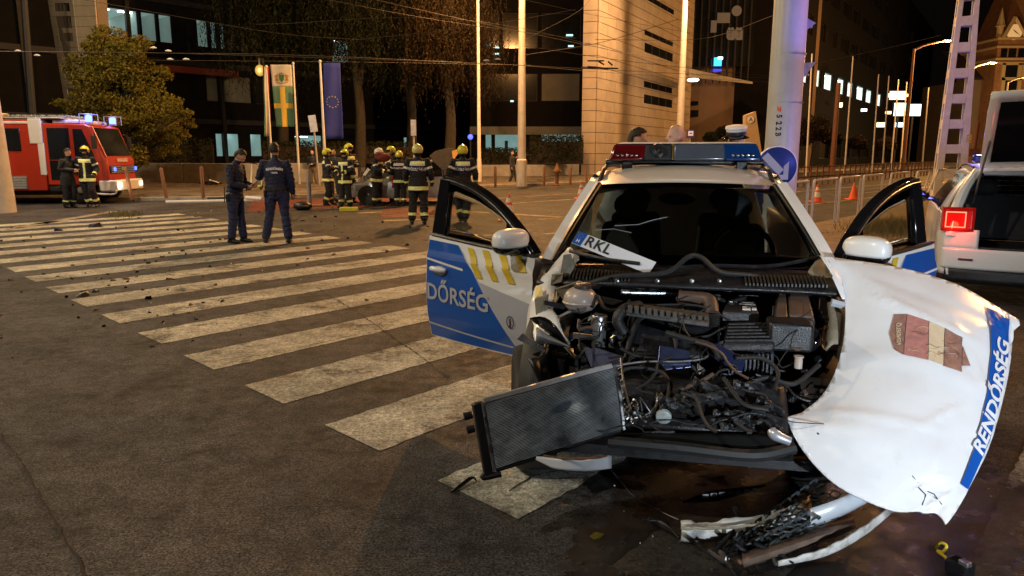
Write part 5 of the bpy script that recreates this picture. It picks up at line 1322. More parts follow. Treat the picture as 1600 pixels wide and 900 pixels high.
# pale notice pillar with the letter A
t = thing('notice_pillar', 'pale slanting notice pillar with a round A emblem', 'pillar', GG(1173, 44)); q = [P(1166, 235, 44), P(1199, 235, 44), P(1181, 174, 44), P(1165, 180, 44)]
q[0].z = q[1].z = 0.12
m2 = MB(); m2.slab(q, (0, .5, 0)); m2.build('panel', mat('pale_orange_panel', (.48, .36, .22), .6), t, world=True, smooth=False)
c = P(1173, 187, 43.95); m2 = MB(); m2.lathe([(.2, 0), (.2, .02), (0, .02)], c=c, M=Matrix.Rotation(PI / 2, 3, 'X'), n=24); m2.build('emblem', M_DECALW, t, world=True)
mt_ = text_geo('A', .32, .01); m2 = MB(); m2.add([c + V((x, -.03, y)) for x, y, z in mt_[0]], mt_[1]); m2.build('lettering', M_BLIND, t, world=True, smooth=False)
# yellow wall lamp beside the flags
t = thing('wall_lamp', 'yellow glowing lamp left of the flags', 'lamp', P(407, 110, 41)); c = P(406, 110, 41); m2 = MB(); m2.ell(c, (.26, .16, .3)); m2.build('lamp_glass', emis('yellow_lamp', (1, .55, .08), .5), t, world=True); m2 = MB(); m2.tube([c + V((0, 0, .2)), c + V((0, 0, .6)), V((c.x, 41.6, c.z + .6))], .05); m2.build('arm', M_DARKM, t, world=True)
m2 = MB(); m2.tube([(c.x, 41.6, .12), (c.x, 41.6, c.z + .7)], .06); m2.build('pole', M_DARKM, t, world=True); 
lamp('wall_lamp_light', c - V((0, .5, 0)), (1, .62, .2), 120, .2, t)
# blue beacon glow behind firefighters
t = thing('blue_lamp', 'small blue lamp glowing behind the weeping tree trunk', 'lamp', P(735, 214, 40)); m2 = MB(); m2.ell(P(735, 214, 40), (.14, .14, .14)); m2.build('lamp_glass', emis('blue_lamp', (.05, .08, 1), 3), t, world=True); m2 = MB(); m2.tube([GG(735, 40, .12), P(735, 214, 40)], .04); m2.build('post', M_DARKM, t, world=True)
# big pole at the left edge of the frame; its lamp head is added
b = G(-2, 332); t = thing('post_with_added_lamp', 'thick violet grey post at the left edge of the picture', 'pole', b); tp = P(-22, -60, b.y)
m2 = MB(); m2.tube([b, b + V((0, 0, 5)), b + V((0, 0, 9.5))], [.44, .30, .2], n=24); m2.build('pole', M_PALE, t, world=True)
m2 = MB(); m2.tube([b + V((0, 0, 9.4)), b + V((.6, .9, 9.9))], .07); m2.build('arm', M_PALE, t, world=True)
m2 = MB(); m2.ell(b + V((.7, 1.05, 9.9)), (.3, .3, .1)); m2.build('lamp_glass', emis('lamp_glow_20', SODIUM, 20), t, world=True)
lamp('street_and_added_light', b + V((.7, 1.05, 9.6)), (1, .72, .38), 2700, .2, t)  # lamp added out of view to brighten the stone fin and tree
t = thing('mast', 'dark slim mast at far left before the office wing', 'pole', GG(52, 33)); b = GG(52, 33); tp = P(36, -20, 33); m2 = MB(); m2.tube([b, V((tp.x, 33, tp.z))], [.2, .13]); m2.build('pole', M_DARKM, t, world=True)
# overhead wires
M_WIRE = mat('overhead_wire', (.05, .042, .035), .6, var=0)
wires = [((400, 38, 30), (760, 35, 30), (1100, 120, 40)), ((-10, 80, 22), (300, 84, 28), (760, 99, 30)), ((230, 94, 24), (560, 97, 30), (830, 102, 34)), ((200, 82, 24), (560, 90, 30), (1200, 122, 40)),
         ((100, -6, 22), (420, 50, 26), (560, 62, 28)), ((560, 62, 28), (740, 42, 29), (900, 15, 30)), ((480, -6, 24), (700, 34, 28), (900, 60, 32)), ((560, -6, 24), (760, 38, 28), (1060, 100, 40)),
         ((820, 0, 30), (960, 30, 32), (1100, 55, 36)), ((820, 72, 30), (1000, 98, 34), (1230, 122, 40)), ((820, 62, 30), (900, 20, 30), (930, -10, 28)), ((820, 86, 30), (940, 66, 30), (1060, 30, 32)), ((1270, 100, 20), (1400, 72, 24), (1470, 55, 30)),
         ((930, 62, 30), (1100, 60, 36), (1220, 20, 30)), ((820, 103, 34), (1000, 117, 40), (1230, 130, 44))]
WL = ['wire falling from above the flags across the thin post to the stone block', 'long level wire running from the yellow tree past the thin post', 'lower level wire passing just above the flags', 'upper level wire above the flags running on to the thick numbered pole', 'wire dropping from the top left to the meeting point above the weeping trees', 'wire rising right from the meeting point above the weeping trees',
    'wire descending right from the top edge through the weeping trees', 'steeper wire descending from the top edge to the stone block slits', 'wire at the top left corner of the stone block', 'sagging wire across the middle of the stone block', 'steep wire rising beside the left edge of the stone block', 'wire rising across the stone block towards its slit windows', 'wire leading to the burning sodium lamp',
    'wire rising from the stone block to the thick numbered pole', 'lowest wire across the stone block']
for k, w_ in enumerate(wires):
    pts = bent([P(*q) for q in w_], 8); t = thing('overhead_wire', WL[k], 'wire', pts[0], 0, 'overhead wires'); m2 = MB(); m2.tube(pts, .007 + .003 * (k % 2), n=5); m2.build('wire', M_WIRE, t, world=True)
t = thing('wire_switch', 'dark trolley wire crossing piece hanging before the stone block', 'wire fitting', P(935, 104, 32)); m2 = MB()
for (a, b) in (((908, 106), (966, 107)), ((918, 104), (950, 108)), ((935, 96), (944, 101)), ((950, 96), (957, 102)), ((918, 95), (944, 95))): m2.tube([P(*a, 32), P(*b, 32)], .035, n=6)
m2.build('fitting', M_DARKM, t, world=True)
IL = ['left upper of four insulators right of the yellow tree top', 'right upper of four insulators right of the yellow tree top', 'left lower of four insulators right of the yellow tree top', 'right lower of four insulators right of the yellow tree top', 'insulator at far left above the fire engine', 'insulator between the far left one and the stone fin', 'insulator just right of the slim warm post', 'second insulator right of the slim warm post', 'insulator in front of the stone block slit windows', 'insulator left below the slit windows', 'insulator at the upper left corner of the stone block']
for k, (u, v) in enumerate(((240, 74), (263, 79), (266, 92), (291, 92), (28, 79), (58, 86), (760, 94), (778, 92), (1029, 93), (1011, 98), (918, 68))):
    t = thing('wire_insulator', IL[k], 'insulator', P(u, v, 27), 0, 'wire insulators'); m2 = MB(); m2.tube([P(u - 5, v + .5, 27), P(u - 1, v, 27), P(u + 1, v, 27), P(u + 5, v + 1, 27)], [.012, .035, .035, .012], n=6); m2.build('insulator', M_PALE, t, world=True)
# things lying about on the far side: white pole, scooters
t = thing('fallen_pole', 'white pole lying on the pavement edge below two dark bollards', 'pole', G(330, 314, .13)); m2 = MB(); m2.tube([G(259, 316, .2), G(405, 313, .2)], .05); m2.tube([G(385, 309, .3), G(410, 311, .3)], .06); m2.build('tube', M_DECALW, t, world=True)
def scooter(label, b, rz, fallen=False, wheel=M_BLACKP):
    t = thing('scooter', label, 'scooter', b, 0, 'electric scooters', rot=(R(78) if fallen else R(8), 0, rz))
    m2 = MB(); m2.box((0, 0, .16), (.75, .16, .05)); m2.build('deck', mat('scooter_green', (.25, .5, .1), .5) if not fallen else M_BLACKP, t, bevel=.015)
    m2 = MB(); m2.tube([(.42, 0, .12), (.46, 0, .3), (.34, 0, 1.1)], .03); m2.build('stem', M_DECALW, t)
    m2 = MB(); m2.tube([(.34, -.24, 1.12), (.34, .24, 1.12)], .018); m2.build('handlebar', M_BLACKP, t)
    for x in (-.42, .46): m2 = MB(); m2.T = Matrix.Translation((x, 0, .11)) @ Matrix.Rotation(PI / 2, 4, 'X'); m2.lathe([(.06, -.02), (.1, -.025), (.115, 0), (.1, .025), (.06, .02)], n=16); m2.build('wheel', M_BLACKP, t)
scooter('upright electric scooter with pale stem between the two policemen', G(388, 298, .12), R(100)); scooter('second upright electric scooter behind the policemen', G(398, 297, .12), R(75)); scooter('dark scooter lying on the ground left of the young policeman', G(345, 313, .18), R(10), True)
scooter('scooter lying flat behind the broad policeman', G(330, 287, .2), R(0), True)
# ================================================================== CRASHED POLICE CAR (main subject)
CO = V((0.985, 4.15, 0)); CR = R(-11.8)
car = thing('police_car', 'crashed white and blue police car with its front torn off and both front doors open', 'police car', CO, CR)
CMx = MATS[car.name]; CMi = CMx.inverted()
def L(u, v, Y): return CMi @ P(u, v, Y)          # pixel at world depth Y -> car space
M_IN = mat('car_interior', (.018, .018, .02), .7, var=.3, vs=10)
M_SEAL = mat('door_seal', (.008, .008, .008), .45, var=.2)
def smooth_line(t, pts):      # piecewise smooth interpolation
    for (a, va), (b, vb) in zip(pts[:-1], pts[1:]):
        if t <= b: k = (t - a) / (b - a); return va + (vb - va) * k
    return pts[-1][1]
def crow(y, pts): return smooth_line(y, pts)
# key curves of the body in car space (x half width, y back, z up)
roofz = [(.62, 1.455), (.75, 1.487), (1.1, 1.545), (1.6, 1.575), (2.2, 1.575), (2.8, 1.55), (3.2, 1.48)]
roofw = [(.62, .585), (.75, .60), (1.1, .615), (1.6, .63), (2.4, .62), (3.2, .59)]
def roofpt(x, y, o=0):  # x -1..1
    w_ = crow(y, roofw); z = crow(y, roofz); return V((x * w_, y, z - .045 * abs(x) ** 2.6 - .02 * x * x + o))
mb = MB(); mb.grid(lambda a, b: roofpt(-1 + 2 * b, .70 + 2.5 * a), 26, 20); mb.build('roof', M_WHITE, car, solid=.03)
beltx = [(-.2, .86), (.2, .885), (1.0, .90), (2.4, .90), (3.2, .86)]
belz = [(-.2, 1.03), (.2, 1.06), (1.2, 1.10), (2.4, 1.13), (3.2, 1.16)]
for s in (-1, 1):
    # A pillar
    def pil(t, r_=.0): return V((s * (.785 + (.595 - .785) * t ** .9), -.02 + .74 * t, 1.045 + (1.47 - 1.045) * (t ** .82))) 
    pts = [pil(i / 10) for i in range(11)]
    rings = []
    for p in pts: rings.append([p + V((s * dx, dy, dz)) for dx, dy, dz in ((-.045, -.03, .0), (-.02, -.045, .02), (.03, -.02, .025), (.055, .05, .0), (.03, .09, -.03), (-.02, .04, -.02))])
    mb = MB(); mb.loft(rings); mb.build('pillar', M_WHITE, car)
    # black trim edge between glass and pillar
    mb = MB(); mb.tube([p + V((-s * .043, -.032, .005)) for p in pts], .014, n=6); mb.build('windscreen_seal', M_SEAL, car)
    # B pillar, C pillar and the side behind the open door
    mb = MB()
    mb.hexa([V((s * .87, 1.06, 1.08)), V((s * .87, 1.20, 1.08)), V((s * .64, 1.30, 1.53)), V((s * .64, 1.18, 1.53))], [V((s * .82, 1.06, 1.08)), V((s * .82, 1.20, 1.08)), V((s * .59, 1.30, 1.50)), V((s * .59, 1.18, 1.50))])
    mb.build('door_pillar', M_BLACKP, car, bevel=.008)
    mb = MB(); mb.hexa([V((s * .90, 1.06, .34)), V((s * .90, 1.20, .34)), V((s * .88, 1.20, 1.08)), V((s * .88, 1.06, 1.08))], [V((s * .80, 1.06, .34)), V((s * .80, 1.20, .34)), V((s * .80, 1.20, 1.08)), V((s * .80, 1.06, 1.08))]); mb.build('door_pillar', M_WHITE, car, bevel=.015)
    def side(a, b):
        y = 1.2 + 2.15 * a; z = .36 + (crow(y, belz) - .36) * b
        return V((s * (crow(y, beltx) + .035 * math.sin(PI * min(1, b * 1.1)) - .03 * (1 - b) ** 2), y, z))
    mb = MB(); mb.grid(side, 20, 12); mb.build('rear_side_panel', M_WHITE, car, solid=.02)
    decal('livery_stripe', [[(1.25, .45), (3.0, .45), (3.0, .80), (1.25, .80)]], lambda x, y: side((x - 1.2) / 2.15, (y - .36) / (crow(x, belz) - .36)) + V((s * .014, 0, 0)), M_BLUE, car, cu=frange(1.3, 3, 8), cv=frange(.5, .78, 5))
    def sidew(a, b): 
        y0 = 1.25 + 1.75 * a; z0 = crow(y0, belz); y1 = 1.30 + 1.35 * a; z1 = crow(y1, roofz) - .07; p = V((s * .875, y0, z0)); q = V((s * (crow(y1, roofw) + .0), y1, z1)); return p.lerp(q, b) + V((s * .03 * math.sin(PI * b), 0, 0))
    mb = MB(); mb.grid(sidew, 14, 6); mb.build('side_window', M_WINDARK, car)
    # roof side rail between roof and glass
    mb = MB(); mb.tube([roofpt(s * 1.0, y, -.015) + V((s * .02, 0, 0)) for y in frange(.72, 3.1, 14)], .035, n=8); mb.build('roof_edge', M_WHITE, car)
    rp = [roofpt(s * .93, y, .055) for y in frange(1.15, 2.9, 10)]; rp = [roofpt(s * .95, .98, .005)] + rp + [roofpt(s * .92, 3.05, .0)]
    mb = MB(); mb.tube(bent(rp, 2), .017, n=8); mb.build('roof_rail', M_DARKM, car)
    mb = MB(); mb.box((s * .80, .62, .33), (.14, 1.25, .14)); mb.build('sill', M_BLACKP, car, bevel=.02)
# rear end
mb = MB(); mb.grid(lambda a, b: V(((2 * b - 1) * (.86 - .26 * max(0, a - .5) * 2 * .9), 3.38 - .38 * max(0, a - .5) * 2 + .04 * math.sin(PI * a), .38 + 1.12 * a)), 10, 8); mb.build('tailgate', M_WHITE, car, solid=.03)
# floor, bulkhead, seats, dash
mb = MB(); mb.box((0, 1.65, .33), (1.6, 3.3, .06)); mb.build('floor', M_IN, car)
mb = MB(); mb.box((0, -.02, .62), (1.45, .06, .66)); mb.build('bulkhead', M_BLACKP, car)
mb = MB(); mb.grid(lambda a, b: V(((2 * b - 1) * .76, .04 + .42 * a, 1.0 + .045 * math.sin(PI * a) - .09 * max(0, a - .7) * 3 + .015 * math.cos(8 * b))), 10, 16); mb.build('dashboard', M_IN, car, solid=.05)
mb = MB(); mb.box((0, .42, .82), (1.5, .10, .30)); mb.build('dashboard', M_IN, car, bevel=.04)
def steering(c):
    mb = MB(); Mx = Matrix.Translation(c) @ Matrix.Rotation(R(65), 4, 'X'); ring = [Mx @ V((.185 * math.cos(a), .185 * math.sin(a), 0)) for a in frange(0, 2 * PI, 32)[:-1]]
    mb.tube(ring, .017, closed=True); st_ = mb.build('steering_wheel', M_GLOSS, car)
    mb = MB(); mb.T = Mx; mb.ell((0, 0, 0), (.075, .06, .03)); mb.tube([(-.17, 0, 0), (.17, 0, 0)], .016); mb.tube([(0, 0, 0), (0, -.17, 0)], .018); mb.build('steering_hub', M_BLACKP, st_)
steering(V((.36, .48, 1.055)))
for s in (-1, 1):
    for y0, nm in ((.95, 'front_seat'), (1.95, 'rear_seat')):
        mb = MB(); mb.hexa([V((s * .38 - .25, y0 + .25, .6)), V((s * .38 + .25, y0 + .25, .6)), V((s * .38 + .21, y0 + .42, 1.16)), V((s * .38 - .21, y0 + .42, 1.16))], [V((s * .38 - .25, y0 + .40, .6)), V((s * .38 + .25, y0 + .40, .6)), V((s * .38 + .21, y0 + .53, 1.16)), V((s * .38 - .21, y0 + .53, 1.16))]); 
        st_ = mb.build(nm, M_IN, car, bevel=.05, seg=3)
        mb = MB(); mb.box((s * .38, y0, .53), (.50, .52, .14)); mb.build('seat_cushion', M_IN, st_, bevel=.05, seg=3)
        mb = MB(); mb.ell((s * .38, y0 + .5, 1.28), (.13, .055, .10)); mb.tube([(s * .38, y0 + .48, 1.1), (s * .38, y0 + .5, 1.25)], .02); mb.build('head_rest', M_IN, st_)
mb = MB(); mb.ell((-.05, .60, 1.385), (.12, .025, .04)); mb.tube([(-.05, .6, 1.39), (-.05, .64, 1.45)], .012); mb.build('inner_mirror', M_BLACKP, car)
for x, nm in ((-.34, 1), (.02, 1)): mb = MB(); mb.lathe([(.05, 0), (.055, .02), (.045, .05), (.02, .06)], c=(x + .12, .10, 1.055), n=16); mb.build('dash_device', M_BLIND, car)
mb = MB(); mb.box((-.28, .08, 1.062), (.20, .13, .004), rz=.2); mb.build('paper_sheet', mat('paper', (.7, .68, .6), .8, var=.05), car)
# windscreen
M_WS = mat('windscreen_glass', (.36, .42, .40), .015, var=0, trans=1.0)
wsx = lambda t: .755 + (.585 - .755) * t
def ws(a, b, o=0):
    x = (2 * b - 1); return V((x * wsx(a), -.055 - .0 * a + .735 * a - .085 * (1 - x * x) * (1 - a * .4) , 1.06 + .425 * max(a, 0) ** .85 - .02 * x * x * a))
mb = MB(); mb.grid(ws, 12, 18); wsg = mb.build('windscreen', M_WS, car, solid=.006)
mb = MB()
mb.grid(lambda a, b: ws(.93 + .08 * a, b) + V((0, .008, 0)), 2, 18); mb.build('windscreen_top_band', M_GLOSS, car)
mb = MB(); mb.grid(lambda a, b: ws(-.02 + .10 * a, b) + V((0, .008, .0)), 2, 18); mb.build('windscreen_base_band', M_GLOSS, car)
for (pp, wd) in ((((.48, .2), (.5, .3), (.56, .36), (.6, .42)), .0009), (((.42, .12), (.44, .2), (.4, .28)), .0008)):
    mb = MB(); mb.tube([ws(a - .1, b) + V((0, -.006, .004)) for a, b in pp], wd, n=4); mb.build('glass_crack', M_DECALW, wsg)
# cowl panel with grille ribs and wipers
mb = MB(); mb.grid(lambda a, b: V(((2 * b - 1) * .80, -.33 + .27 * a - .06 * (1 - (2 * b - 1) ** 2), 1.0 + .05 * a - .015 * (1 - a) ** 2 - .02 * abs(2 * b - 1) ** 3)), 6, 30); mb.build('cowl_panel', M_BLACKP, car, solid=.02)
for s in (-1, 1):
    q = MB()
    for i in range(22):
        x = s * (.30 + .019 * i); y0 = -.30 - .06 * (1 - x * x / .64); q.hexa([V((x, y0, 1.015)), V((x + .008, y0, 1.015)), V((x + .008, y0 + .11, 1.045)), V((x, y0 + .11, 1.045))], [V((x, y0, 1.0)), V((x + .008, y0, 1.0)), V((x + .008, y0 + .11, 1.03)), V((x, y0 + .11, 1.03))])
    tag(q.build('cowl_ribs', mat('cowl_rib', (.03, .027, .024), .5, var=.2), car, smooth=False), kind='stuff')
mb = MB(); mb.tube(bent([L(862, 452, 3.98), L(905, 447, 3.92), L(960, 432, 3.88), L(1040, 426, 3.86), L(1075, 402, 3.9), L(1095, 402, 3.88), L(1125, 425, 3.84), L(1180, 432, 3.84), L(1265, 458, 3.80), L(1300, 462, 3.78)], 5), .014, n=8); mb.build('bonnet_seal', M_RUB, car)
mb = MB(); mb.tube(bent([L(1280, 402, 3.98), L(1200, 416, 3.94), L(1110, 415, 3.93), L(1040, 420, 3.92)], 4), [.011] * 13, n=6); mb.build('wiper', M_BLACKP, car)
mb = MB(); mb.tube(bent([L(1000, 412, 3.95), L(940, 404, 4.0), L(890, 392, 4.1)], 4), .011, n=6); mb.build('wiper', M_BLACKP, car)
# light bar
lb = MB(); bz = 1.665; by = 1.58
for x in (-.42, .42): lb.box((x, by, bz - .085), (.08, .2, .07))
lb.tube([(-.59, by, bz - .06), (.59, by, bz - .06)], .022, n=8); bar = lb.build('light_bar', M_BLACKP, car, bevel=.01)
def barseg(x0, x1, m, h=.098, nm='lens', d=.15, sk=0.0, par=None):
    q = MB(); a = [V((x0 + sk, by - d, bz - .045)), V((x1, by - d, bz - .045)), V((x1, by - d * .75, bz + h - .02)), V((x0 + sk * 2.2, by - d * .75, bz + h - .02))]
    b = [V((p.x, 2 * by - p.y, p.z)) for p in a]; q.hexa(a, b); return q.build(nm, m, par or bar, bevel=.018, seg=3)
M_REDL = mat('red_lens', (.09, .003, .004), .15, var=.1, coat=.5); M_BLUL = mat('blue_lens', (.004, .03, .13), .15, var=.1, coat=.5)
q = MB(); a = [V((-.56, by - .15, bz - .045)), V((-.30, by - .15, bz - .045)), V((-.26, by - .11, bz + .078)), V((-.52, by - .11, bz + .078))]; q.hexa(a, [V((p.x, 2 * by - p.y, p.z)) for p in a]); q.build('red_lens', M_REDL, bar, bevel=.018, seg=3)
q = MB(); a = [V((.30, by - .15, bz - .045)), V((.56, by - .15, bz - .045)), V((.52, by - .11, bz + .078)), V((.26, by - .11, bz + .078))]; q.hexa(a, [V((p.x, 2 * by - p.y, p.z)) for p in a]); q.build('blue_lens', M_BLUL, bar, bevel=.018, seg=3)
barseg(-.297, -.085, M_DARKM, nm='speaker_housing', d=.148); barseg(-.082, .297, mat('grey_lens', (.06, .07, .09), .25, var=.1, coat=.4), nm='grey_lens', d=.149)
q = MB(); q.hexa([V((-.50, by - .118, bz + .080)), V((.50, by - .118, bz + .080)), V((.50, by + .118, bz + .080)), V((-.50, by + .118, bz + .080))], [V((-.46, by - .10, bz + .090)), V((.46, by - .10, bz + .090)), V((.46, by + .10, bz + .090)), V((-.46, by + .10, bz + .090))]); q.build('top_cover', M_DECALW, bar, bevel=.004)
q = MB(); q.lathe([(.052, 0), (.052, .02), (.035, .008), (.012, .0), (.010, .02), (0, .022)], c=(-.19, by - .14, bz + .032), M=Matrix.Rotation(PI / 2 + .2, 3, 'X'), n=24); q.build('horn_speaker', M_BLACKP, bar)
for s, m_ in ((-1, M_DECALW), (1, M_DECALW)):
    for i in range(5): q = MB(); q.ell((s * (.35 + .035 * i), by - .154, bz - .005), (.013, .006, .010), n=10, m=6); q.build('lamp_bulb', M_CHROME, bar)
# ---------------------------------------------------------------- front doors
def door(s, ang, label, text):
    """s=-1: viewer's left; built hinged at the origin, panel running to +Y (rear), outer face towards s*X, then swung"""
    hx = V((s * (.845 if s < 0 else .79), .06 if s < 0 else .02, 0)); Mx = Matrix.Translation(hx) @ Matrix.Rotation(-s * ang, 4, 'Z')
    LN = 1.04 if s < 0 else 1.10
    def zb(y): return .40 + .02 * (1 - y / LN)
    def zt(y): return 1.055 + .055 * y / LN
    def outer(y, z, o=0):
        k = (z - .40) / .66; bulge = .040 * math.sin(PI * min(1, max(0, k * .85 + .08))) - .05 * max(0, .25 - k) ; crease = .010 * math.exp(-((k - .86) / .05) ** 2)
        return Mx @ V((s * (.035 + bulge + crease + o + .018 * math.sin(PI * y / LN)), y, z))
    t = MB(); t.grid(lambda a, b: outer(LN * a, zb(LN * a) + (zt(LN * a) - zb(LN * a)) * b), 22, 26)
    dr = t.build('front_door', M_WHITE, car, solid=0); dr['label'] = label
    # inner shell and edges
    t = MB(); inn = lambda y, z: Mx @ V((-s * .055, y, z))
    t.grid(lambda a, b: inn(LN * a, zb(LN * a) + (zt(LN * a) - zb(LN * a)) * b), 6, 6)
    for k in range(22):
        for e in (0, 1):
            y0, y1 = LN * k / 22, LN * (k + 1) / 22; z = (zb, zt)[e]
            t.quad(outer(y0, z(y0)), outer(y1, z(y1)), inn(y1, z(y1)), inn(y0, z(y0)))
    for y in (0, LN):
        for k in range(26):
            z0, z1 = zb(y) + (zt(y) - zb(y)) * k / 26, zb(y) + (zt(y) - zb(y)) * (k + 1) / 26; t.quad(outer(y, z0), outer(y, z1), inn(y, z1), inn(y, z0))
    t.build('door_inner', M_WHITE, dr)
    # window frame: curve over the glass
    fr = [(.03, 1.06), (.18, 1.19), (.40, 1.335), (.62, 1.43), (.84, 1.485), (.98, 1.50)]
    def fp(y, z): return Mx @ V((-s * (.0 + .30 * (z - 1.08) / .45 * .22) , y, z))
    top = bent([fp(*p) for p in fr], 5); rings = []
    wi = Mx.to_3x3() @ V((s, 0, 0))
    for i, p in enumerate(top):
        d = (top[min(i + 1, len(top) - 1)] - top[max(i - 1, 0)]).normalized(); up = d.cross(wi).normalized(); up = up if up.z > 0 else -up
        rings.append([p + wi * a + up * b for a, b in ((-.03, -.025), (.022, -.028), (.028, .022), (-.03, .03))])
    t = MB(); t.loft(rings); t.build('window_frame', M_GLOSS, dr, bevel=.004)
    rr_ = [[fp(y, z) + wi * a for a, y, z in ((-.03, y0, z0), (.028, y0, z0), (.028, y1, z0), (-.03, y1, z0))] for (y0, y1, z0) in ((.90, 1.035, 1.105), (.90, 1.02, 1.30), (.90, 1.0, 1.505))]
    t = MB(); t.loft(rr_); t.build('window_frame', M_GLOSS, dr, bevel=.006)
    t = MB(); t.slab([fp(.04, 1.06) - wi * .01, fp(.30, 1.07) - wi * .01, fp(.30, 1.26) - wi * .01, fp(.15, 1.15) - wi * .01], wi * .03); t.build('quarter_panel', M_GLOSS, dr)
    t = MB(); t.grid(lambda a, b: fp(.20 + .74 * a, 1.07) .lerp(fp(.20 + .74 * a, crow(.20 + .74 * a, fr)), b), 12, 4); t.build('door_glass', M_GLASS, dr, solid=.004)
    t = MB(); t.tube([outer(y, zt(y), -.012) + V((0, 0, .012)) for y in frange(.02, LN - .01, 12)], .017, n=8, flat=.7); t.build('belt_trim', M_BLACKP, dr)
    ep = [q_ + wi * .032 for q_ in top] ; t = MB(); t.tube(ep, .0035, n=4); t.build('chrome_edge', M_STEEL, dr)
    # livery in door coordinates (y back, z up)
    A = lambda pls, m, o=.0025, nm='livery': decal(nm, pls, lambda x, y: outer(x, y, o), m, dr, cu=frange(.04, LN - .04, 14), cv=frange(.42, 1.08, 30))
    E0, E1 = .006, LN - .006
    A([[(E1, zb(E1) + .005), (E1, 1.02 + .065), (.70, 1.075), (.60, 1.0), (.14, zb(0) + .06), (.02, zb(0) + .01)]], M_BLUE, .002, 'blue_livery')
    A([[(.70, 1.072), (.60, 1.0), (.14, zb(0) + .06), (.005, zb(0) + .02), (.005, .78), (.46, .86), (.50, .90)]], M_SILV, .0026, 'grey_livery')
    A([[(E1, .966), (.628, .928), (.622, .912), (E1, .950)]], M_DECALW, .005, 'white_line')
    A([[(E1, .505), (.13, .485), (.12, .472), (E1, .492)]], M_SILV, .005, 'white_line')
    for k in range(5):
        y0 = .60 - .145 * k
        if y0 < .03: break
        A([[(y0, 1.07), (y0 - .062, 1.068), (y0 - .125, .975), (y0 - .065, .975)], [(y0 - .055, .975), (y0 - .115, .975), (y0 - .175, .885), (y0 - .115, .885)]] if k < 3 else [[(y0, 1.07), (y0 - .06, 1.068), (max(.004, y0 - .12), .97), (max(.01, y0 - .06), .965)]], M_YEL, .006, 'yellow_chevron')
    if text:
        def fn(x, y): return outer(LN - .015 - (x if s < 0 else -x), .725 + y - x * .0 , .008)
        g = text_geo(text, .158, .003, 'LEFT'); mx_ = max(v[0] for v in g[0]); kx = .66 / mx_
        decal('lettering', ([(v[0] * kx, v[1], 0) for v in g[0]], g[1]), fn, M_SILV, dr)
        q = MB(); rg = [outer(.17 + .028 * math.cos(a), .645 + .038 * math.sin(a), .009) for a in frange(0, 2 * PI, 24)[:-1]]; q.tube(rg, .0025, closed=True, n=4); q.build('badge_ring', M_BLACKP, dr)
        g = text_geo('J', .06, .002); decal('badge_mark', g, lambda x, y: outer(.17 - x, .645 + y, .009), M_BLACKP, dr)
    # handle
    hy, hz = LN - .16, .895
    q = MB(); q.tube([outer(hy + .075, hz, .012), outer(hy + .05, hz + .003, .035), outer(hy - .05, hz + .003, .038), outer(hy - .085, hz, .014)], [.014, .019, .019, .013], n=10, flat=1.0); hd_ = q.build('door_handle', M_WHITE, dr)
    q = MB(); q.T = Matrix.Identity(4); cc = outer(hy, hz - .01, .004); R3 = Mx.to_3x3(); q.ell(cc, (.012, .075, .033), M=R3); q.build('handle_recess', M_SILV, dr)
    # mirror
    mc = fp(.16, 1.13) + wi * .12 + Mx.to_3x3() @ V((0, -.02, .015)); q = MB()
    q.tube([fp(.13, 1.09), mc + V((0, 0, -.06))], [.03, .025], n=8); arm_ = q.build('mirror', M_GLOSS, dr)
    q = MB(); q.T = Matrix.Translation(mc) @ Mx.to_3x3().to_4x4(); q.sell((0, 0, .012), (.125, .062, .068), .72, cut=lambda c: c.y < .035 and c.z > -.035); q.build('mirror_cap', M_WHITE, arm_, solid=.012)
    q = MB(); q.T = Matrix.Translation(mc) @ Mx.to_3x3().to_4x4(); q.sell((0, .004, .004), (.123, .060, .074), .72, cut=lambda c: c.z < -.022 or c.y > .02); q.build('mirror_base', M_GLOSS, arm_, solid=.01)
    return dr
door(-1, R(55.5), 'open left-hand door with blue livery, grey letters and yellow chevrons', 'DŐRSÉG')
door(1, R(42), 'open right-hand door with a dark blue panel, half hidden by the bonnet', None)
# ---------------------------------------------------------------- wheels
def wheel(par, c, r=.335, wdt=.22, ax='X', m_t=M_RUB, rotz=0):
    q = MB(); q.T = Matrix.Translation(c) @ Matrix.Rotation(rotz, 4, 'Z') @ Matrix.Rotation(PI / 2, 4, 'Y')
    q.lathe([(r * .66, -wdt * .42), (r * .80, -wdt * .5), (r * .95, -wdt * .47), (r, -wdt * .30), (r, wdt * .30), (r * .95, wdt * .47), (r * .80, wdt * .5), (r * .66, wdt * .42)], n=36)
    tr = q.build('wheel', m_t, par)
    q = MB(); q.T = Matrix.Translation(c) @ Matrix.Rotation(rotz, 4, 'Z') @ Matrix.Rotation(PI / 2, 4, 'Y')
    q.lathe([(r * .68, -wdt * .40), (r * .60, -wdt * .30), (.06, -wdt * .22), (0, -wdt * .22)], n=24); q.lathe([(r * .68, wdt * .40), (r * .60, wdt * .30), (.06, wdt * .22), (0, wdt * .22)], n=24)
    q.build('rim', M_STEEL, tr)
    for k in range(5):
        for sg in (-1, 1):
            a = k * 2 * PI / 5; q = MB(); q.T = Matrix.Translation(c) @ Matrix.Rotation(rotz, 4, 'Z') @ Matrix.Rotation(PI / 2, 4, 'Y') @ Matrix.Rotation(a, 4, 'Z')
            q.tube([(.05, 0, sg * wdt * .27), (r * .64, 0, sg * wdt * .40)], [.035, .022], n=6, flat=.5); q.build('spoke', M_STEEL, tr, smooth=True)
    return tr
wheel(car, V((-.78, -.52, .33)), rotz=R(14)); wheel(car, V((.66, -.38, .33)))
for s in (-1, 1): wheel(car, V((s * .80, 2.30, .335)))
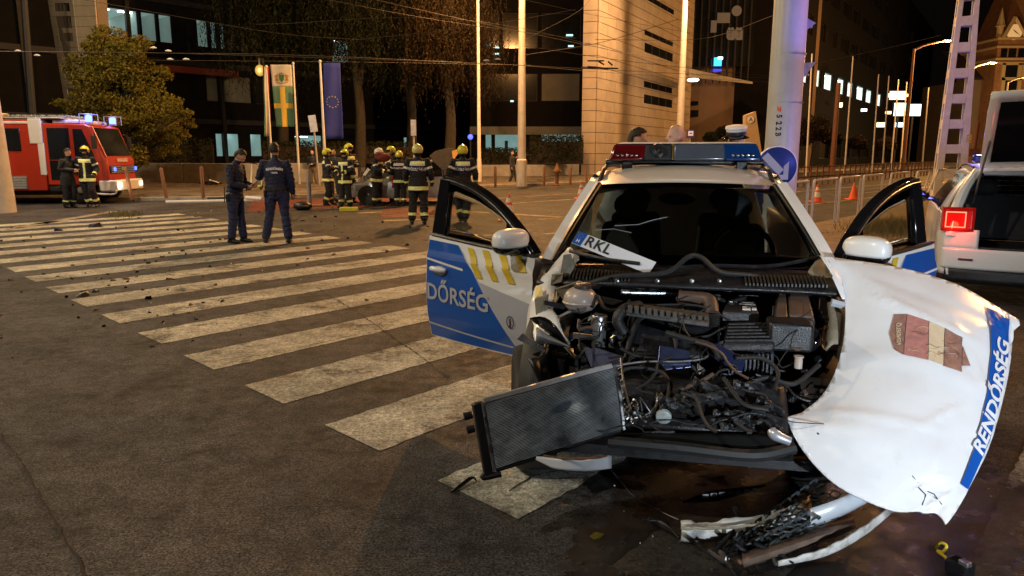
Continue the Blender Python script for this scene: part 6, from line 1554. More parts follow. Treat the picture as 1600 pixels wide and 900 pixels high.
# ---------------------------------------------------------------- crushed engine bay
for s in (-1, 1):   # inner wings
    q = MB(); q.grid(lambda a, b: V((s * (.60 + .10 * b + .03 * math.sin(9 * a + 4 * b)), -.05 - (.95 if s < 0 else .5) * a, .28 + .62 * b - .18 * a * b + .03 * math.sin(13 * a))), 14, 8); q.build('inner_wing', M_BLACKP, car, solid=.02)
    if s > 0: continue
    q = MB(); q.T = Matrix.Translation((s * .70 - (.10 if s > 0 else 0), -.46, .38)); q.grid(lambda a, b: V((s * (-.12 + .22 * b), .40 * math.cos(PI * a), .43 * math.sin(PI * a))), 16, 3); q.build('wheel_arch', M_RUB, car, solid=.015)
q = MB(); q.box((0, -.45, .27), (1.3, .9, .05)); q.build('undertray', M_BLACKP, car)
# left (viewer) wing: torn white sheet round the tower
rr = random.Random(5)
def wing(a, b):     # a from rear (door) to front, b from top to bottom
    p = [L(882, 398, 4.22), L(842, 440, 4.05), L(826, 480, 3.9), L(822, 520, 3.75), L(838, 532, 3.62)]
    q2 = [L(905, 405, 4.1), L(872, 448, 3.95), L(862, 480, 3.8), L(880, 515, 3.6), L(900, 560, 3.45)]
    i = min(3.999, a * 4); k = int(i); f_ = i - k
    x = p[k].lerp(p[k + 1], f_); y = q2[k].lerp(q2[k + 1], f_)
    return x.lerp(y, b) + V((0, -.01 * math.sin(b * 9 + a * 7), .045 * math.sin(PI * b) * (1 - a * .4) + .012 * math.sin(a * 23 + b * 6)))
q = MB(); q.grid(wing, 24, 8); q.build('crumpled_wing', M_WHITE, car, solid=.008)
for (pts, m_) in (((( 838, 452, 3.93), (848, 450, 3.9), (852, 478, 3.84), (838, 476, 3.86)), M_YEL), (((841, 466, 3.86), (849, 470, 3.85), (847, 482, 3.82), (838, 480, 3.83)), M_YEL)):
    q = MB(); q.slab([L(*p) + V((0, -.04, .02)) for p in pts], (0, .004, 0)); q.build('livery_scrap', m_, car, smooth=False)
# headlamp shard left
q = MB(); q.grid(lambda a, b: L(838 + 52 * a, 512 + 30 * a + 22 * b * (1 - a), 3.52 - .06 * a - .05 * math.sin(PI * b)), 8, 6); q.build('headlamp', mat('lamp_shell', (.25, .26, .27), .15, var=.3, vs=30, coat=.8), car, solid=.01)
q = MB(); q.grid(lambda a, b: L(828 + 62 * a, 498 + 46 * a - 20 * b * math.sin(PI * a), 3.5 - .05 * b), 8, 4); q.build('headlamp_frame', M_GLOSS, car, solid=.008)
for k in range(16):     # bent struts and torn metal at the left tower
    u, v = rr.uniform(845, 925), rr.uniform(440, 560); Y = 3.85 - (v - 440) / 120 * .35 + rr.uniform(-.05, .05)
    d = V((rr.gauss(0, .07), rr.gauss(0, .05), rr.gauss(0, .05))); q = MB(); c = L(u, v, Y); q.slab([c, c + d, c + d + V((rr.gauss(0, .02), 0, rr.uniform(.01, .03))), c + V((0, 0, rr.uniform(.01, .03)))], (.004, .006, .002))
    q.build('torn_bracket', [M_STEEL, M_BLACKP, M_CONC, M_RUB][k % 4], car, smooth=False)
M_TORN = mat('torn_primer', (.24, .21, .15), .6, var=.35, vs=14, dirt=.3)
for pts, Y in ((((880, 400), (892, 398), (898, 418), (885, 440), (876, 452), (873, 440)), 3.98), (((862, 430), (880, 428), (878, 440), (860, 446)), 3.94), (((868, 452), (905, 440), (915, 444), (900, 452), (880, 470)), 3.85), (((835, 468), (858, 460), (850, 500), (838, 505)), 3.78), (((898, 398), (905, 402), (890, 432), (884, 428)), 4.0)):
    q = MB(); q.slab([L(u, v, Y + rr.uniform(-.02, .02)) for u, v in pts], (.0, .008, .006)); q.build('torn_metal', M_TORN, car, smooth=False, bevel=.003)
# right wing, still standing, mostly behind the bonnet
def wing2(a, b):
    p = [L(1288, 402, 4.02), L(1308, 440, 3.86), L(1318, 490, 3.65), L(1312, 540, 3.45)]; q2 = [L(1262, 425, 3.9), L(1290, 455, 3.78), L(1296, 500, 3.6), L(1290, 548, 3.42)]
    i = min(2.999, a * 3); k = int(i); return p[k].lerp(p[k + 1], i - k).lerp(q2[k].lerp(q2[k + 1], i - k), b) + V((0, 0, .02 * math.sin(PI * b)))
q = MB(); q.grid(wing2, 18, 5); q.build('wing', M_TORN, car, solid=.01)
for k, pts in enumerate((((1296, 428), (1303, 428), (1300, 436)), ((1306, 428), (1318, 428), (1316, 445), (1310, 445)))):
    q = MB(); q.slab([L(u, v, 3.83) for u, v in pts], (0, .01, .0)); q.build('livery_scrap', M_YEL, car, smooth=False)
# headlamp cluster right
q = MB(); q.ell(L(1270, 535, 3.6), (.04, .06, .08)); q.build('headlamp', M_GLOSS, car)
if 0: q = MB(); q.grid(lambda a, b: L(1255 + 45 * a, 520 - 20 * a + 90 * b, 3.55 - .05 * math.sin(PI * b)), 6, 8); q.build('headlamp_frame', M_RUB, car, solid=.015)
# coolant tank
M_TANK = mat('tank_plastic', (.44, .38, .34), .35, var=.1, coat=.3)
c = L(907, 468, 3.72); q = MB(); q.ell(c, (.088, .085, .072), n=28, m=16); tank = q.build('coolant_tank', M_TANK, car)
q = MB(); q.lathe([(.090, -.006), (.094, 0), (.090, .006)], c=c + V((0, 0, -.012)), n=28, sy=.97); q.build('tank_seam', M_TANK, tank)
q = MB(); q.lathe([(.046, .0), (.047, .012), (.042, .022), (.02, .024), (0, .022)], c=c + V((.012, -.008, .064)), n=22); q.build('tank_cap', mat('cap_brown', (.06, .035, .025), .5, var=.2), tank)
# silver canister
c = L(936, 503, 3.6); q = MB(); q.lathe([(.036, -.04), (.042, -.038), (.042, .028), (.038, .036), (.02, .04), (0, .04)], c=c, n=24); cn = q.build('canister', M_ALU, car)
q = MB(); q.lathe([(.034, -.13), (.036, -.12), (.036, -.041)], c=c, n=20); q.build('canister_body', mat('grey_plastic', (.09, .10, .11), .4), cn)
# heat shield tube (silver corrugated)
q = MB(); pts = [L(970 + 120 * t, 456 + 2 * math.sin(3 * t), 3.86) for t in frange(0, 1, 44)]; q.tube(pts, [.017 + .0022 * (i % 2) for i in range(45)], n=10); q.build('heat_shield_tube', M_ALU, car)
for u in (964, 1027, 1081, 1124): 
    q = MB(); q.lathe([(.012, 0), (.012, .006), (.006, .009)], c=L(u, 439, 3.80), M=Matrix.Rotation(PI / 2, 3, 'X'), n=10); q.build('bolt', M_STEEL, car)
# engine: ribbed intake manifold
M_ENG = mat('engine_plastic', (.017, .017, .018), .5, var=.35, vs=18, bump=.4, bs=90, dirt=.35, dcol=(.06, .05, .04))
M_ENG2 = mat('dusty_casting', (.06, .056, .05), .6, var=.4, vs=25, bump=.4, bs=60, dirt=.2)
q = MB(); q.hexa([L(985, 560, 3.46), L(1120, 565, 3.44), L(1122, 508, 3.56), L(985, 492, 3.60)], [L(985, 520, 3.8), L(1128, 525, 3.8), L(1122, 480, 3.86), L(990, 470, 3.88)]); q.build('engine_block', M_BLACKP, car, bevel=.03, seg=3)
for i in range(13):
    t_ = i / 12; c = L(985 + 118 * t_, 484 + 18 * t_, 3.50 + .02 * t_); q = MB(); q.box(c, (.022, .08, .042), rot=Matrix.Rotation(R(-18), 3, 'X')); q.build('manifold_rib', M_ENG2, car, bevel=.004)
q = MB(); q.hexa([L(978, 494, 3.48), L(1108, 512, 3.46), L(1108, 504, 3.46), L(978, 485, 3.48)], [L(980, 480, 3.6), L(1108, 494, 3.6), L(1108, 488, 3.6), L(980, 472, 3.6)]); q.build('manifold', M_ENG2, car, bevel=.006)
q = MB(); q.tube(bent([L(975, 520, 3.50), L(965, 500, 3.5), L(975, 484, 3.52), L(1000, 478, 3.56)], 5), .028, n=12); q.build('intake_elbow', M_ENG, car)
# brown intake pipe and bellows
M_BRN = mat('brown_intake', (.085, .055, .042), .5, var=.3, vs=15, dirt=.2, dcol=(.15, .12, .09))
q = MB(); q.tube(bent([L(1060, 464, 3.74), L(1085, 466, 3.72), L(1108, 470, 3.68), L(1113, 492, 3.60)], 6), [.035] * 12 + [.036] * 7, n=14); q.build('intake_pipe', M_BRN, car)
q = MB(); a, b = L(1113, 492, 3.60), L(1113, 512, 3.58); q.tube([a.lerp(b, t) for t in frange(0, 1, 12)], [.040 if i % 2 else .034 for i in range(13)], n=16); q.build('intake_bellows', M_RUB, car)
# battery
q = MB(); B4 = [L(1128, 486, 3.60), L(1186, 489, 3.58), L(1180, 470, 3.80), L(1138, 467, 3.82)]; q.slab(B4, (0, 0, -.15)); bt = q.build('battery', M_ENG, car, bevel=.008)
up = V((0, 0, .003)); bc = lambda x, y: B4[0].lerp(B4[1], x).lerp(B4[3].lerp(B4[2], x), y)
for (x0, y0, x1, y1, m_) in ((.55, .12, .78, .38, M_DECALW), (.82, .15, .95, .32, M_DECALW), (.1, .7, .35, .95, M_STEEL), (.45, .55, .95, .62, M_CONC), (.5, .7, .9, .74, M_CONC)):
    q = MB(); q.slab([bc(x0, y0) + up, bc(x1, y0) + up, bc(x1, y1) + up, bc(x0, y1) + up], (0, 0, .003)); q.build('battery_label', m_, bt, smooth=False)
q = MB(); q.tube([bc(.35, .75) + V((0, 0, .01)), bc(.6, .85) + V((0, 0, .02))], .016); q.build('battery_clamp', M_BLACKP, bt)
# air filter box with ribs
AF = [L(1128, 537, 3.38), L(1212, 536, 3.36), L(1204, 502, 3.56), L(1136, 503, 3.58)]
q = MB(); q.slab(AF, (0, 0, -.05)); af = q.build('air_filter_box', M_ENG, car, bevel=.02, seg=3)
q = MB(); q.slab([p + V((0, .01, -.052)) for p in AF], (0, 0, -.13)); q.build('air_filter_base', mat('blue_grey_plastic', (.035, .042, .06), .45, var=.3, vs=12), af, bevel=.012)
for i in range(6):
    y = .08 + .15 * i; a, b = AF[0].lerp(AF[3], y), AF[1].lerp(AF[2], y); q = MB(); q.tube([a.lerp(b, .05) + V((0, 0, .004)), a.lerp(b, .95) + V((0, 0, .004))], .0085, n=8); q.build('box_rib', M_ENG, af)
for i in range(12):
    a, b = AF[0] + V((0, -.002, -.07)), AF[1] + V((0, -.002, -.07)); c = a.lerp(b, .06 + .08 * i); q = MB(); q.box(c + V((0, 0, -.03)), (.006, .014, .10)); q.build('box_fin', M_ENG, af)
# fuse box, brake reservoir
q = MB(); F4 = [L(1208, 498, 3.52), L(1275, 500, 3.50), L(1262, 462, 3.74), L(1212, 462, 3.76)]; q.slab(F4, (0, 0, -.16)); fb_x = q.build('fuse_box', M_ENG, car, bevel=.018, seg=3)
q = MB(); q.slab([F4[0].lerp(F4[1], .38) + V((0, 0, .022)), F4[1] + V((-.01, 0, .022)), F4[2] + V((0, 0, .022)), F4[3].lerp(F4[2], .38) + V((0, 0, .022))], (0, 0, -.02)); q.build('fuse_box_lid', M_BRN, fb_x, bevel=.01)
q = MB(); q.slab([F4[0] + V((.01, 0, .012)), F4[0].lerp(F4[1], .34) + V((0, 0, .012)), F4[3].lerp(F4[2], .34) + V((0, 0, .012)), F4[3] + V((.01, 0, .012))], (0, 0, -.015)); q.build('fuse_box_lid', M_BRN, fb_x, bevel=.006)
q = MB(); q.box(L(1232, 522, 3.45), (.20, .16, .14)); q.build('ecu_box', M_BLACKP, car, bevel=.015)
q = MB(); q.lathe([(.018, 0), (.018, .05), (.022, .052), (.022, .058)], c=L(1247, 575, 3.3), n=14); q.build('filler_neck', M_TANK, car)
# blue-grey broken plates in front
for pts, Y, m_ in ((((1105, 536), (1122, 538), (1165, 562), (1160, 582), (1140, 578), (1106, 552)), 3.30, mat('dark_blue_plate', (.007, .012, .05), .35, var=.2, coat=.3)), (((1030, 540), (1078, 548), (1080, 574), (1040, 578), (1028, 565)), 3.34, mat('blue_grey_sheet', (.05, .06, .13), .3, metal=.6, var=.3, vs=12)), (((912, 545), (935, 545), (975, 558), (970, 572), (925, 578)), 3.42, mat('violet_grey_sheet', (.12, .12, .17), .35, metal=.5, var=.3, vs=12)), (((880, 540), (915, 545), (925, 600), (870, 610), (850, 570)), 3.55, M_BLACKP)):
    q = MB(); q.slab([L(u, v, Y - (v - 560) * .0015) for u, v in pts], (0, .012, 0)); q.build('broken_plate', m_, car, smooth=False, bevel=.003)
# radiator support / crash beam at the bottom and dark lower mass
q = MB(); q.hexa([L(960, 668, 3.14), L(1235, 690, 3.04), L(1228, 600, 3.22), L(965, 590, 3.28)], [L(960, 640, 3.7), L(1230, 650, 3.7), L(1225, 590, 3.7), L(965, 580, 3.7)]); q.build('subframe', M_BLACKP, car, bevel=.03)
q = MB(); q.tube(bent([L(950, 690, 3.04), L(1060, 700, 2.99), L(1175, 712, 2.96), L(1240, 700, 3.0)], 5), .028, n=8); q.build('lower_beam', M_RUB, car)
q = MB(); q.hexa([L(955, 700, 3.02), L(1240, 722, 2.95), L(1240, 680, 3.02), L(955, 676, 3.08)], [L(955, 690, 3.3), L(1240, 712, 3.3), L(1240, 676, 3.3), L(955, 672, 3.3)]); q.build('splash_shield', mat('flat_black', (.004, .004, .004), .7, var=.3, spec=.15), car, bevel=.01)  # near-black plastic with very little gloss
# white front end of a chassis leg, horn, fittings
q = MB(); q.lathe([(.034, -.01), (.034, .008), (.028, .012), (0, .012)], c=L(1037, 651, 3.10), M=Matrix.Rotation(PI / 2 + .3, 3, 'X'), n=24); q.build('horn', mat('pale_disc', (.42, .48, .48), .4, var=.3, vs=30), car)
q = MB(); q.tube(bent([L(1205, 672, 3.0), L(1212, 680, 2.98), L(1235, 690, 2.96)], 4), [.02, .022, .024, .026, .026, .024, .022, .02, .02], n=10); q.build('tow_bracket', mat('pale_bracket', (.45, .48, .55), .35, metal=.5, var=.2), car)
# hoses and cables: many, of several thicknesses
hoses = [(((978, 560), (985, 530), (1000, 498), (1030, 492), (1050, 510), (1058, 545)), 3.42, .013, M_RUB), (((925, 480), (933, 462), (945, 482), (970, 484), (985, 470)), 3.64, .010, M_RUB), (((1000, 478), (1060, 476), (1100, 480), (1140, 500)), 3.62, .006, M_RUB),
         (((970, 570), (1010, 565), (1060, 565), (1100, 560), (1112, 545)), 3.30, .006, M_STEEL), (((905, 560), (915, 548), (930, 560), (928, 580), (945, 575)), 3.44, .008, M_RUB), (((960, 590), (985, 575), (1030, 580), (1045, 600), (1040, 640)), 3.26, .009, M_RUB),
         (((1150, 560), (1190, 560), (1215, 580), (1210, 610)), 3.28, .010, M_RUB), (((1225, 520), (1235, 540), (1250, 545), (1262, 525)), 3.42, .009, M_BRN), (((1040, 520), (1075, 530), (1110, 540), (1125, 560)), 3.34, .014, M_RUB), (((1170, 600), (1200, 590), (1240, 600), (1280, 570)), 3.24, .012, M_RUB),
         (((985, 655), (1010, 648), (1025, 635), (1028, 615)), 3.12, .007, M_ALU), (((975, 640), (990, 630), (1000, 650), (1010, 660)), 3.12, .006, M_ALU), (((970, 560), (975, 600), (985, 640)), 3.2, .005, M_STEEL), (((1130, 590), (1160, 630), (1200, 640)), 3.14, .010, M_RUB), (((1050, 610), (1090, 625), (1150, 615)), 3.16, .015, M_RUB)]
for k in range(80):
    u, v = rr.uniform(930, 1290), rr.uniform(470, 665); pts = [(u, v)]
    an = rr.uniform(0, 2 * PI)
    for j in range(rr.randint(3, 5)): an += rr.gauss(0, .8); u += 26 * math.cos(an); v += 16 * math.sin(an); pts.append((min(1300, max(905, u)), min(675, max(462, v))))
    hoses.append((tuple(pts), 3.72 - (v - 460) / 210 * .62 + rr.uniform(-.05, .03), rr.choice((.0022, .003, .004, .006, .009)), rr.choice((M_RUB, M_RUB, M_BLACKP, M_ENG, M_RUB, M_BRN, M_RUB))))
for pts, Y, r_, m_ in hoses:
    q = MB(); v0 = pts[0][1]; q.tube(bent([L(u, v, Y - (v - v0) * .0022) for u, v in pts], 5), r_, n=8 if r_ > .005 else 5); q.build('hose', m_, car)
for k in range(70):     # small brackets, connectors, bolts and housings
    u, v = rr.uniform(900, 1300), rr.uniform(465, 680); Y = 3.80 - (v - 460) / 210 * .70 + rr.uniform(-.04, .06); c = L(u, v, Y)
    q = MB(); s_ = rr.uniform(.010, .035)
    if k % 3 == 0: q.lathe([(s_ * .6, 0), (s_ * .7, s_ * .4), (s_ * .5, s_), (0, s_ * 1.1)], c=c, M=Euler((rr.uniform(0, 3), rr.uniform(0, 3), 0)).to_matrix(), n=12)
    else: q.box(c, (s_ * rr.uniform(.8, 2.4), s_ * rr.uniform(.6, 1.6), s_ * rr.uniform(.5, 1.4)), rot=Euler((rr.gauss(0, .4), rr.gauss(0, .4), rr.uniform(0, 3))).to_matrix())
    q.build('engine_fitting', rr.choice((M_ENG, M_ENG2, M_BLACKP, M_STEEL, M_BRN, M_ENG, M_RUB, M_BLACKP)), car, bevel=.003)
for k in range(9):    # crushed bright condenser tubes near the radiator
    u, v = rr.uniform(975, 1020), rr.uniform(628, 668); q = MB(); q.tube(bent([L(u + rr.gauss(0, 9), v + rr.gauss(0, 6), 3.12 + rr.gauss(0, .02)) for _ in range(4)], 3), rr.choice((.003, .005, .007)), n=6); q.build('condenser_pipe', M_ALU if k % 2 else M_STEEL, car)
for k in range(14):    # crumpled dark sheets low down
    u, v = rr.uniform(1040, 1230), rr.uniform(600, 672); q = MB(); c0_ = L(u, v, 3.12 - (v - 600) / 70 * .06); a_ = rr.uniform(0, 3)
    q.grid(lambda a, b: c0_ + Matrix.Rotation(.5 * math.sin(a_ * 3), 3, 'Y') @ V(((a - .5) * .13, -.012 * math.sin(11 * a + a_ + 3 * b), (b - .5) * .035 + .006 * math.sin(17 * a + 5 * b + a_))), 8, 4); q.build('crumpled_sheet', rr.choice((M_BLACKP, M_ENG, M_BLACKP, M_RUB)), car, solid=.002)

# ---------------------------------------------------------------- bonnet, torn round and hanging off the right-hand side
hA, hB, hC = P(1478, 818, 2.74), P(1282, 400, 3.84), P(1592, 502, 3.46)
hn = (hB - hA).cross(hC - hA).normalized()
if hn.y > 0: hn = -hn
def onplane(u, v):
    d = ray(u, v); o = V((0, 0, CH)); t = (hA - o).dot(hn) / d.dot(hn); return o + d * t
outline = [(1281, 399), (1330, 406), (1385, 414), (1440, 426), (1500, 446), (1550, 474), (1592, 499), (1594, 508), (1584, 516), (1578, 570), (1566, 630), (1545, 700), (1520, 752), (1495, 798), (1479, 819), (1466, 802), (1440, 799), (1398, 798), (1352, 782), (1302, 754), (1264, 716), (1240, 680), (1229, 652), (1252, 645), (1284, 618), (1306, 578), (1318, 530), (1321, 480), (1312, 436), (1296, 412)]
import mathutils
def resample(ol, corners, step=9):
    n_ = len(ol); out = []
    for i in range(n_):
        p0, p1, p2, p3 = [V((*ol[(i + k) % n_], 0)) for k in (-1, 0, 1, 2)]
        if i in corners: p0 = p1 * 2 - p2
        if (i + 1) % n_ in corners: p3 = p2 * 2 - p1
        m_ = max(1, int((p2 - p1).length / step))
        for j in range(m_):
            t = j / m_; q_ = 0.5 * ((2 * p1) + (p2 - p0) * t + (2 * p0 - 5 * p1 + 4 * p2 - p3) * t * t + (p1 * 3 - p0 - p2 * 3 + p3) * t ** 3); out.append((q_.x, q_.y))
    return out
outline = resample(outline, (0, 6, 7, 8, 14, 15, 22, 23))
bmh = bmesh.new(); cu = 1415; cv = 600
vv = [bmh.verts.new((u, v, 0)) for u, v in outline]; bmh.faces.new(vv); bmesh.ops.triangulate(bmh, faces=bmh.faces[:])
for c in frange(1233, 1590, 44): bmesh.ops.bisect_plane(bmh, geom=bmh.verts[:] + bmh.edges[:] + bmh.faces[:], plane_co=(c, 0, 0), plane_no=(1, 0, 0))
for c in frange(402, 816, 58): bmesh.ops.bisect_plane(bmh, geom=bmh.verts[:] + bmh.edges[:] + bmh.faces[:], plane_co=(0, c, 0), plane_no=(0, 1, 0))
oe = [(V((a[0], a[1])), V((b[0], b[1]))) for a, b in zip(outline, outline[1:] + outline[:1])]
def edged(u, v):
    p = V((u, v)); best = 1e9
    for a, b in oe:
        ab = b - a; t = max(0, min(1, (p - a).dot(ab) / ab.dot(ab))); best = min(best, (p - a - ab * t).length)
    return best
nz = mathutils.noise
def hood(u, v, o=0.0):
    e = edged(u, v); b = .085 * (1 - math.exp(-(e / 55) ** 1.5)) + .008 * (1 - math.exp(-(e / 9) ** 2))
    # pressed ridge lines and crash dents
    ln1 = (u - 1290) * .55 + (600 - v) * -.84   # distance-like coordinates for the creases
    cr1 = abs((v - 560) - (u - 1300) * .28 + 14 * math.sin((u - 1300) / 80)); b += .008 * math.exp(-(cr1 / 16) ** 2) * min(1, e / 40)
    cr2 = abs((v - 455) - (u - 1400) * .42); b -= .006 * math.exp(-(cr2 / 10) ** 2) * min(1, e / 30)
    b += .006 * nz.noise(V((u / 70, v / 55, 0))) * min(1, e / 30)
    dent = math.exp(-((u - 1452) / 34) ** 2 - ((v - 772) / 26) ** 2); b += dent * (.022 * nz.noise(V((u / 11, v / 9, 3))) - .012)
    dent = math.exp(-((u - 1572) / 18) ** 2 - ((v - 530) / 34) ** 2); b += dent * .014 * nz.noise(V((u / 9, v / 13, 9)))
    for (ax, ay, bx, by_, dp, wd) in ((1250, 640, 1475, 690, .010, 9), (1322, 455, 1540, 560, .012, 10), (1470, 500, 1545, 640, .008, 8), (1392, 700, 1500, 640, .009, 7), (1420, 790, 1468, 700, .010, 7), (1540, 480, 1582, 560, .010, 7)):
        p_ = V((u, v)); A_ = V((ax, ay)); D_ = V((bx, by_)) - A_; t_ = (p_ - A_).dot(D_) / D_.dot(D_); dd_ = abs((p_ - A_).cross(D_.normalized())) if False else abs((p_.x - A_.x) * D_.y - (p_.y - A_.y) * D_.x) / D_.length
        b += dp * max(0, 1 - dd_ / wd) * max(0, min(1, 4 * t_, 4 * (1 - t_))) * min(1, e / 25)
    fr_ = math.exp(-((1600 - u - (v - 500) * .30) / 26) ** 2); b += fr_ * .006 * nz.noise(V((u / 12, v / 16, 5)))
    return onplane(u, v) + hn * (b + o)
hv = [hood(p.co.x, p.co.y) for p in bmh.verts]; bmh.verts.index_update(); hf = [tuple(q.index for q in f.verts) for f in bmh.faces]; bmh.free()
q = MB(); q.add(hv, hf)
M_HOOD = mat('bonnet_paint', (.76, .77, .80), .25, var=.05, coat=.5, vs=5, dirt=.12, dcol=(.52, .50, .46))
hoodo = q.build('bonnet', M_HOOD, car, world=True, solid=.012, angle=60)
hoodo['label'] = 'white bonnet torn round sideways with a blue lettered front edge and a worn crest'
md = hoodo.modifiers['solid']; md.offset = -1
if True:   # under-frame ribs of the bonnet
    for (a, b) in (((1300, 470), (1560, 520)), ((1320, 600), (1540, 640)), ((1300, 700), (1480, 740))):
        q = MB(); q.tube([hood(a[0] + (b[0] - a[0]) * t, a[1] + (b[1] - a[1]) * t, -.035) for t in frange(0, 1, 8)], .02, n=6); q.build('bonnet_rib', M_SILV, hoodo, world=True)
# blue band with lettering
band = [(1537, 487), (1574, 496), (1573, 560), (1562, 620), (1545, 690), (1512, 766), (1497, 761), (1520, 700), (1534, 630), (1541, 560)]
decal('blue_band', [band], lambda x, y: hood(x, y, .009), M_BLUE, hoodo, True, cu=frange(1500, 1572, 12), cv=frange(495, 760, 34))
bl = [V((1536, 712)), V((1545, 670)), V((1556, 620)), V((1565, 570)), V((1569, 536))]
bl = bent([V((1526, 716, 0)), V((1543, 672, 0)), V((1556, 624, 0)), V((1564, 580, 0)), V((1568, 536, 0))], 10)
cum = [0]
for a, b in zip(bl[:-1], bl[1:]): cum.append(cum[-1] + (b - a).length)
g = text_geo('RENDŐRSÉG', 30, .9, 'LEFT', shear=.25); mxx = max(v[0] for v in g[0])
def along(s_):
    s_ = max(0, min(cum[-1] - .01, s_))
    for i in range(len(cum) - 1):
        if s_ <= cum[i + 1]: k = (s_ - cum[i]) / (cum[i + 1] - cum[i]); return bl[i].lerp(bl[i + 1], k), (bl[i + 1] - bl[i]).normalized()
def tb(x, y):
    p, d = along(x / mxx * cum[-1]); n_ = V((d.y, -d.x, 0)); n_ = n_ if n_.x < 0 else -n_; q_ = p + n_ * (y * 1.0 + 4); return hood(q_.x, q_.y, .014)
decal('bonnet_lettering', g, tb, M_DECALW, hoodo, True)
for (a, b) in (((1553, 590), (1562, 582)), ((1528, 650), (1541, 662))): q = MB(); q.tube([hood(a[0], a[1] , .008), hood(b[0], b[1], .008)], .0015, n=4); q.build('scratch', M_DECALW, hoodo, world=True)
# worn crest: maroon and cream panel with jagged tip
M_MAR = mat('crest_maroon', (.27, .14, .11), .6, var=.35, vs=30, dirt=.35, dcol=(.35, .26, .18)); M_CRD = mat('crest_red', (.42, .18, .16), .6, var=.2, vs=40, dirt=.25, dcol=(.45, .3, .22)); M_CRM = mat('crest_cream', (.62, .50, .34), .6, var=.15, dirt=.2, dcol=(.3, .2, .12))
CP = lambda nm, pl, m_, o=.005: decal(nm, [pl], lambda x, y: hood(x, y, o), m_, hoodo, True, cu=frange(1385, 1500, 10), cv=frange(510, 600, 6))
CP('crest_end', [(1389, 506), (1407, 507), (1400, 572), (1388, 562), (1382, 534)], M_MAR); CP('crest_red', [(1408, 507), (1440, 519), (1436, 582), (1401, 572)], M_CRD); CP('crest_cream', [(1441, 519), (1464, 530), (1460, 590), (1437, 582)], M_CRM)
CP('crest_brown', [(1465, 530), (1491, 545), (1490, 598), (1461, 591)], M_MAR); CP('crest_tip', [(1492, 556), (1505, 586), (1491, 588)], M_MAR)
for k in range(16):
    u = rr.uniform(1386, 1475); v = 512 + (u - 1386) * .32 + rr.uniform(4, 48); q = MB(); pts = [hood(u + i * rr.uniform(4, 7), v + 1.2 * i + rr.gauss(0, 2), .009) for i in range(4)]; q.tube(pts, .0011, n=4); q.build('crest_line', M_CRM if k % 2 else M_MAR, hoodo, world=True)
g = text_geo('RENDELŐ', 9, .2); decal('crest_lettering', g, lambda x, y: hood(1394 + y * .9, 538 - x * .9, .010), M_CRM, hoodo, True)
for (a, b) in (((1560, 540), (1572, 520)),): pass
# paint cracks
for pts in (((1418, 752), (1440, 768), (1456, 775), (1470, 790)), ((1430, 768), (1444, 776), (1440, 790)), ((1446, 772), (1462, 782))):
    q = MB(); q.tube([hood(u, v, .001) for u, v in pts], .0022, n=4); q.build('paint_crack', M_BLACKP, hoodo, world=True)
# ================================================================== RADIATOR, BUMPER AND PLATES
rad = thing('radiator', 'grey finned radiator with a dented middle leaning against the wrecked car front', 'radiator', G(770, 735))
rA, rB, rC = P(757, 630, 2.98), P(958, 576, 3.12), P(775, 732, 2.93)
rD = rA + (rC - rA) + (P(972, 676, 3.02) - P(772, 738, 2.93)); rD = P(970, 670, 3.03)
rn = (rB - rA).cross(rC - rA).normalized(); rn = -rn if rn.y > 0 else rn
def rp(x, y, o=0):
    p = rA.lerp(rB, x).lerp(rC.lerp(rD, x), y)
    dent = .034 * math.exp(-((x - .60) / .10) ** 2 - ((y - .45) / .12) ** 2); bow = .016 * math.sin(PI * y) * math.sin(2.5 * x) + .010 * math.sin(5 * x + 1) * (1 - y)
    return p + rn * (o - dent + bow)
q = MB(); q.grid(lambda a, b: rp(a, b, 0), 20, 16); q.grid(lambda a, b: rp(a, b, -.03), 6, 6); core_o = q.build('core', mat('radiator_core', (.05, .058, .068), .45, metal=.5, var=.4, vs=9), rad, world=True, smooth=True)
M_FIN = mat('radiator_fins', (.24, .28, .32), .38, metal=.35, var=.7, vs=6, rv=.15)
for j in range(46):
    y = .012 + .976 * j / 45; q = MB(); q.tube([rp(x, y + .002 * math.sin(26 * x + j), .0045) for x in frange(.0, 1, 22)], .0019, n=4); q.build('fin', M_FIN, rad, world=True)
q = MB()
for x0 in (0, 1):
    pts = [rp(x0, y, 0) + (rA - rB).normalized() * (-.012 if x0 else .012) for y in frange(-.03, 1.03, 10)]; qq = MB(); qq.tube(pts, .010 if x0 else .011, n=6); qq.build('edge_strip', M_ALU, rad, world=True)
dl = (rA - rB).normalized()
q = MB(); rings = []
for y in frange(-.04, 1.06, 12): c = rp(0, y, -.012) + dl * .032; rings.append([c + rn * .024 + dl * .02, c - rn * .022 + dl * .022, c - rn * .022 - dl * .026, c + rn * .020 - dl * .026])
q.loft(rings); q.build('side_tank', M_BLACKP, rad, world=True, bevel=.006)
for y, l in ((.12, .06), (.33, .055)): q = MB(); c = rp(0, y, -.01) + dl * .06; q.tube([c, c + dl * l * .6], [.016, .018], n=12); q.build('inlet', M_BLACKP, rad, world=True)
q = MB(); q.tube(bent([rp(0, 1.04, 0) + dl * .05, rp(0, 1.08, 0) + dl * .06, rp(.03, 1.1, 0)], 3), .014, n=6); q.build('mount', M_BLACKP, rad, world=True)
q = MB(); q.tube([rp(x, -.025, -.01) for x in frange(0, 1, 10)], .013, n=6, flat=1.4); q.build('top_rail', M_GALV, rad, world=True)
q = MB(); q.tube([rp(x, 1.02, -.01) for x in frange(0, 1, 10)], .014, n=6); q.build('bottom_rail', M_BLACKP, rad, world=True)
rr = random.Random(9)
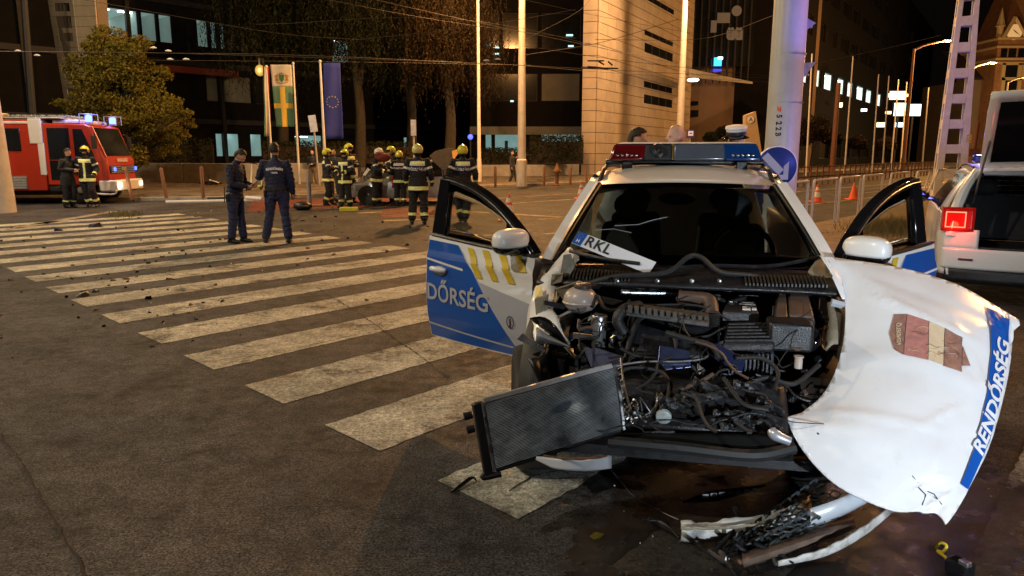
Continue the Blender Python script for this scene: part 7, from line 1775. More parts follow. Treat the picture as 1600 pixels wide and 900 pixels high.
for k in range(9): q = MB(); c = rp(1, .05 + .1 * k, 0); q.tube([c - dl * .01, c - dl * .03 + V((0, 0, .01))], .003, n=4); q.build('clip', M_ALU, rad, world=True)
# broken white bumper piece under the radiator
t = thing('bumper_piece', 'curved white bumper strip with a red-brown torn edge lying under the radiator', 'bumper piece', G(890, 728))
q = MB(); q.grid(lambda a, b: P(832 + 122 * a, 712 + 9 * math.sin(PI * a * .8) - 6 * a + (20 - 6 * (1 - a)) * b * (1.0) * min(1, a * 3 + .2), 2.98 - .10 * math.sin(PI * a)), 16, 5); q.build('strip', M_DECALW, t, world=True, solid=.012)
q = MB(); q.tube([P(850 + 98 * a, 712 - 4 * a + 7 * math.sin(PI * a * .8), 2.96 - .1 * math.sin(PI * a)) for a in frange(0, 1, 10)], [.004 + .004 * rr.random() for _ in range(11)], n=5); q.build('torn_edge', M_RUST, t, world=True)
# front bumper lying on the ground
bmp = thing('front_bumper', 'torn off front bumper with honeycomb grille lying in the wet in front of the car', 'bumper', G(1230, 860))
def gz(u, v, z): return G(u, v, z)
q = MB(); pts = [gz(1060, 838, .05), gz(1110, 838, .06), gz(1160, 832, .07), gz(1205, 826, .08), gz(1235, 818, .10)]
q.grid(lambda a, b: V(crowv(a, pts)) + V((0, -.015 - .02 * math.sin(PI * b), .055 - .06 * b)), 20, 6) if False else None
def pv(a, P_): i = min(len(P_) - 1.001, a * (len(P_) - 1)); k = int(i); return P_[k].lerp(P_[k + 1], i - k)
def bump_strip(name, pts, h, mt, bulge=.02, lean=0, nseg=24, top=None):
    P_ = bent(pts, 5); q = MB(); q.grid(lambda a, b: pv(a, P_) + V((0, -bulge * math.sin(PI * b) - lean * (1 - b), h * (1 - b) * (1 if top is None else top(a)) )), nseg, 6); return q.build(name, mt, bmp, world=True, solid=.008)
bump_strip('white_panel', [gz(1062, 846, .015), gz(1110, 845, .02), gz(1165, 838, .02), gz(1215, 826, .03), gz(1262, 806, .05)], .095, M_GRIME, .03, top=lambda a: .92 + .05 * math.sin(31 * a) * math.sin(17 * a) + (.10 if int(a * 9) % 3 == 0 else 0))
q = MB(); q.tube([gz(1064 + 180 * a, 826 - 14 * a * a + rr.gauss(0, 1), .105) for a in frange(0, 1, 16)], .006, n=5); q.build('torn_edge', M_TORN, bmp, world=True)
bump_strip('lower_lip', [gz(1215, 884, .02), gz(1290, 868, .04), gz(1350, 836, .07), gz(1398, 796, .12)], .045, M_GRIME, .003, top=lambda a: .45 + .10 * math.sin(43 * a) * math.sin(11 * a) + .5 * abs(math.sin(2.4 * a)))
bump_strip('side_panel', [gz(1258, 826, .06), gz(1300, 812, .10), gz(1345, 790, .14), gz(1362, 778, .16)], .11, mat('silver_bumper', (.46, .50, .55), .3, var=.1, coat=.4), .03, lean=.03)
q = MB(); q.grid(lambda a, b: gz(1120 + 130 * a + 60 * b, 868 - 26 * a - 20 * b, .02 + .05 * b), 12, 6); q.build('liner', M_BLACKP, bmp, world=True, solid=.012)
q = MB(); q.grid(lambda a, b: gz(1160 + 175 * a, 884 - 58 * a - 16 * b, .05 + .03 * math.sin(PI * b)), 14, 5); q.build('brown_carrier', mat('brown_foam', (.13, .085, .06), .8, var=.4, vs=15, bump=.4), bmp, world=True, solid=.02)
# honeycomb bars: chains of links
M_HEX = mat('grille_black', (.035, .045, .05), .2, var=.3, coat=.6)
def chain(u0, v0, u1, v1, n_, z0, z1, nm='grille_bar'):
    for i in range(n_):
        t0, t1 = i / n_, (i + .92) / n_; a, b = gz(u0 + (u1 - u0) * t0, v0 + (v1 - v0) * t0, z0 + (z1 - z0) * t0), gz(u0 + (u1 - u0) * t1, v0 + (v1 - v0) * t1, z0 + (z1 - z0) * t1)
        st_ = V((0, 0, .016)); w2 = V((.010, .012, 0)); qd = MB()
        a1, b1 = a.lerp(b, .30), a.lerp(b, .95)
        qd.hexa([a - w2 - st_, a + w2 - st_, a1 + w2, a1 - w2], [a - w2 - st_ + V((0, 0, .006)), a + w2 - st_ + V((0, 0, .006)), a1 + w2 + V((0, 0, .006)), a1 - w2 + V((0, 0, .006))])
        qd.hexa([a1 - w2, a1 + w2, b1 + w2, b1 - w2], [a1 - w2 * .6 + V((0, 0, .012)), a1 + w2 * .6 + V((0, 0, .012)), b1 + w2 * .6 + V((0, 0, .012)), b1 - w2 * .6 + V((0, 0, .012))]); qd.build(nm, M_HEX, bmp, world=True, bevel=.002)
for k, (a, b, c, d, n_) in enumerate(((1278, 748, 1150, 838, 9), (1288, 756, 1165, 846, 9), (1266, 800, 1150, 862, 8), (1282, 806, 1170, 870, 7), (1240, 796, 1130, 858, 7), (1260, 770, 1140, 850, 8))): chain(a, b, c, d, n_, .22 - .02 * k, .05)
# honeycomb cells of the torn lower grille
hc = [gz(1296, 760, .20), gz(1340, 792, .15), gz(1190, 878, .02), gz(1120, 858, .03)]
for i in range(15):
    for j in range(4):
        if rr.random() < .12: continue
        x, y = (i + .5) / 15, (j + .5 + .5 * (i % 2)) / 4.5; c = hc[0].lerp(hc[3], x).lerp(hc[1].lerp(hc[2], x), y); ux = (hc[3] - hc[0]) / 15 * .60; uy = (hc[1] - hc[0]).lerp(hc[2] - hc[3], x) / 4.5 * .56
        qd = MB(); qd.tube([c + ux * math.cos(k_ * PI / 3) + uy * math.sin(k_ * PI / 3) + V((0, 0, .006 * rr.random())) for k_ in range(6)], .0042, n=4, closed=True); qd.build('grille_cell', M_HEX, bmp, world=True, smooth=False)
for (a, b, c, d) in ((1148, 792, 1155, 850), (1152, 810, 1110, 868), (1150, 850, 1185, 890), (1105, 860, 1150, 900), (1180, 850, 1240, 880)):
    qd = MB(); qd.tube(bent([gz(a, b, .10), gz((a + c) / 2 + 6, (b + d) / 2, .06), gz(c, d, .03)], 4), [.012, .014, .013, .015, .012, .013, .012, .010, .008], n=6, flat=.6); qd.build('broken_bar', M_BLACKP, bmp, world=True)
for k in range(26):
    u, v = rr.uniform(1115, 1270), rr.uniform(846, 896); v -= (u - 1115) * .22; c = gz(u, v, rr.uniform(.02, .08)); qd = MB(); s_ = rr.uniform(.015, .05)
    qd.box(c, (s_ * 1.8, s_ * .4, s_ * .3), rot=Euler((rr.gauss(0, .5), rr.gauss(0, .5), rr.uniform(0, 3))).to_matrix()); qd.build('broken_bit', rr.choice((M_BLACKP, M_HEX, M_STEEL, M_RUST, M_BLACKP)), bmp, world=True, smooth=False)
# grey lamp strip on the tarmac
t = thing('broken_grille_strip', 'long grey slotted plastic strip lying on the wet asphalt under the car front', 'car fragment', G(1130, 780))
q = MB(); q.slab([G(1066, 786, .03), G(1110, 770, .05), G(1196, 760, .06), G(1150, 776, .04), G(1120, 784, .03)], (0, 0, .012)); q.build('strip', M_HEX, t, world=True, smooth=False, bevel=.003)
for k in range(7): q = MB(); c = G(1102 + 13 * k, 775 - 1.6 * k, .075); q.box(c, (.03, .006, .02), rz=.1); q.build('slot', M_STEEL, t, world=True, smooth=False)
t = thing('rubber_flap', 'thin black curved rubber strip lying left of the honeycomb bumper', 'car fragment', G(1030, 825)); q = MB(); q.grid(lambda a, b: G(1012 + 48 * a, 814 + 26 * a - 12 * b * math.sin(PI * a), .02 + .03 * b), 10, 3); q.build('strip', M_BLACKP, t, world=True, solid=.006)
t = thing('black_clip', 'curled black plastic strip lying on the stripe left of the radiator', 'car fragment', G(725, 760)); q = MB(); q.tube(bent([G(705, 770, .01), G(722, 757, .02), G(738, 746, .035), G(745, 752, .02)], 4), [.006, .01, .012, .014, .014, .014, .014, .014, .013, .012, .01, .008, .006], n=8, flat=.5); q.build('strip', M_GLOSS, t, world=True)
t = thing('cable', 'thin bent wire sticking out of the wet patch below the bumper strip', 'wire', G(985, 770)); q = MB(); q.tube(bent([G(955, 735, .06), G(970, 752, .03), G(990, 775, .015), G(1030, 798, .012), G(1060, 812, .012)], 5), .0025, n=5); q.build('wire', M_STEEL, t, world=True)
t = thing('leaf', 'single yellow-brown leaf on the wet asphalt', 'leaf', G(933, 836)); q = MB(); q.add([G(921, 838, .012), G(930, 831, .016), G(944, 834, .02), (G(938, 841, .012)), G(928, 843, .014)], [(0, 1, 2, 3, 4)]); q.build('blade', M_YLEAF, t, world=True, smooth=False, solid=.001)
# yellow tow hook coil and black block near the lower right
t = thing('yellow_hook', 'yellow bent hook lying on the wet asphalt at the lower right', 'hook', G(1475, 862)); q = MB(); q.tube(bent([G(1463, 856, .02), G(1470, 848, .05), G(1479, 853, .05), G(1474, 862, .03), G(1465, 861, .03), G(1478, 872, .02), G(1486, 890, .015)], 5), .006, n=8); q.build('wire', mat('yellow_plastic', (.62, .50, .02), .4, var=.05), t, world=True)
t = thing('black_connector', 'black plastic block beside the yellow hook', 'car fragment', G(1500, 890)); q = MB(); q.box(G(1500, 886, .03), (.07, .09, .06), rz=.5); q.build('block', M_GLOSS, t, world=True, bevel=.01, seg=3); q = MB(); q.box(G(1508, 880, .065), (.03, .04, .02), rz=.4); q.build('clip', M_STEEL, t, world=True, bevel=.003)
# detached number plate standing behind the windscreen edge
t = thing('number_plate', 'white number plate with a blue end reading RKL leaning on the windscreen base', 'number plate', P(940, 385, 4.1))
a, b = P(899, 370, 4.12), P(985, 405, 3.98); d = (b - a).normalized(); upv = (P(908, 362, 4.14) - P(897, 378, 4.11)).normalized(); nn_ = d.cross(upv).normalized(); nn_ = nn_ if nn_.y < 0 else -nn_
LW, HW = .47, .085
q = MB(); q.slab([a - upv * HW * .5, a - upv * HW * .5 + d * LW, a + upv * HW * .5 + d * LW, a + upv * HW * .5], -nn_ * .004); q.build('plate', M_DECALW, t, world=True, smooth=False, bevel=.002)
F2 = lambda x, y, o=.003: a + d * x + upv * y + nn_ * o
decal('blue_end', [[(.002, -HW * .48), (.055, -HW * .48), (.055, HW * .48), (.002, HW * .48)]], lambda x, y: F2(x, y, .002), M_BLUE, t, True)
decal('country_letter', text_geo('H', .028, .001), lambda x, y: F2(x + .027, y - .018, .004), M_DECALW, t, True)
for k in range(12):
    an = k * PI / 6; q = MB(); q.box(F2(.027 + .012 * math.cos(an), .016 + .012 * math.sin(an), .004), (.003, .001, .003)); 
    if k % 2 == 0: q.build('star', M_YEL, t, world=True, smooth=False)
decal('plate_lettering', text_geo('RKL', .088, .002, 'LEFT', spacing=1.1), lambda x, y: F2(x * .95 + .066, y, .004), M_BLACKP, t, True)

# ================================================================== WHITE CAR WITH OPEN TAILGATE (right)
K0 = V((5.56, 7.75, 0)); KD = math.atan2(-.46, .89)     # rear centre; local y runs forward (away)
c2 = thing('parked_estate_car', 'white car with its tailgate raised and red tail lamp lit at the right edge', 'car', K0, KD)
KM = MATS[c2.name]
hw = [(0, .80), (.15, .90), (.8, .93), (3.4, .92), (4.2, .86), (4.6, .70)]
def low_(s, a, b): y = 4.6 * a; zt_ = crow(y, [(0, .98), (.3, 1.03), (1.2, 1.03), (3.2, .98), (4.0, .93), (4.6, .78)]); z = .34 + (zt_ - .34) * b; return V((s * (crow(y, hw) + .03 * math.sin(PI * b) - .02), y, z))
for s in (-1, 1):
    q = MB(); q.grid(lambda a, b: low_(s, a, b), 40, 14); q.build('side_panel', M_WHITE, c2, solid=.02)
    def up_(a, b): y0 = .12 + 3.05 * a; y1 = .45 + 2.0 * a; p = V((s * (crow(y0, hw) - .02), y0, crow(y0, [(0, .98), (.3, 1.03), (1.2, 1.03), (3.2, .98)]))); r_ = V((s * .60, y1, 1.46 + .03 * math.sin(PI * a))); return p.lerp(r_, b) + V((s * .035 * math.sin(PI * b), 0, 0))
    q = MB(); q.grid(lambda a, b: up_(.0 + .12 * a, b), 6, 8); q.build('rear_pillar', M_WHITE, c2, solid=.02)
    q = MB(); q.grid(lambda a, b: up_(.12 + .80 * a, .03 + .84 * b), 12, 6); q.build('side_window', M_WINDARK, c2)
    q = MB(); q.grid(lambda a, b: up_(a, .87 + .15 * b), 14, 2); q.build('roof_edge', M_WHITE, c2, solid=.02)
    q = MB(); q.tube([up_(a, .99) + V((0, 0, .05)) for a in frange(.08, .95, 10)], .014); q.build('roof_rail', M_DARKM, c2)
    for y in (.88, 3.62): wheel(c2, V((s * .80, y, .33)))
    q = MB(); q.grid(lambda a, b: low_(s, .93 * a + .01, .02) + V((s * .012, 0, -.06 + .09 * b)), 30, 2); q.build('sill', M_BLACKP, c2)
# bumper and rear face
def rear(x, z, o=0): return V((x * .86, -.10 * (1 - abs(x) ** 3) * (1 - .2 * max(0, z - .6)) - o, z))
q = MB(); q.grid(lambda a, b: rear(-1 + 2 * a, .42 + .225 * b) + V((0, .03 * (1 - b) ** 2, 0)), 30, 8); q.build('bumper', M_WHITE, c2, solid=.03)
q = MB(); q.grid(lambda a, b: rear(-.95 + 1.9 * a, .26 + .17 * b, -.04), 20, 3); q.build('bumper_skirt', M_BLACKP, c2, solid=.02)
for s in (-1, 1):
    q = MB(); q.grid(lambda a, b: rear(s * (.66 + .16 * a), .515 + .022 * b, .012), 6, 2); q.build('reflector', mat('dark_red_reflector', (.12, .01, .01), .25), c2, solid=.01)
    # tail lamp wraps the corner
    def tl(a, b, o=0): x = .60 + .32 * min(1, a * 1.5); y = -.055 + (.04 * max(0, a - .3)) + .32 * max(0, a - .62); return V((s * (x * .955 + .0) , y - o + .02 * b, .83 + .26 * b)) + V((s * o, 0, 0))
    q = MB(); q.grid(lambda a, b: tl(a, b, .016), 14, 6); lm = q.build('tail_lamp', mat('tail_lamp_red', (.30, .006, .006), .15, var=.1, coat=.6, emit=(1, .02, .01), es=.12), c2, solid=.012)
    q = MB(); q.tube([tl(.16, .18, .030), tl(.16, .80, .030), tl(.56, .80, .030), tl(.56, .18, .030)], .008, closed=True, n=6); q.build('lamp_ring', emis('tail_ring_glow', (1, .10, .05), 4.5), lm)
    q = MB(); q.grid(lambda a, b: rear(s * (.62 + .38 * a), .63 + .22 * b, -.004), 10, 4); q.build('corner_panel', M_WHITE, c2, solid=.03)
    q = MB(); q.tube(bent([(s * .80, .0, .78), (s * .78, .02, .98), (s * .70, .20, 1.25), (s * .58, .40, 1.46)], 4), [.07, .07, .07, .07, .065, .065, .06, .06, .055, .05, .05, .05, .05], n=8); q.build('hatch_frame', M_WHITE, c2)
    q = MB(); q.tube(bent([(s * .73, -.01, .80), (s * .71, .02, .98), (s * .64, .20, 1.24), (s * .53, .40, 1.44)], 4), .022, n=6); q.build('hatch_seal', M_SEAL, c2)
for nm, c_, d_, m_ in (('boot_floor', (0, .6, .60), (1.3, 1.3, .04), M_IN), ('boot_sill', (0, -.03, .655), (1.16, .10, .03), M_BLACKP), ('boot_back', (0, 1.25, .9), (1.4, .08, .55), M_IN), ('boot_roof', (0, 1.5, 1.45), (1.15, 2.1, .05), M_WHITE), ('boot_side', (-.66, .6, .85), (.04, 1.3, .55), M_IN), ('boot_side', (.66, .6, .85), (.04, 1.3, .45), M_IN)):
    q = MB(); q.box(c_, d_); q.build(nm, m_, c2, bevel=.01)
for x in (-.4, .4): q = MB(); q.ell((x, 1.2, 1.26), (.15, .06, .10)); q.build('head_rest', M_IN, c2)
for i in range(9):      # cargo guard net of thin bars
    q = MB(); q.tube([(-.6 + .15 * i, 1.16, 1.15), (-.6 + .15 * i, 1.16, 1.42)], .003, n=4); q.build('guard_bar', M_STEEL, c2)
for i in range(5): q = MB(); q.tube([(-.62, 1.16, 1.18 + .055 * i), (.62, 1.16, 1.18 + .055 * i)], .003, n=4); q.build('guard_bar', M_STEEL, c2)
q = MB(); q.grid(lambda a, b: V(((2 * a - 1) * .60, .35 + 2.3 * b, 1.47 + .05 * math.sin(PI * b) + .02 * (1 - (2 * a - 1) ** 2))), 10, 12); q.build('roof', M_WHITE, c2, solid=.03)
q = MB(); q.grid(lambda a, b: V(((2 * a - 1) * (.62 + .14 * b), 2.45 + .75 * b, 1.49 - .46 * b)), 8, 6); q.build('windscreen', M_WINDARK, c2)
q = MB(); q.grid(lambda a, b: V(((2 * a - 1) * .86, 3.15 + 1.35 * b, 1.0 - .16 * b ** 2)), 8, 8); q.build('bonnet', M_WHITE, c2, solid=.03)
q = MB(); q.grid(lambda a, b: V(((2 * a - 1) * .72, 4.55, .3 + .48 * b)), 6, 4); q.build('front_panel', M_BLACKP, c2, solid=.05)
for s in (-1, 1):
    q = MB(); q.T = Matrix.Translation((s * 1.06, 2.75, 1.06)); q.ell((0, 0, 0), (.13, .06, .085)); q.tube([(-s * .18, .02, -.04), (0, 0, -.02)], .03); q.build('mirror', M_GLOSS, c2)
# raised tailgate
Hy, Hz = .42, 1.50
def hat(x, t, o=0):   # x -1..1, t 0 (hinge) .. 1 (lip); gate swung up past level
    a_ = R(39); ln = 1.16
    bend = .05 * max(0, t - .55) * 2
    p = V((0, -math.cos(a_) * ln * t + math.sin(a_) * (bend + o), math.sin(a_) * ln * t + math.cos(a_) * (bend + o) * .8 - .0)); w_ = .56 + .04 * min(1, t * 1.3)
    return V((x * w_, Hy + p.y, Hz + p.z + .05 * (1 - x * x) * .3))
q = MB(); q.grid(lambda a, b: hat(-1 + 2 * a, b, .02), 14, 14); gate = q.build('tailgate', M_WHITE, c2, solid=.03)
q = MB(); q.grid(lambda a, b: hat(-.84 + 1.68 * a, .10 + .80 * b, -.012), 10, 6); q.build('tailgate_glass', M_WINDARK, gate)
for s in (-1, 1): q = MB(); q.tube([(s * .60, .28, 1.12), hat(s * .9, .42, -.02)], .012, n=8); q.build('gas_strut', M_STEEL, gate)
pole_x, pole_y = GG(1221, 11.9).x, 11.9
# blue roof beacon of that car, with spots added for pole and mast
q = MB(); q.box((0, 1.6, 1.60), (1.1, .26, .10)); lbx = q.build('light_bar', M_BLUL, c2, bevel=.03)
lamp('beacon_light', KM @ V((-.5, 1.7, 1.9)), (.16, .17, 1.0), 80, .06, c2)
lamp('added_beacon_spot', KM @ V((-.5, 1.7, 2.1)), (.16, .17, 1.0), 300, .05, c2, spot=34, target=(pole_x, pole_y, 4.2), blend=.8)  # added narrow spot, turns the pole bluer without spill
lamp('added_beacon_spot', KM @ V((-.4, 2.0, 2.1)), (.22, .20, 1.0), 2600, .05, c2, spot=20, target=(15.6, 26.2, 4.2), blend=.8)
lamp('tail_lamp_light', KM @ V((-.78, -.14, .90)), (1, .05, .02), 3, .05, c2)

# ================================================================== FIRE ENGINE (left edge)
FX, FY = -13.15, 24.3
ft = thing('fire_engine', 'red fire engine with white stripes and lit blue beacons at the left edge', 'fire engine', (FX, FY, 0), R(5))
M_FRED = mat('fire_red', (.36, .026, .009), .35, var=.06, coat=.4, dirt=.08, dcol=(.25, .03, .02)); M_FWH = mat('fire_white', (.62, .60, .60), .4, var=.05)
W = 2.1
def fbox(nm, x0, x1, z0, z1, m_, y0=0, y1=W, bev=.03, par=None): q = MB(); q.box(((x0 + x1) / 2, (y0 + y1) / 2, (z0 + z1) / 2), (x1 - x0, y1 - y0, z1 - z0)); return q.build(nm, m_, par or ft, bevel=bev)
body_ = fbox('body', -6.2, -1.95, .45, 2.72, M_FRED)
fbox('white_band', -6.2, -1.93, 2.58, 2.66, M_FWH, -.012, W + .012, .01, body_); fbox('white_corner', -2.35, -1.94, 1.95, 2.74, M_FWH, -.02, .4, .02, body_); fbox('white_corner', -2.12, -1.92, .95, 1.97, M_FWH, -.016, .3, .02, body_)
fbox('white_end_stripe', -4.35, -4.15, .6, 2.58, M_FWH, -.012, .1, .01, body_)
for x0, x1 in ((-3.5, -2.62), (-5.6, -4.7)): w_ = fbox('body_window', x0, x1, 1.72, 2.44, M_WINDARK, -.02, .05, .02, body_)
fbox('locker_shutter', -3.35, -2.55, .50, .92, mat('grey_shutter', (.18, .17, .17), .5, metal=.4), -.03, .1, .01, body_)
for k in range(5): fbox('shutter_slat', -3.33, -2.57, .52 + .08 * k, .58 + .08 * k, M_GALV, -.045, -.031, .004, body_)
fbox('side_marker', -3.95, -3.82, .92, 1.0, emis('amber_marker', (1, .35, .05), 6), -.04, 0, .01, body_)
fbox('side_marker', -3.3, -3.22, 1.0, 1.12, M_BLACKP, -.03, 0, .01, body_)
# roof gear
for y in (.25, 1.2): q = MB(); q.tube([(-6, y, 2.86), (-1.2, y, 2.84)], .035); q.tube([(-6, y + .45, 2.86), (-1.2, y + .45, 2.84)], .035); [q.tube([(-5.9 + .3 * k, y, 2.86), (-5.9 + .3 * k, y + .45, 2.86)], .02, n=6) for k in range(16)]; tag(q.build('ladder', M_ALU, ft), kind='stuff')
fbox('roof_deck', -6.1, -1.3, 2.73, 2.79, M_GALV); fbox('roof_box', -4.6, -3.7, 2.79, 2.9, M_FWH, .1, .6); fbox('roof_box', -3.6, -3.2, 2.79, 2.92, M_YEL, .1, .6)
# cab: profile in x,z extruded across
def cabshape(y, ins=0): return [V((x, y, z)) for x, z in ((-1.93, .62), (-1.93, 2.60), (-.62, 2.58), (-.42, 2.50), (-.10, 1.55), (-.02, 1.42), (0, .62))]
q = MB(); q.loft([cabshape(.0), cabshape(W)]); cab = q.build('cab', M_FRED, ft, bevel=.05, seg=3)
def cabwin(nm, pts, y=-.012): q = MB(); q.slab([V((x, y, z)) for x, z in pts], (0, .02, 0)); return q.build(nm, M_WINDARK, cab, bevel=.005)
cabwin('side_window', [(-1.80, 1.45), (-1.80, 2.45), (-1.12, 2.45), (-1.12, 1.45)]); cabwin('side_window', [(-1.0, 1.5), (-1.0, 2.42), (-.72, 2.42), (-.38, 1.5)])
cabwin('door_opening', [(-1.80, .8), (-1.80, 1.42), (-1.12, 1.42), (-1.12, .8)])
q = MB(); q.slab([V((-.44, .12, 2.46)), V((-.44, W - .12, 2.46)), V((-.10, W - .12, 1.56)), V((-.10, .12, 1.56))], (.03, 0, .012)); q.build('windscreen', M_WINDARK, cab, bevel=.01)
q = MB(); q.tube([(-.42, .05, 2.5), (-.05, .04, 1.5)], .03); q.build('screen_pillar', M_FRED, cab)
q = MB(); q.box((.012, W / 2, 1.12), (.03, 1.9, .26)); gr = q.build('grille', M_BLACKP, cab, bevel=.01)
for k in range(4): q = MB(); q.box((.035, W / 2, 1.03 + .06 * k), (.02, 1.8, .018)); q.build('grille_bar', M_GALV, gr)
for y in (.35, 2.0): q = MB(); q.T = Matrix.Translation((.04, y, 1.13)) @ Matrix.Rotation(PI / 2, 4, 'Y'); q.lathe([(.07, 0), (.065, .03), (0, .04)], n=16); q.build('blue_flasher', emis('blue_flash', (.06, .14, 1), 3), gr)
q = MB(); q.box((.05, W / 2, 1.16), (.03, .4, .12)); q.build('emblem_bar', M_CHROME, gr, bevel=.01)
g = text_geo('BARABÁS', .16, .006); q = MB(); q.add([(.03, W / 2 + x * 1.2, 1.42 + y) for x, y, z in g[0]], g[1]); q.build('front_lettering', M_FWH, cab, smooth=False)
g = text_geo('01', .34, .01); q = MB(); q.add([(-.42 + x * .7, -.016, 1.25 + y) for x, y, z in g[0]], g[1]); q.build('side_number', mat('faded_red_print', (.55, .25, .18), .6), cab, smooth=False)
fbox('front_bumper', -.35, .22, .42, .78, M_FWH, -.02, W + .02, .05)
for y in (.22, W - .22): q = MB(); q.box((.235, y, .62), (.02, .28, .16)); q.build('headlamp', emis('headlamp_glow', (1, .8, .45), 2.2), ft, bevel=.02)
q = MB(); q.tube(bent([(-.7, -.03, .42), (-.45, -.03, .35), (.1, -.03, .33), (.2, -.03, .45)], 4), .03); q.build('bumper_rail', M_FWH, ft)
fbox('under_chassis', -6, -.5, .30, .5, M_BLACKP, .3, W - .3); fbox('step', -1.9, -1.2, .42, .60, M_BLACKP, -.02, .5)
def fwheel(x, y): 
    q = MB(); q.T = Matrix.Translation((x, y, .47)) @ Matrix.Rotation(PI / 2, 4, 'X'); q.lathe([(.27, -.12), (.40, -.14), (.47, -.10), (.47, .10), (.40, .14), (.27, .12)], n=32); w_ = q.build('wheel', M_RUB, ft)
    q = MB(); q.T = Matrix.Translation((x, y, .47)) @ Matrix.Rotation(PI / 2, 4, 'X'); q.lathe([(.27, .11), (.2, .04), (.12, .06), (.1, .14), (0, .15)], n=24); q.lathe([(.27, -.11), (.2, -.04), (0, -.05)], n=24); q.build('rim', M_GALV, w_)
for x in (-.95, -4.6):
    for y in (.16, W - .16): fwheel(x, y)
q = MB(); q.T = Matrix.Translation((-.95, .05, .47)); q.grid(lambda a, b: V((.60 * math.cos(PI * a), -.08 + .3 * b, .60 * math.sin(PI * a))), 14, 2); q.build('mud_guard', M_BLACKP, ft, solid=.03)
for (x, y) in ((-.62, .35), (-.62, 2.1)):
    q = MB(); q.lathe([(.12, 0), (.12, .05)], c=(x, y, 2.6), n=16); bs2 = q.build('beacon', M_GALV, ft); q = MB(); q.lathe([(.10, .05), (.11, .10), (.10, .24), (.05, .28), (0, .28)], c=(x, y, 2.6), n=16); q.build('beacon_lens', emis('beacon_blue', (.12, .2, 1), 4), bs2)
    q = MB(); q.tube([(x - .2, y - .2, 2.6), (x - .2, y - .2, 2.9), (x + .2, y - .2, 2.9), (x + .2, y - .2, 2.6)], .015); q.tube([(x - .2, y + .2, 2.6), (x - .2, y + .2, 2.9), (x + .2, y + .2, 2.9), (x + .2, y + .2, 2.6)], .015); tag(q.build('beacon_guard', M_GALV, bs2), kind='stuff')
fbox('light_bar_base', -1.7, -.9, 2.6, 2.72, M_FWH, .2, 2.3); 
for y in (-.28, W + .28): q = MB(); q.box((-.25, y, 2.0), (.10, .16, .42)); q.tube([(-.35, .05 if y < 0 else W, 2.3), (-.25, y, 2.2)], .018); q.build('mirror', M_BLACKP, ft, bevel=.02)
lamp('beacon_light', (FX - .62, FY - .25, 3.1), (.15, .25, 1), 45, .1, ft)
lamp('headlamp_light', (FX + .35, FY + .2, .62), (1, .85, .55), 5, .06, ft)

# ================================================================== SILVER WRECK BEHIND THE FIREFIGHTERS
sw = thing('wrecked_silver_car', 'silver wrecked car with smashed nose and buckled brown lit bonnet behind the firefighters', 'car', G(640, 317), R(8))
M_SC = mat('silver_car', (.40, .41, .43), .3, metal=.5, var=.1, coat=.4)
def ssec(x, hw_, z0, z1): return [V((x, -hw_, z0)), V((x, -hw_ * 1.04, (z0 + z1) / 2)), V((x, -hw_ * .92, z1)), V((x, 0, z1 + .04)), V((x, hw_ * .92, z1)), V((x, hw_ * 1.04, (z0 + z1) / 2)), V((x, hw_, z0))]
q = MB(); q.loft([ssec(-1.95, .55, .30, .52), ssec(-1.8, .74, .25, .66), ssec(-1.3, .80, .22, .76), ssec(-.6, .84, .22, .86), ssec(1.6, .85, .22, .90), ssec(2.15, .74, .28, .86), ssec(2.2, .6, .4, .8)]); sb_ = q.build('body', M_SC, sw)
q = MB(); q.loft([ssec(-.65, .74, .84, .88), ssec(.05, .62, .86, 1.32), ssec(1.0, .62, .86, 1.36), ssec(1.85, .66, .86, .95)]); q.build('cabin_glass', M_WINDARK, sw)
q = MB(); q.grid(lambda a, b: V((.0 + 1.15 * a, -.58 + 1.16 * b, 1.36 + .05 * math.sin(PI * b) + .03 * math.sin(PI * a) + .03 * math.sin(9 * a))), 8, 8); q.build('roof', M_SC, sw, solid=.03)
for s in (-1, 1):
    q = MB(); q.tube([(-.62, s * .74, .88), (.05, s * .6, 1.34)], .03); q.build('pillar', M_SC, sw)
    for x in (-1.35, 1.35): 
        q = MB(); q.T = Matrix.Translation((x, s * .76, .31)) @ Matrix.Rotation(PI / 2, 4, 'X'); q.lathe([(.18, -.09), (.31, -.09), (.31, .09), (.18, .09), (.05, .05), (0, .05)], n=24); q.build('wheel', M_RUB, sw)
q = MB(); q.grid(lambda a, b: V((-1.75 + .9 * a, -.6 + .5 * b, .80 + .22 * math.sin(7 * a + 4 * b) * a + .1 * b)), 8, 6); q.build('crushed_wing', M_SC, sw, solid=.01)
q = MB(); q.box((-1.5, -.78, .55), (.5, .1, .18)); q.build('headlamp', mat('lamp_shell', (.25, .26, .27), .15), sw, bevel=.04)
rr = random.Random(2)
for k in range(14): q = MB(); c = V((rr.uniform(-1.7, -.6), rr.uniform(-.7, .2), rr.uniform(.85, 1.2))); q.box(c, (rr.uniform(.05, .3), rr.uniform(.03, .2), rr.uniform(.05, .2)), rot=Euler((rr.random() * 3, rr.random() * 3, 0)).to_matrix()); q.build('crushed_part', rr.choice((M_BLACKP, M_STEEL, M_SC, M_RUB)), sw, smooth=False)
q = MB(); q.grid(lambda a, b: V((-.55 + .5 * a, -.88 - .02 * b, .55 + .42 * b)), 4, 4); q.build('door_panel', mat('magenta_red_panel', (.35, .02, .05), .4), sw, solid=.02)
bn = thing('buckled_panel', 'brown lit buckled car panel sticking up between two firefighters', 'car panel', G(692, 316))
Yb = 22.0; q = MB(); ol = [(671, 243), (680, 236), (700, 231), (710, 233), (716, 238), (706, 252), (696, 268), (690, 264), (676, 252)]
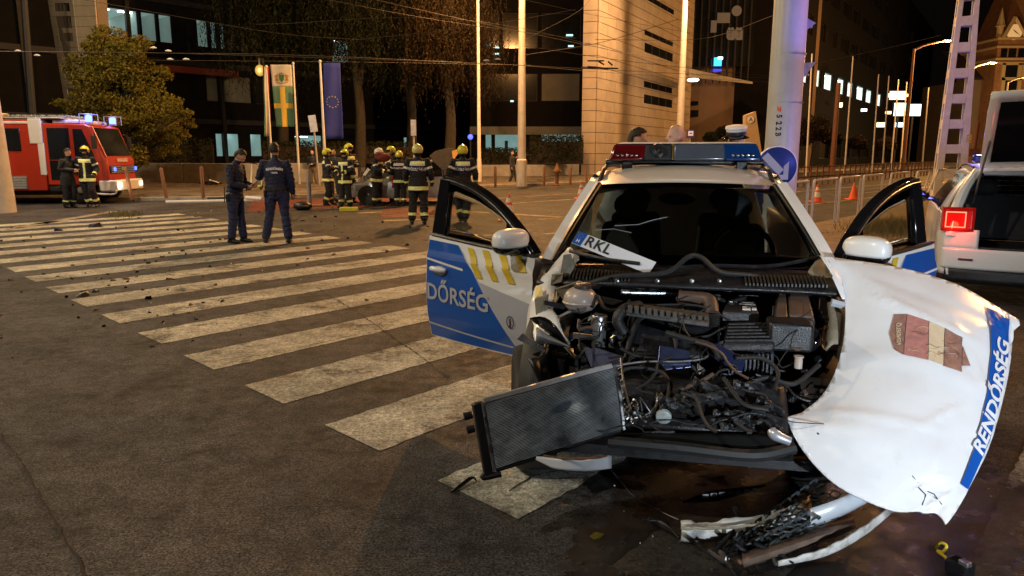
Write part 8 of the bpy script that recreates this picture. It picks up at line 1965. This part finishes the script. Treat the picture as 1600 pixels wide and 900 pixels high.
q.slab([P(u, v, Yb + .1 * math.sin(i * 2)) for i, (u, v) in enumerate(ol)], (0, .05, 0)); q.build('panel', mat('brown_metallic', (.20, .13, .07), .35, metal=.5, var=.2), bn, world=True, bevel=.01)
q = MB(); q.tube([P(693, 262, Yb + .05), G(695, 317)], .05); q.build('support', M_STEEL, bn, world=True)
q = MB(); q.slab([P(706, 236, Yb - .05), P(715, 233, Yb - .05), P(717, 238, Yb - .05), P(708, 251, Yb - .05)], (0, .02, 0)); q.build('lamp', mat('amber_lamp', (.7, .22, .02), .3, emit=(1, .35, .05), es=.4), bn, world=True)
t = thing('red_jacket_bundle', 'red crumpled cloth held beside the white helmeted firefighter', 'cloth', P(600, 245, 23.4)); q = MB(); q.ell(P(598, 246, 23.3), (.26, .14, .15)); q.ell(P(592, 242, 23.3), (.14, .12, .10)); q.build('cloth', mat('dark_red_cloth', (.13, .02, .015), .8, var=.3, vs=12, bump=.8, bs=14), t, world=True)

# ================================================================== DEBRIS on the crossing
rr = random.Random(21)
M_GRN = mat('clear_shard', (.55, .55, .5), .15, var=.2, coat=.5)
named = [(130, 463, 26, 'flat black plastic shard lying just off the left end of the crossing'), (150, 456, 20, 'lumpy dark fragment between two stripes at the left'), (196, 437, 22, 'long torn dark fragment on a stripe at the left'), (232, 467, 20, 'dark flat fragment with a silver clip on a stripe'), (297, 478, 14, 'curled dark fragment lying alone between stripes'), (318, 474, 8, 'small upright grey fragment'), (347, 472, 12, 'small brown fragment right of the curled one'), (466, 415, 11, 'dark and white fragment near the broad policeman'), (573, 470, 10, 'small dark fragment near the open blue door'), (150, 355, 26, 'long dark fragment at the far side of the crossing'), (92, 361, 26, 'brown flat fragment on the farthest stripes'), (475, 480 - 0, 0, '')]
def frag(label, u, v, px, k, group='fragments scattered over the crossing', pale=False):
    c = G(u, v); s = px / FPX * c.y; t = thing('debris_fragment', label, 'car fragment', c, rr.uniform(0, 3), group)
    n_ = rr.randint(5, 7); top = []; bot = []
    for i in range(n_):
        a = 2 * PI * i / n_; r_ = s * .5 * rr.uniform(.45, 1.1); bot.append(V((r_ * math.cos(a), r_ * .55 * math.sin(a), .002))); top.append(V((r_ * .8 * math.cos(a), r_ * .42 * math.sin(a), s * rr.uniform(.06, .3) + .006)))
    q = MB(); q.loft([bot, top]); q.build('shard', pale or rr.choice((M_BLACKP, M_BLACKP, M_RUB, M_GLOSS, M_RUST)), t, smooth=False)
for k, (u, v, px, lab) in enumerate(named):
    if px: frag(lab, u, v, px, k)
for k in range(150):
    if k < 95: u, v = rr.gauss(190, 130), rr.gauss(435, 48)
    else: u, v = rr.uniform(230, 720), rr.uniform(318, 400)
    v = max(330 if k < 95 else 318, min(560, v)); u = max(2, u)
    if u > 640 and v > 400: continue
    if 355 < u < 470 and 368 < v < 388: continue
    frag('small dark fragment of car plastic lying on the asphalt', u, v, rr.uniform(3, 11) * (1 if v > 380 else .9), k, 'small dark fragments scattered over the asphalt')
for k, (u, v) in enumerate([(12 + 0, 358), (361, 412), (575, 387), (236, 474), (310, 333), (330, 330), (650, 380), (410, 423), (540, 437), (470, 438), (622, 503), (960, 760), (1010, 765), (975, 800), (1000, 850), (1020, 840), (1375, 790), (560, 320)]):
    frag('small pale shard glinting on the asphalt', u, v, 7 if u < 20 else 3.5, k, 'pale shards on the asphalt', pale=M_DECALW if k % 2 else M_GRN)
t = thing('yellow_case', 'yellow flat box on the ground at the feet of the pale flapped firefighter', 'case', G(545, 327)); q = MB(); q.box(G(545, 327, .06), (.5, .25, .12)); q.build('box', M_HELM, t, world=True, bevel=.02)
for k, (u, v, lab) in enumerate(((473, 322, 'black bag on the ground left of the fire crew'), (534, 311, 'black bag beside the kerb behind the fire crew'))):
    t = thing('black_bag', lab, 'bag', G(u, v)); q = MB(); q.ell(G(u, v, .12), (.28, .2, .14)); q.build('bag', M_BLACKP, t, world=True); q = MB(); q.tube(bent([G(u, v, .22) - V((.15, 0, 0)), G(u, v, .36), G(u, v, .22) + V((.15, 0, 0))], 4), .015); q.build('handle', M_BLACKP, t, world=True)
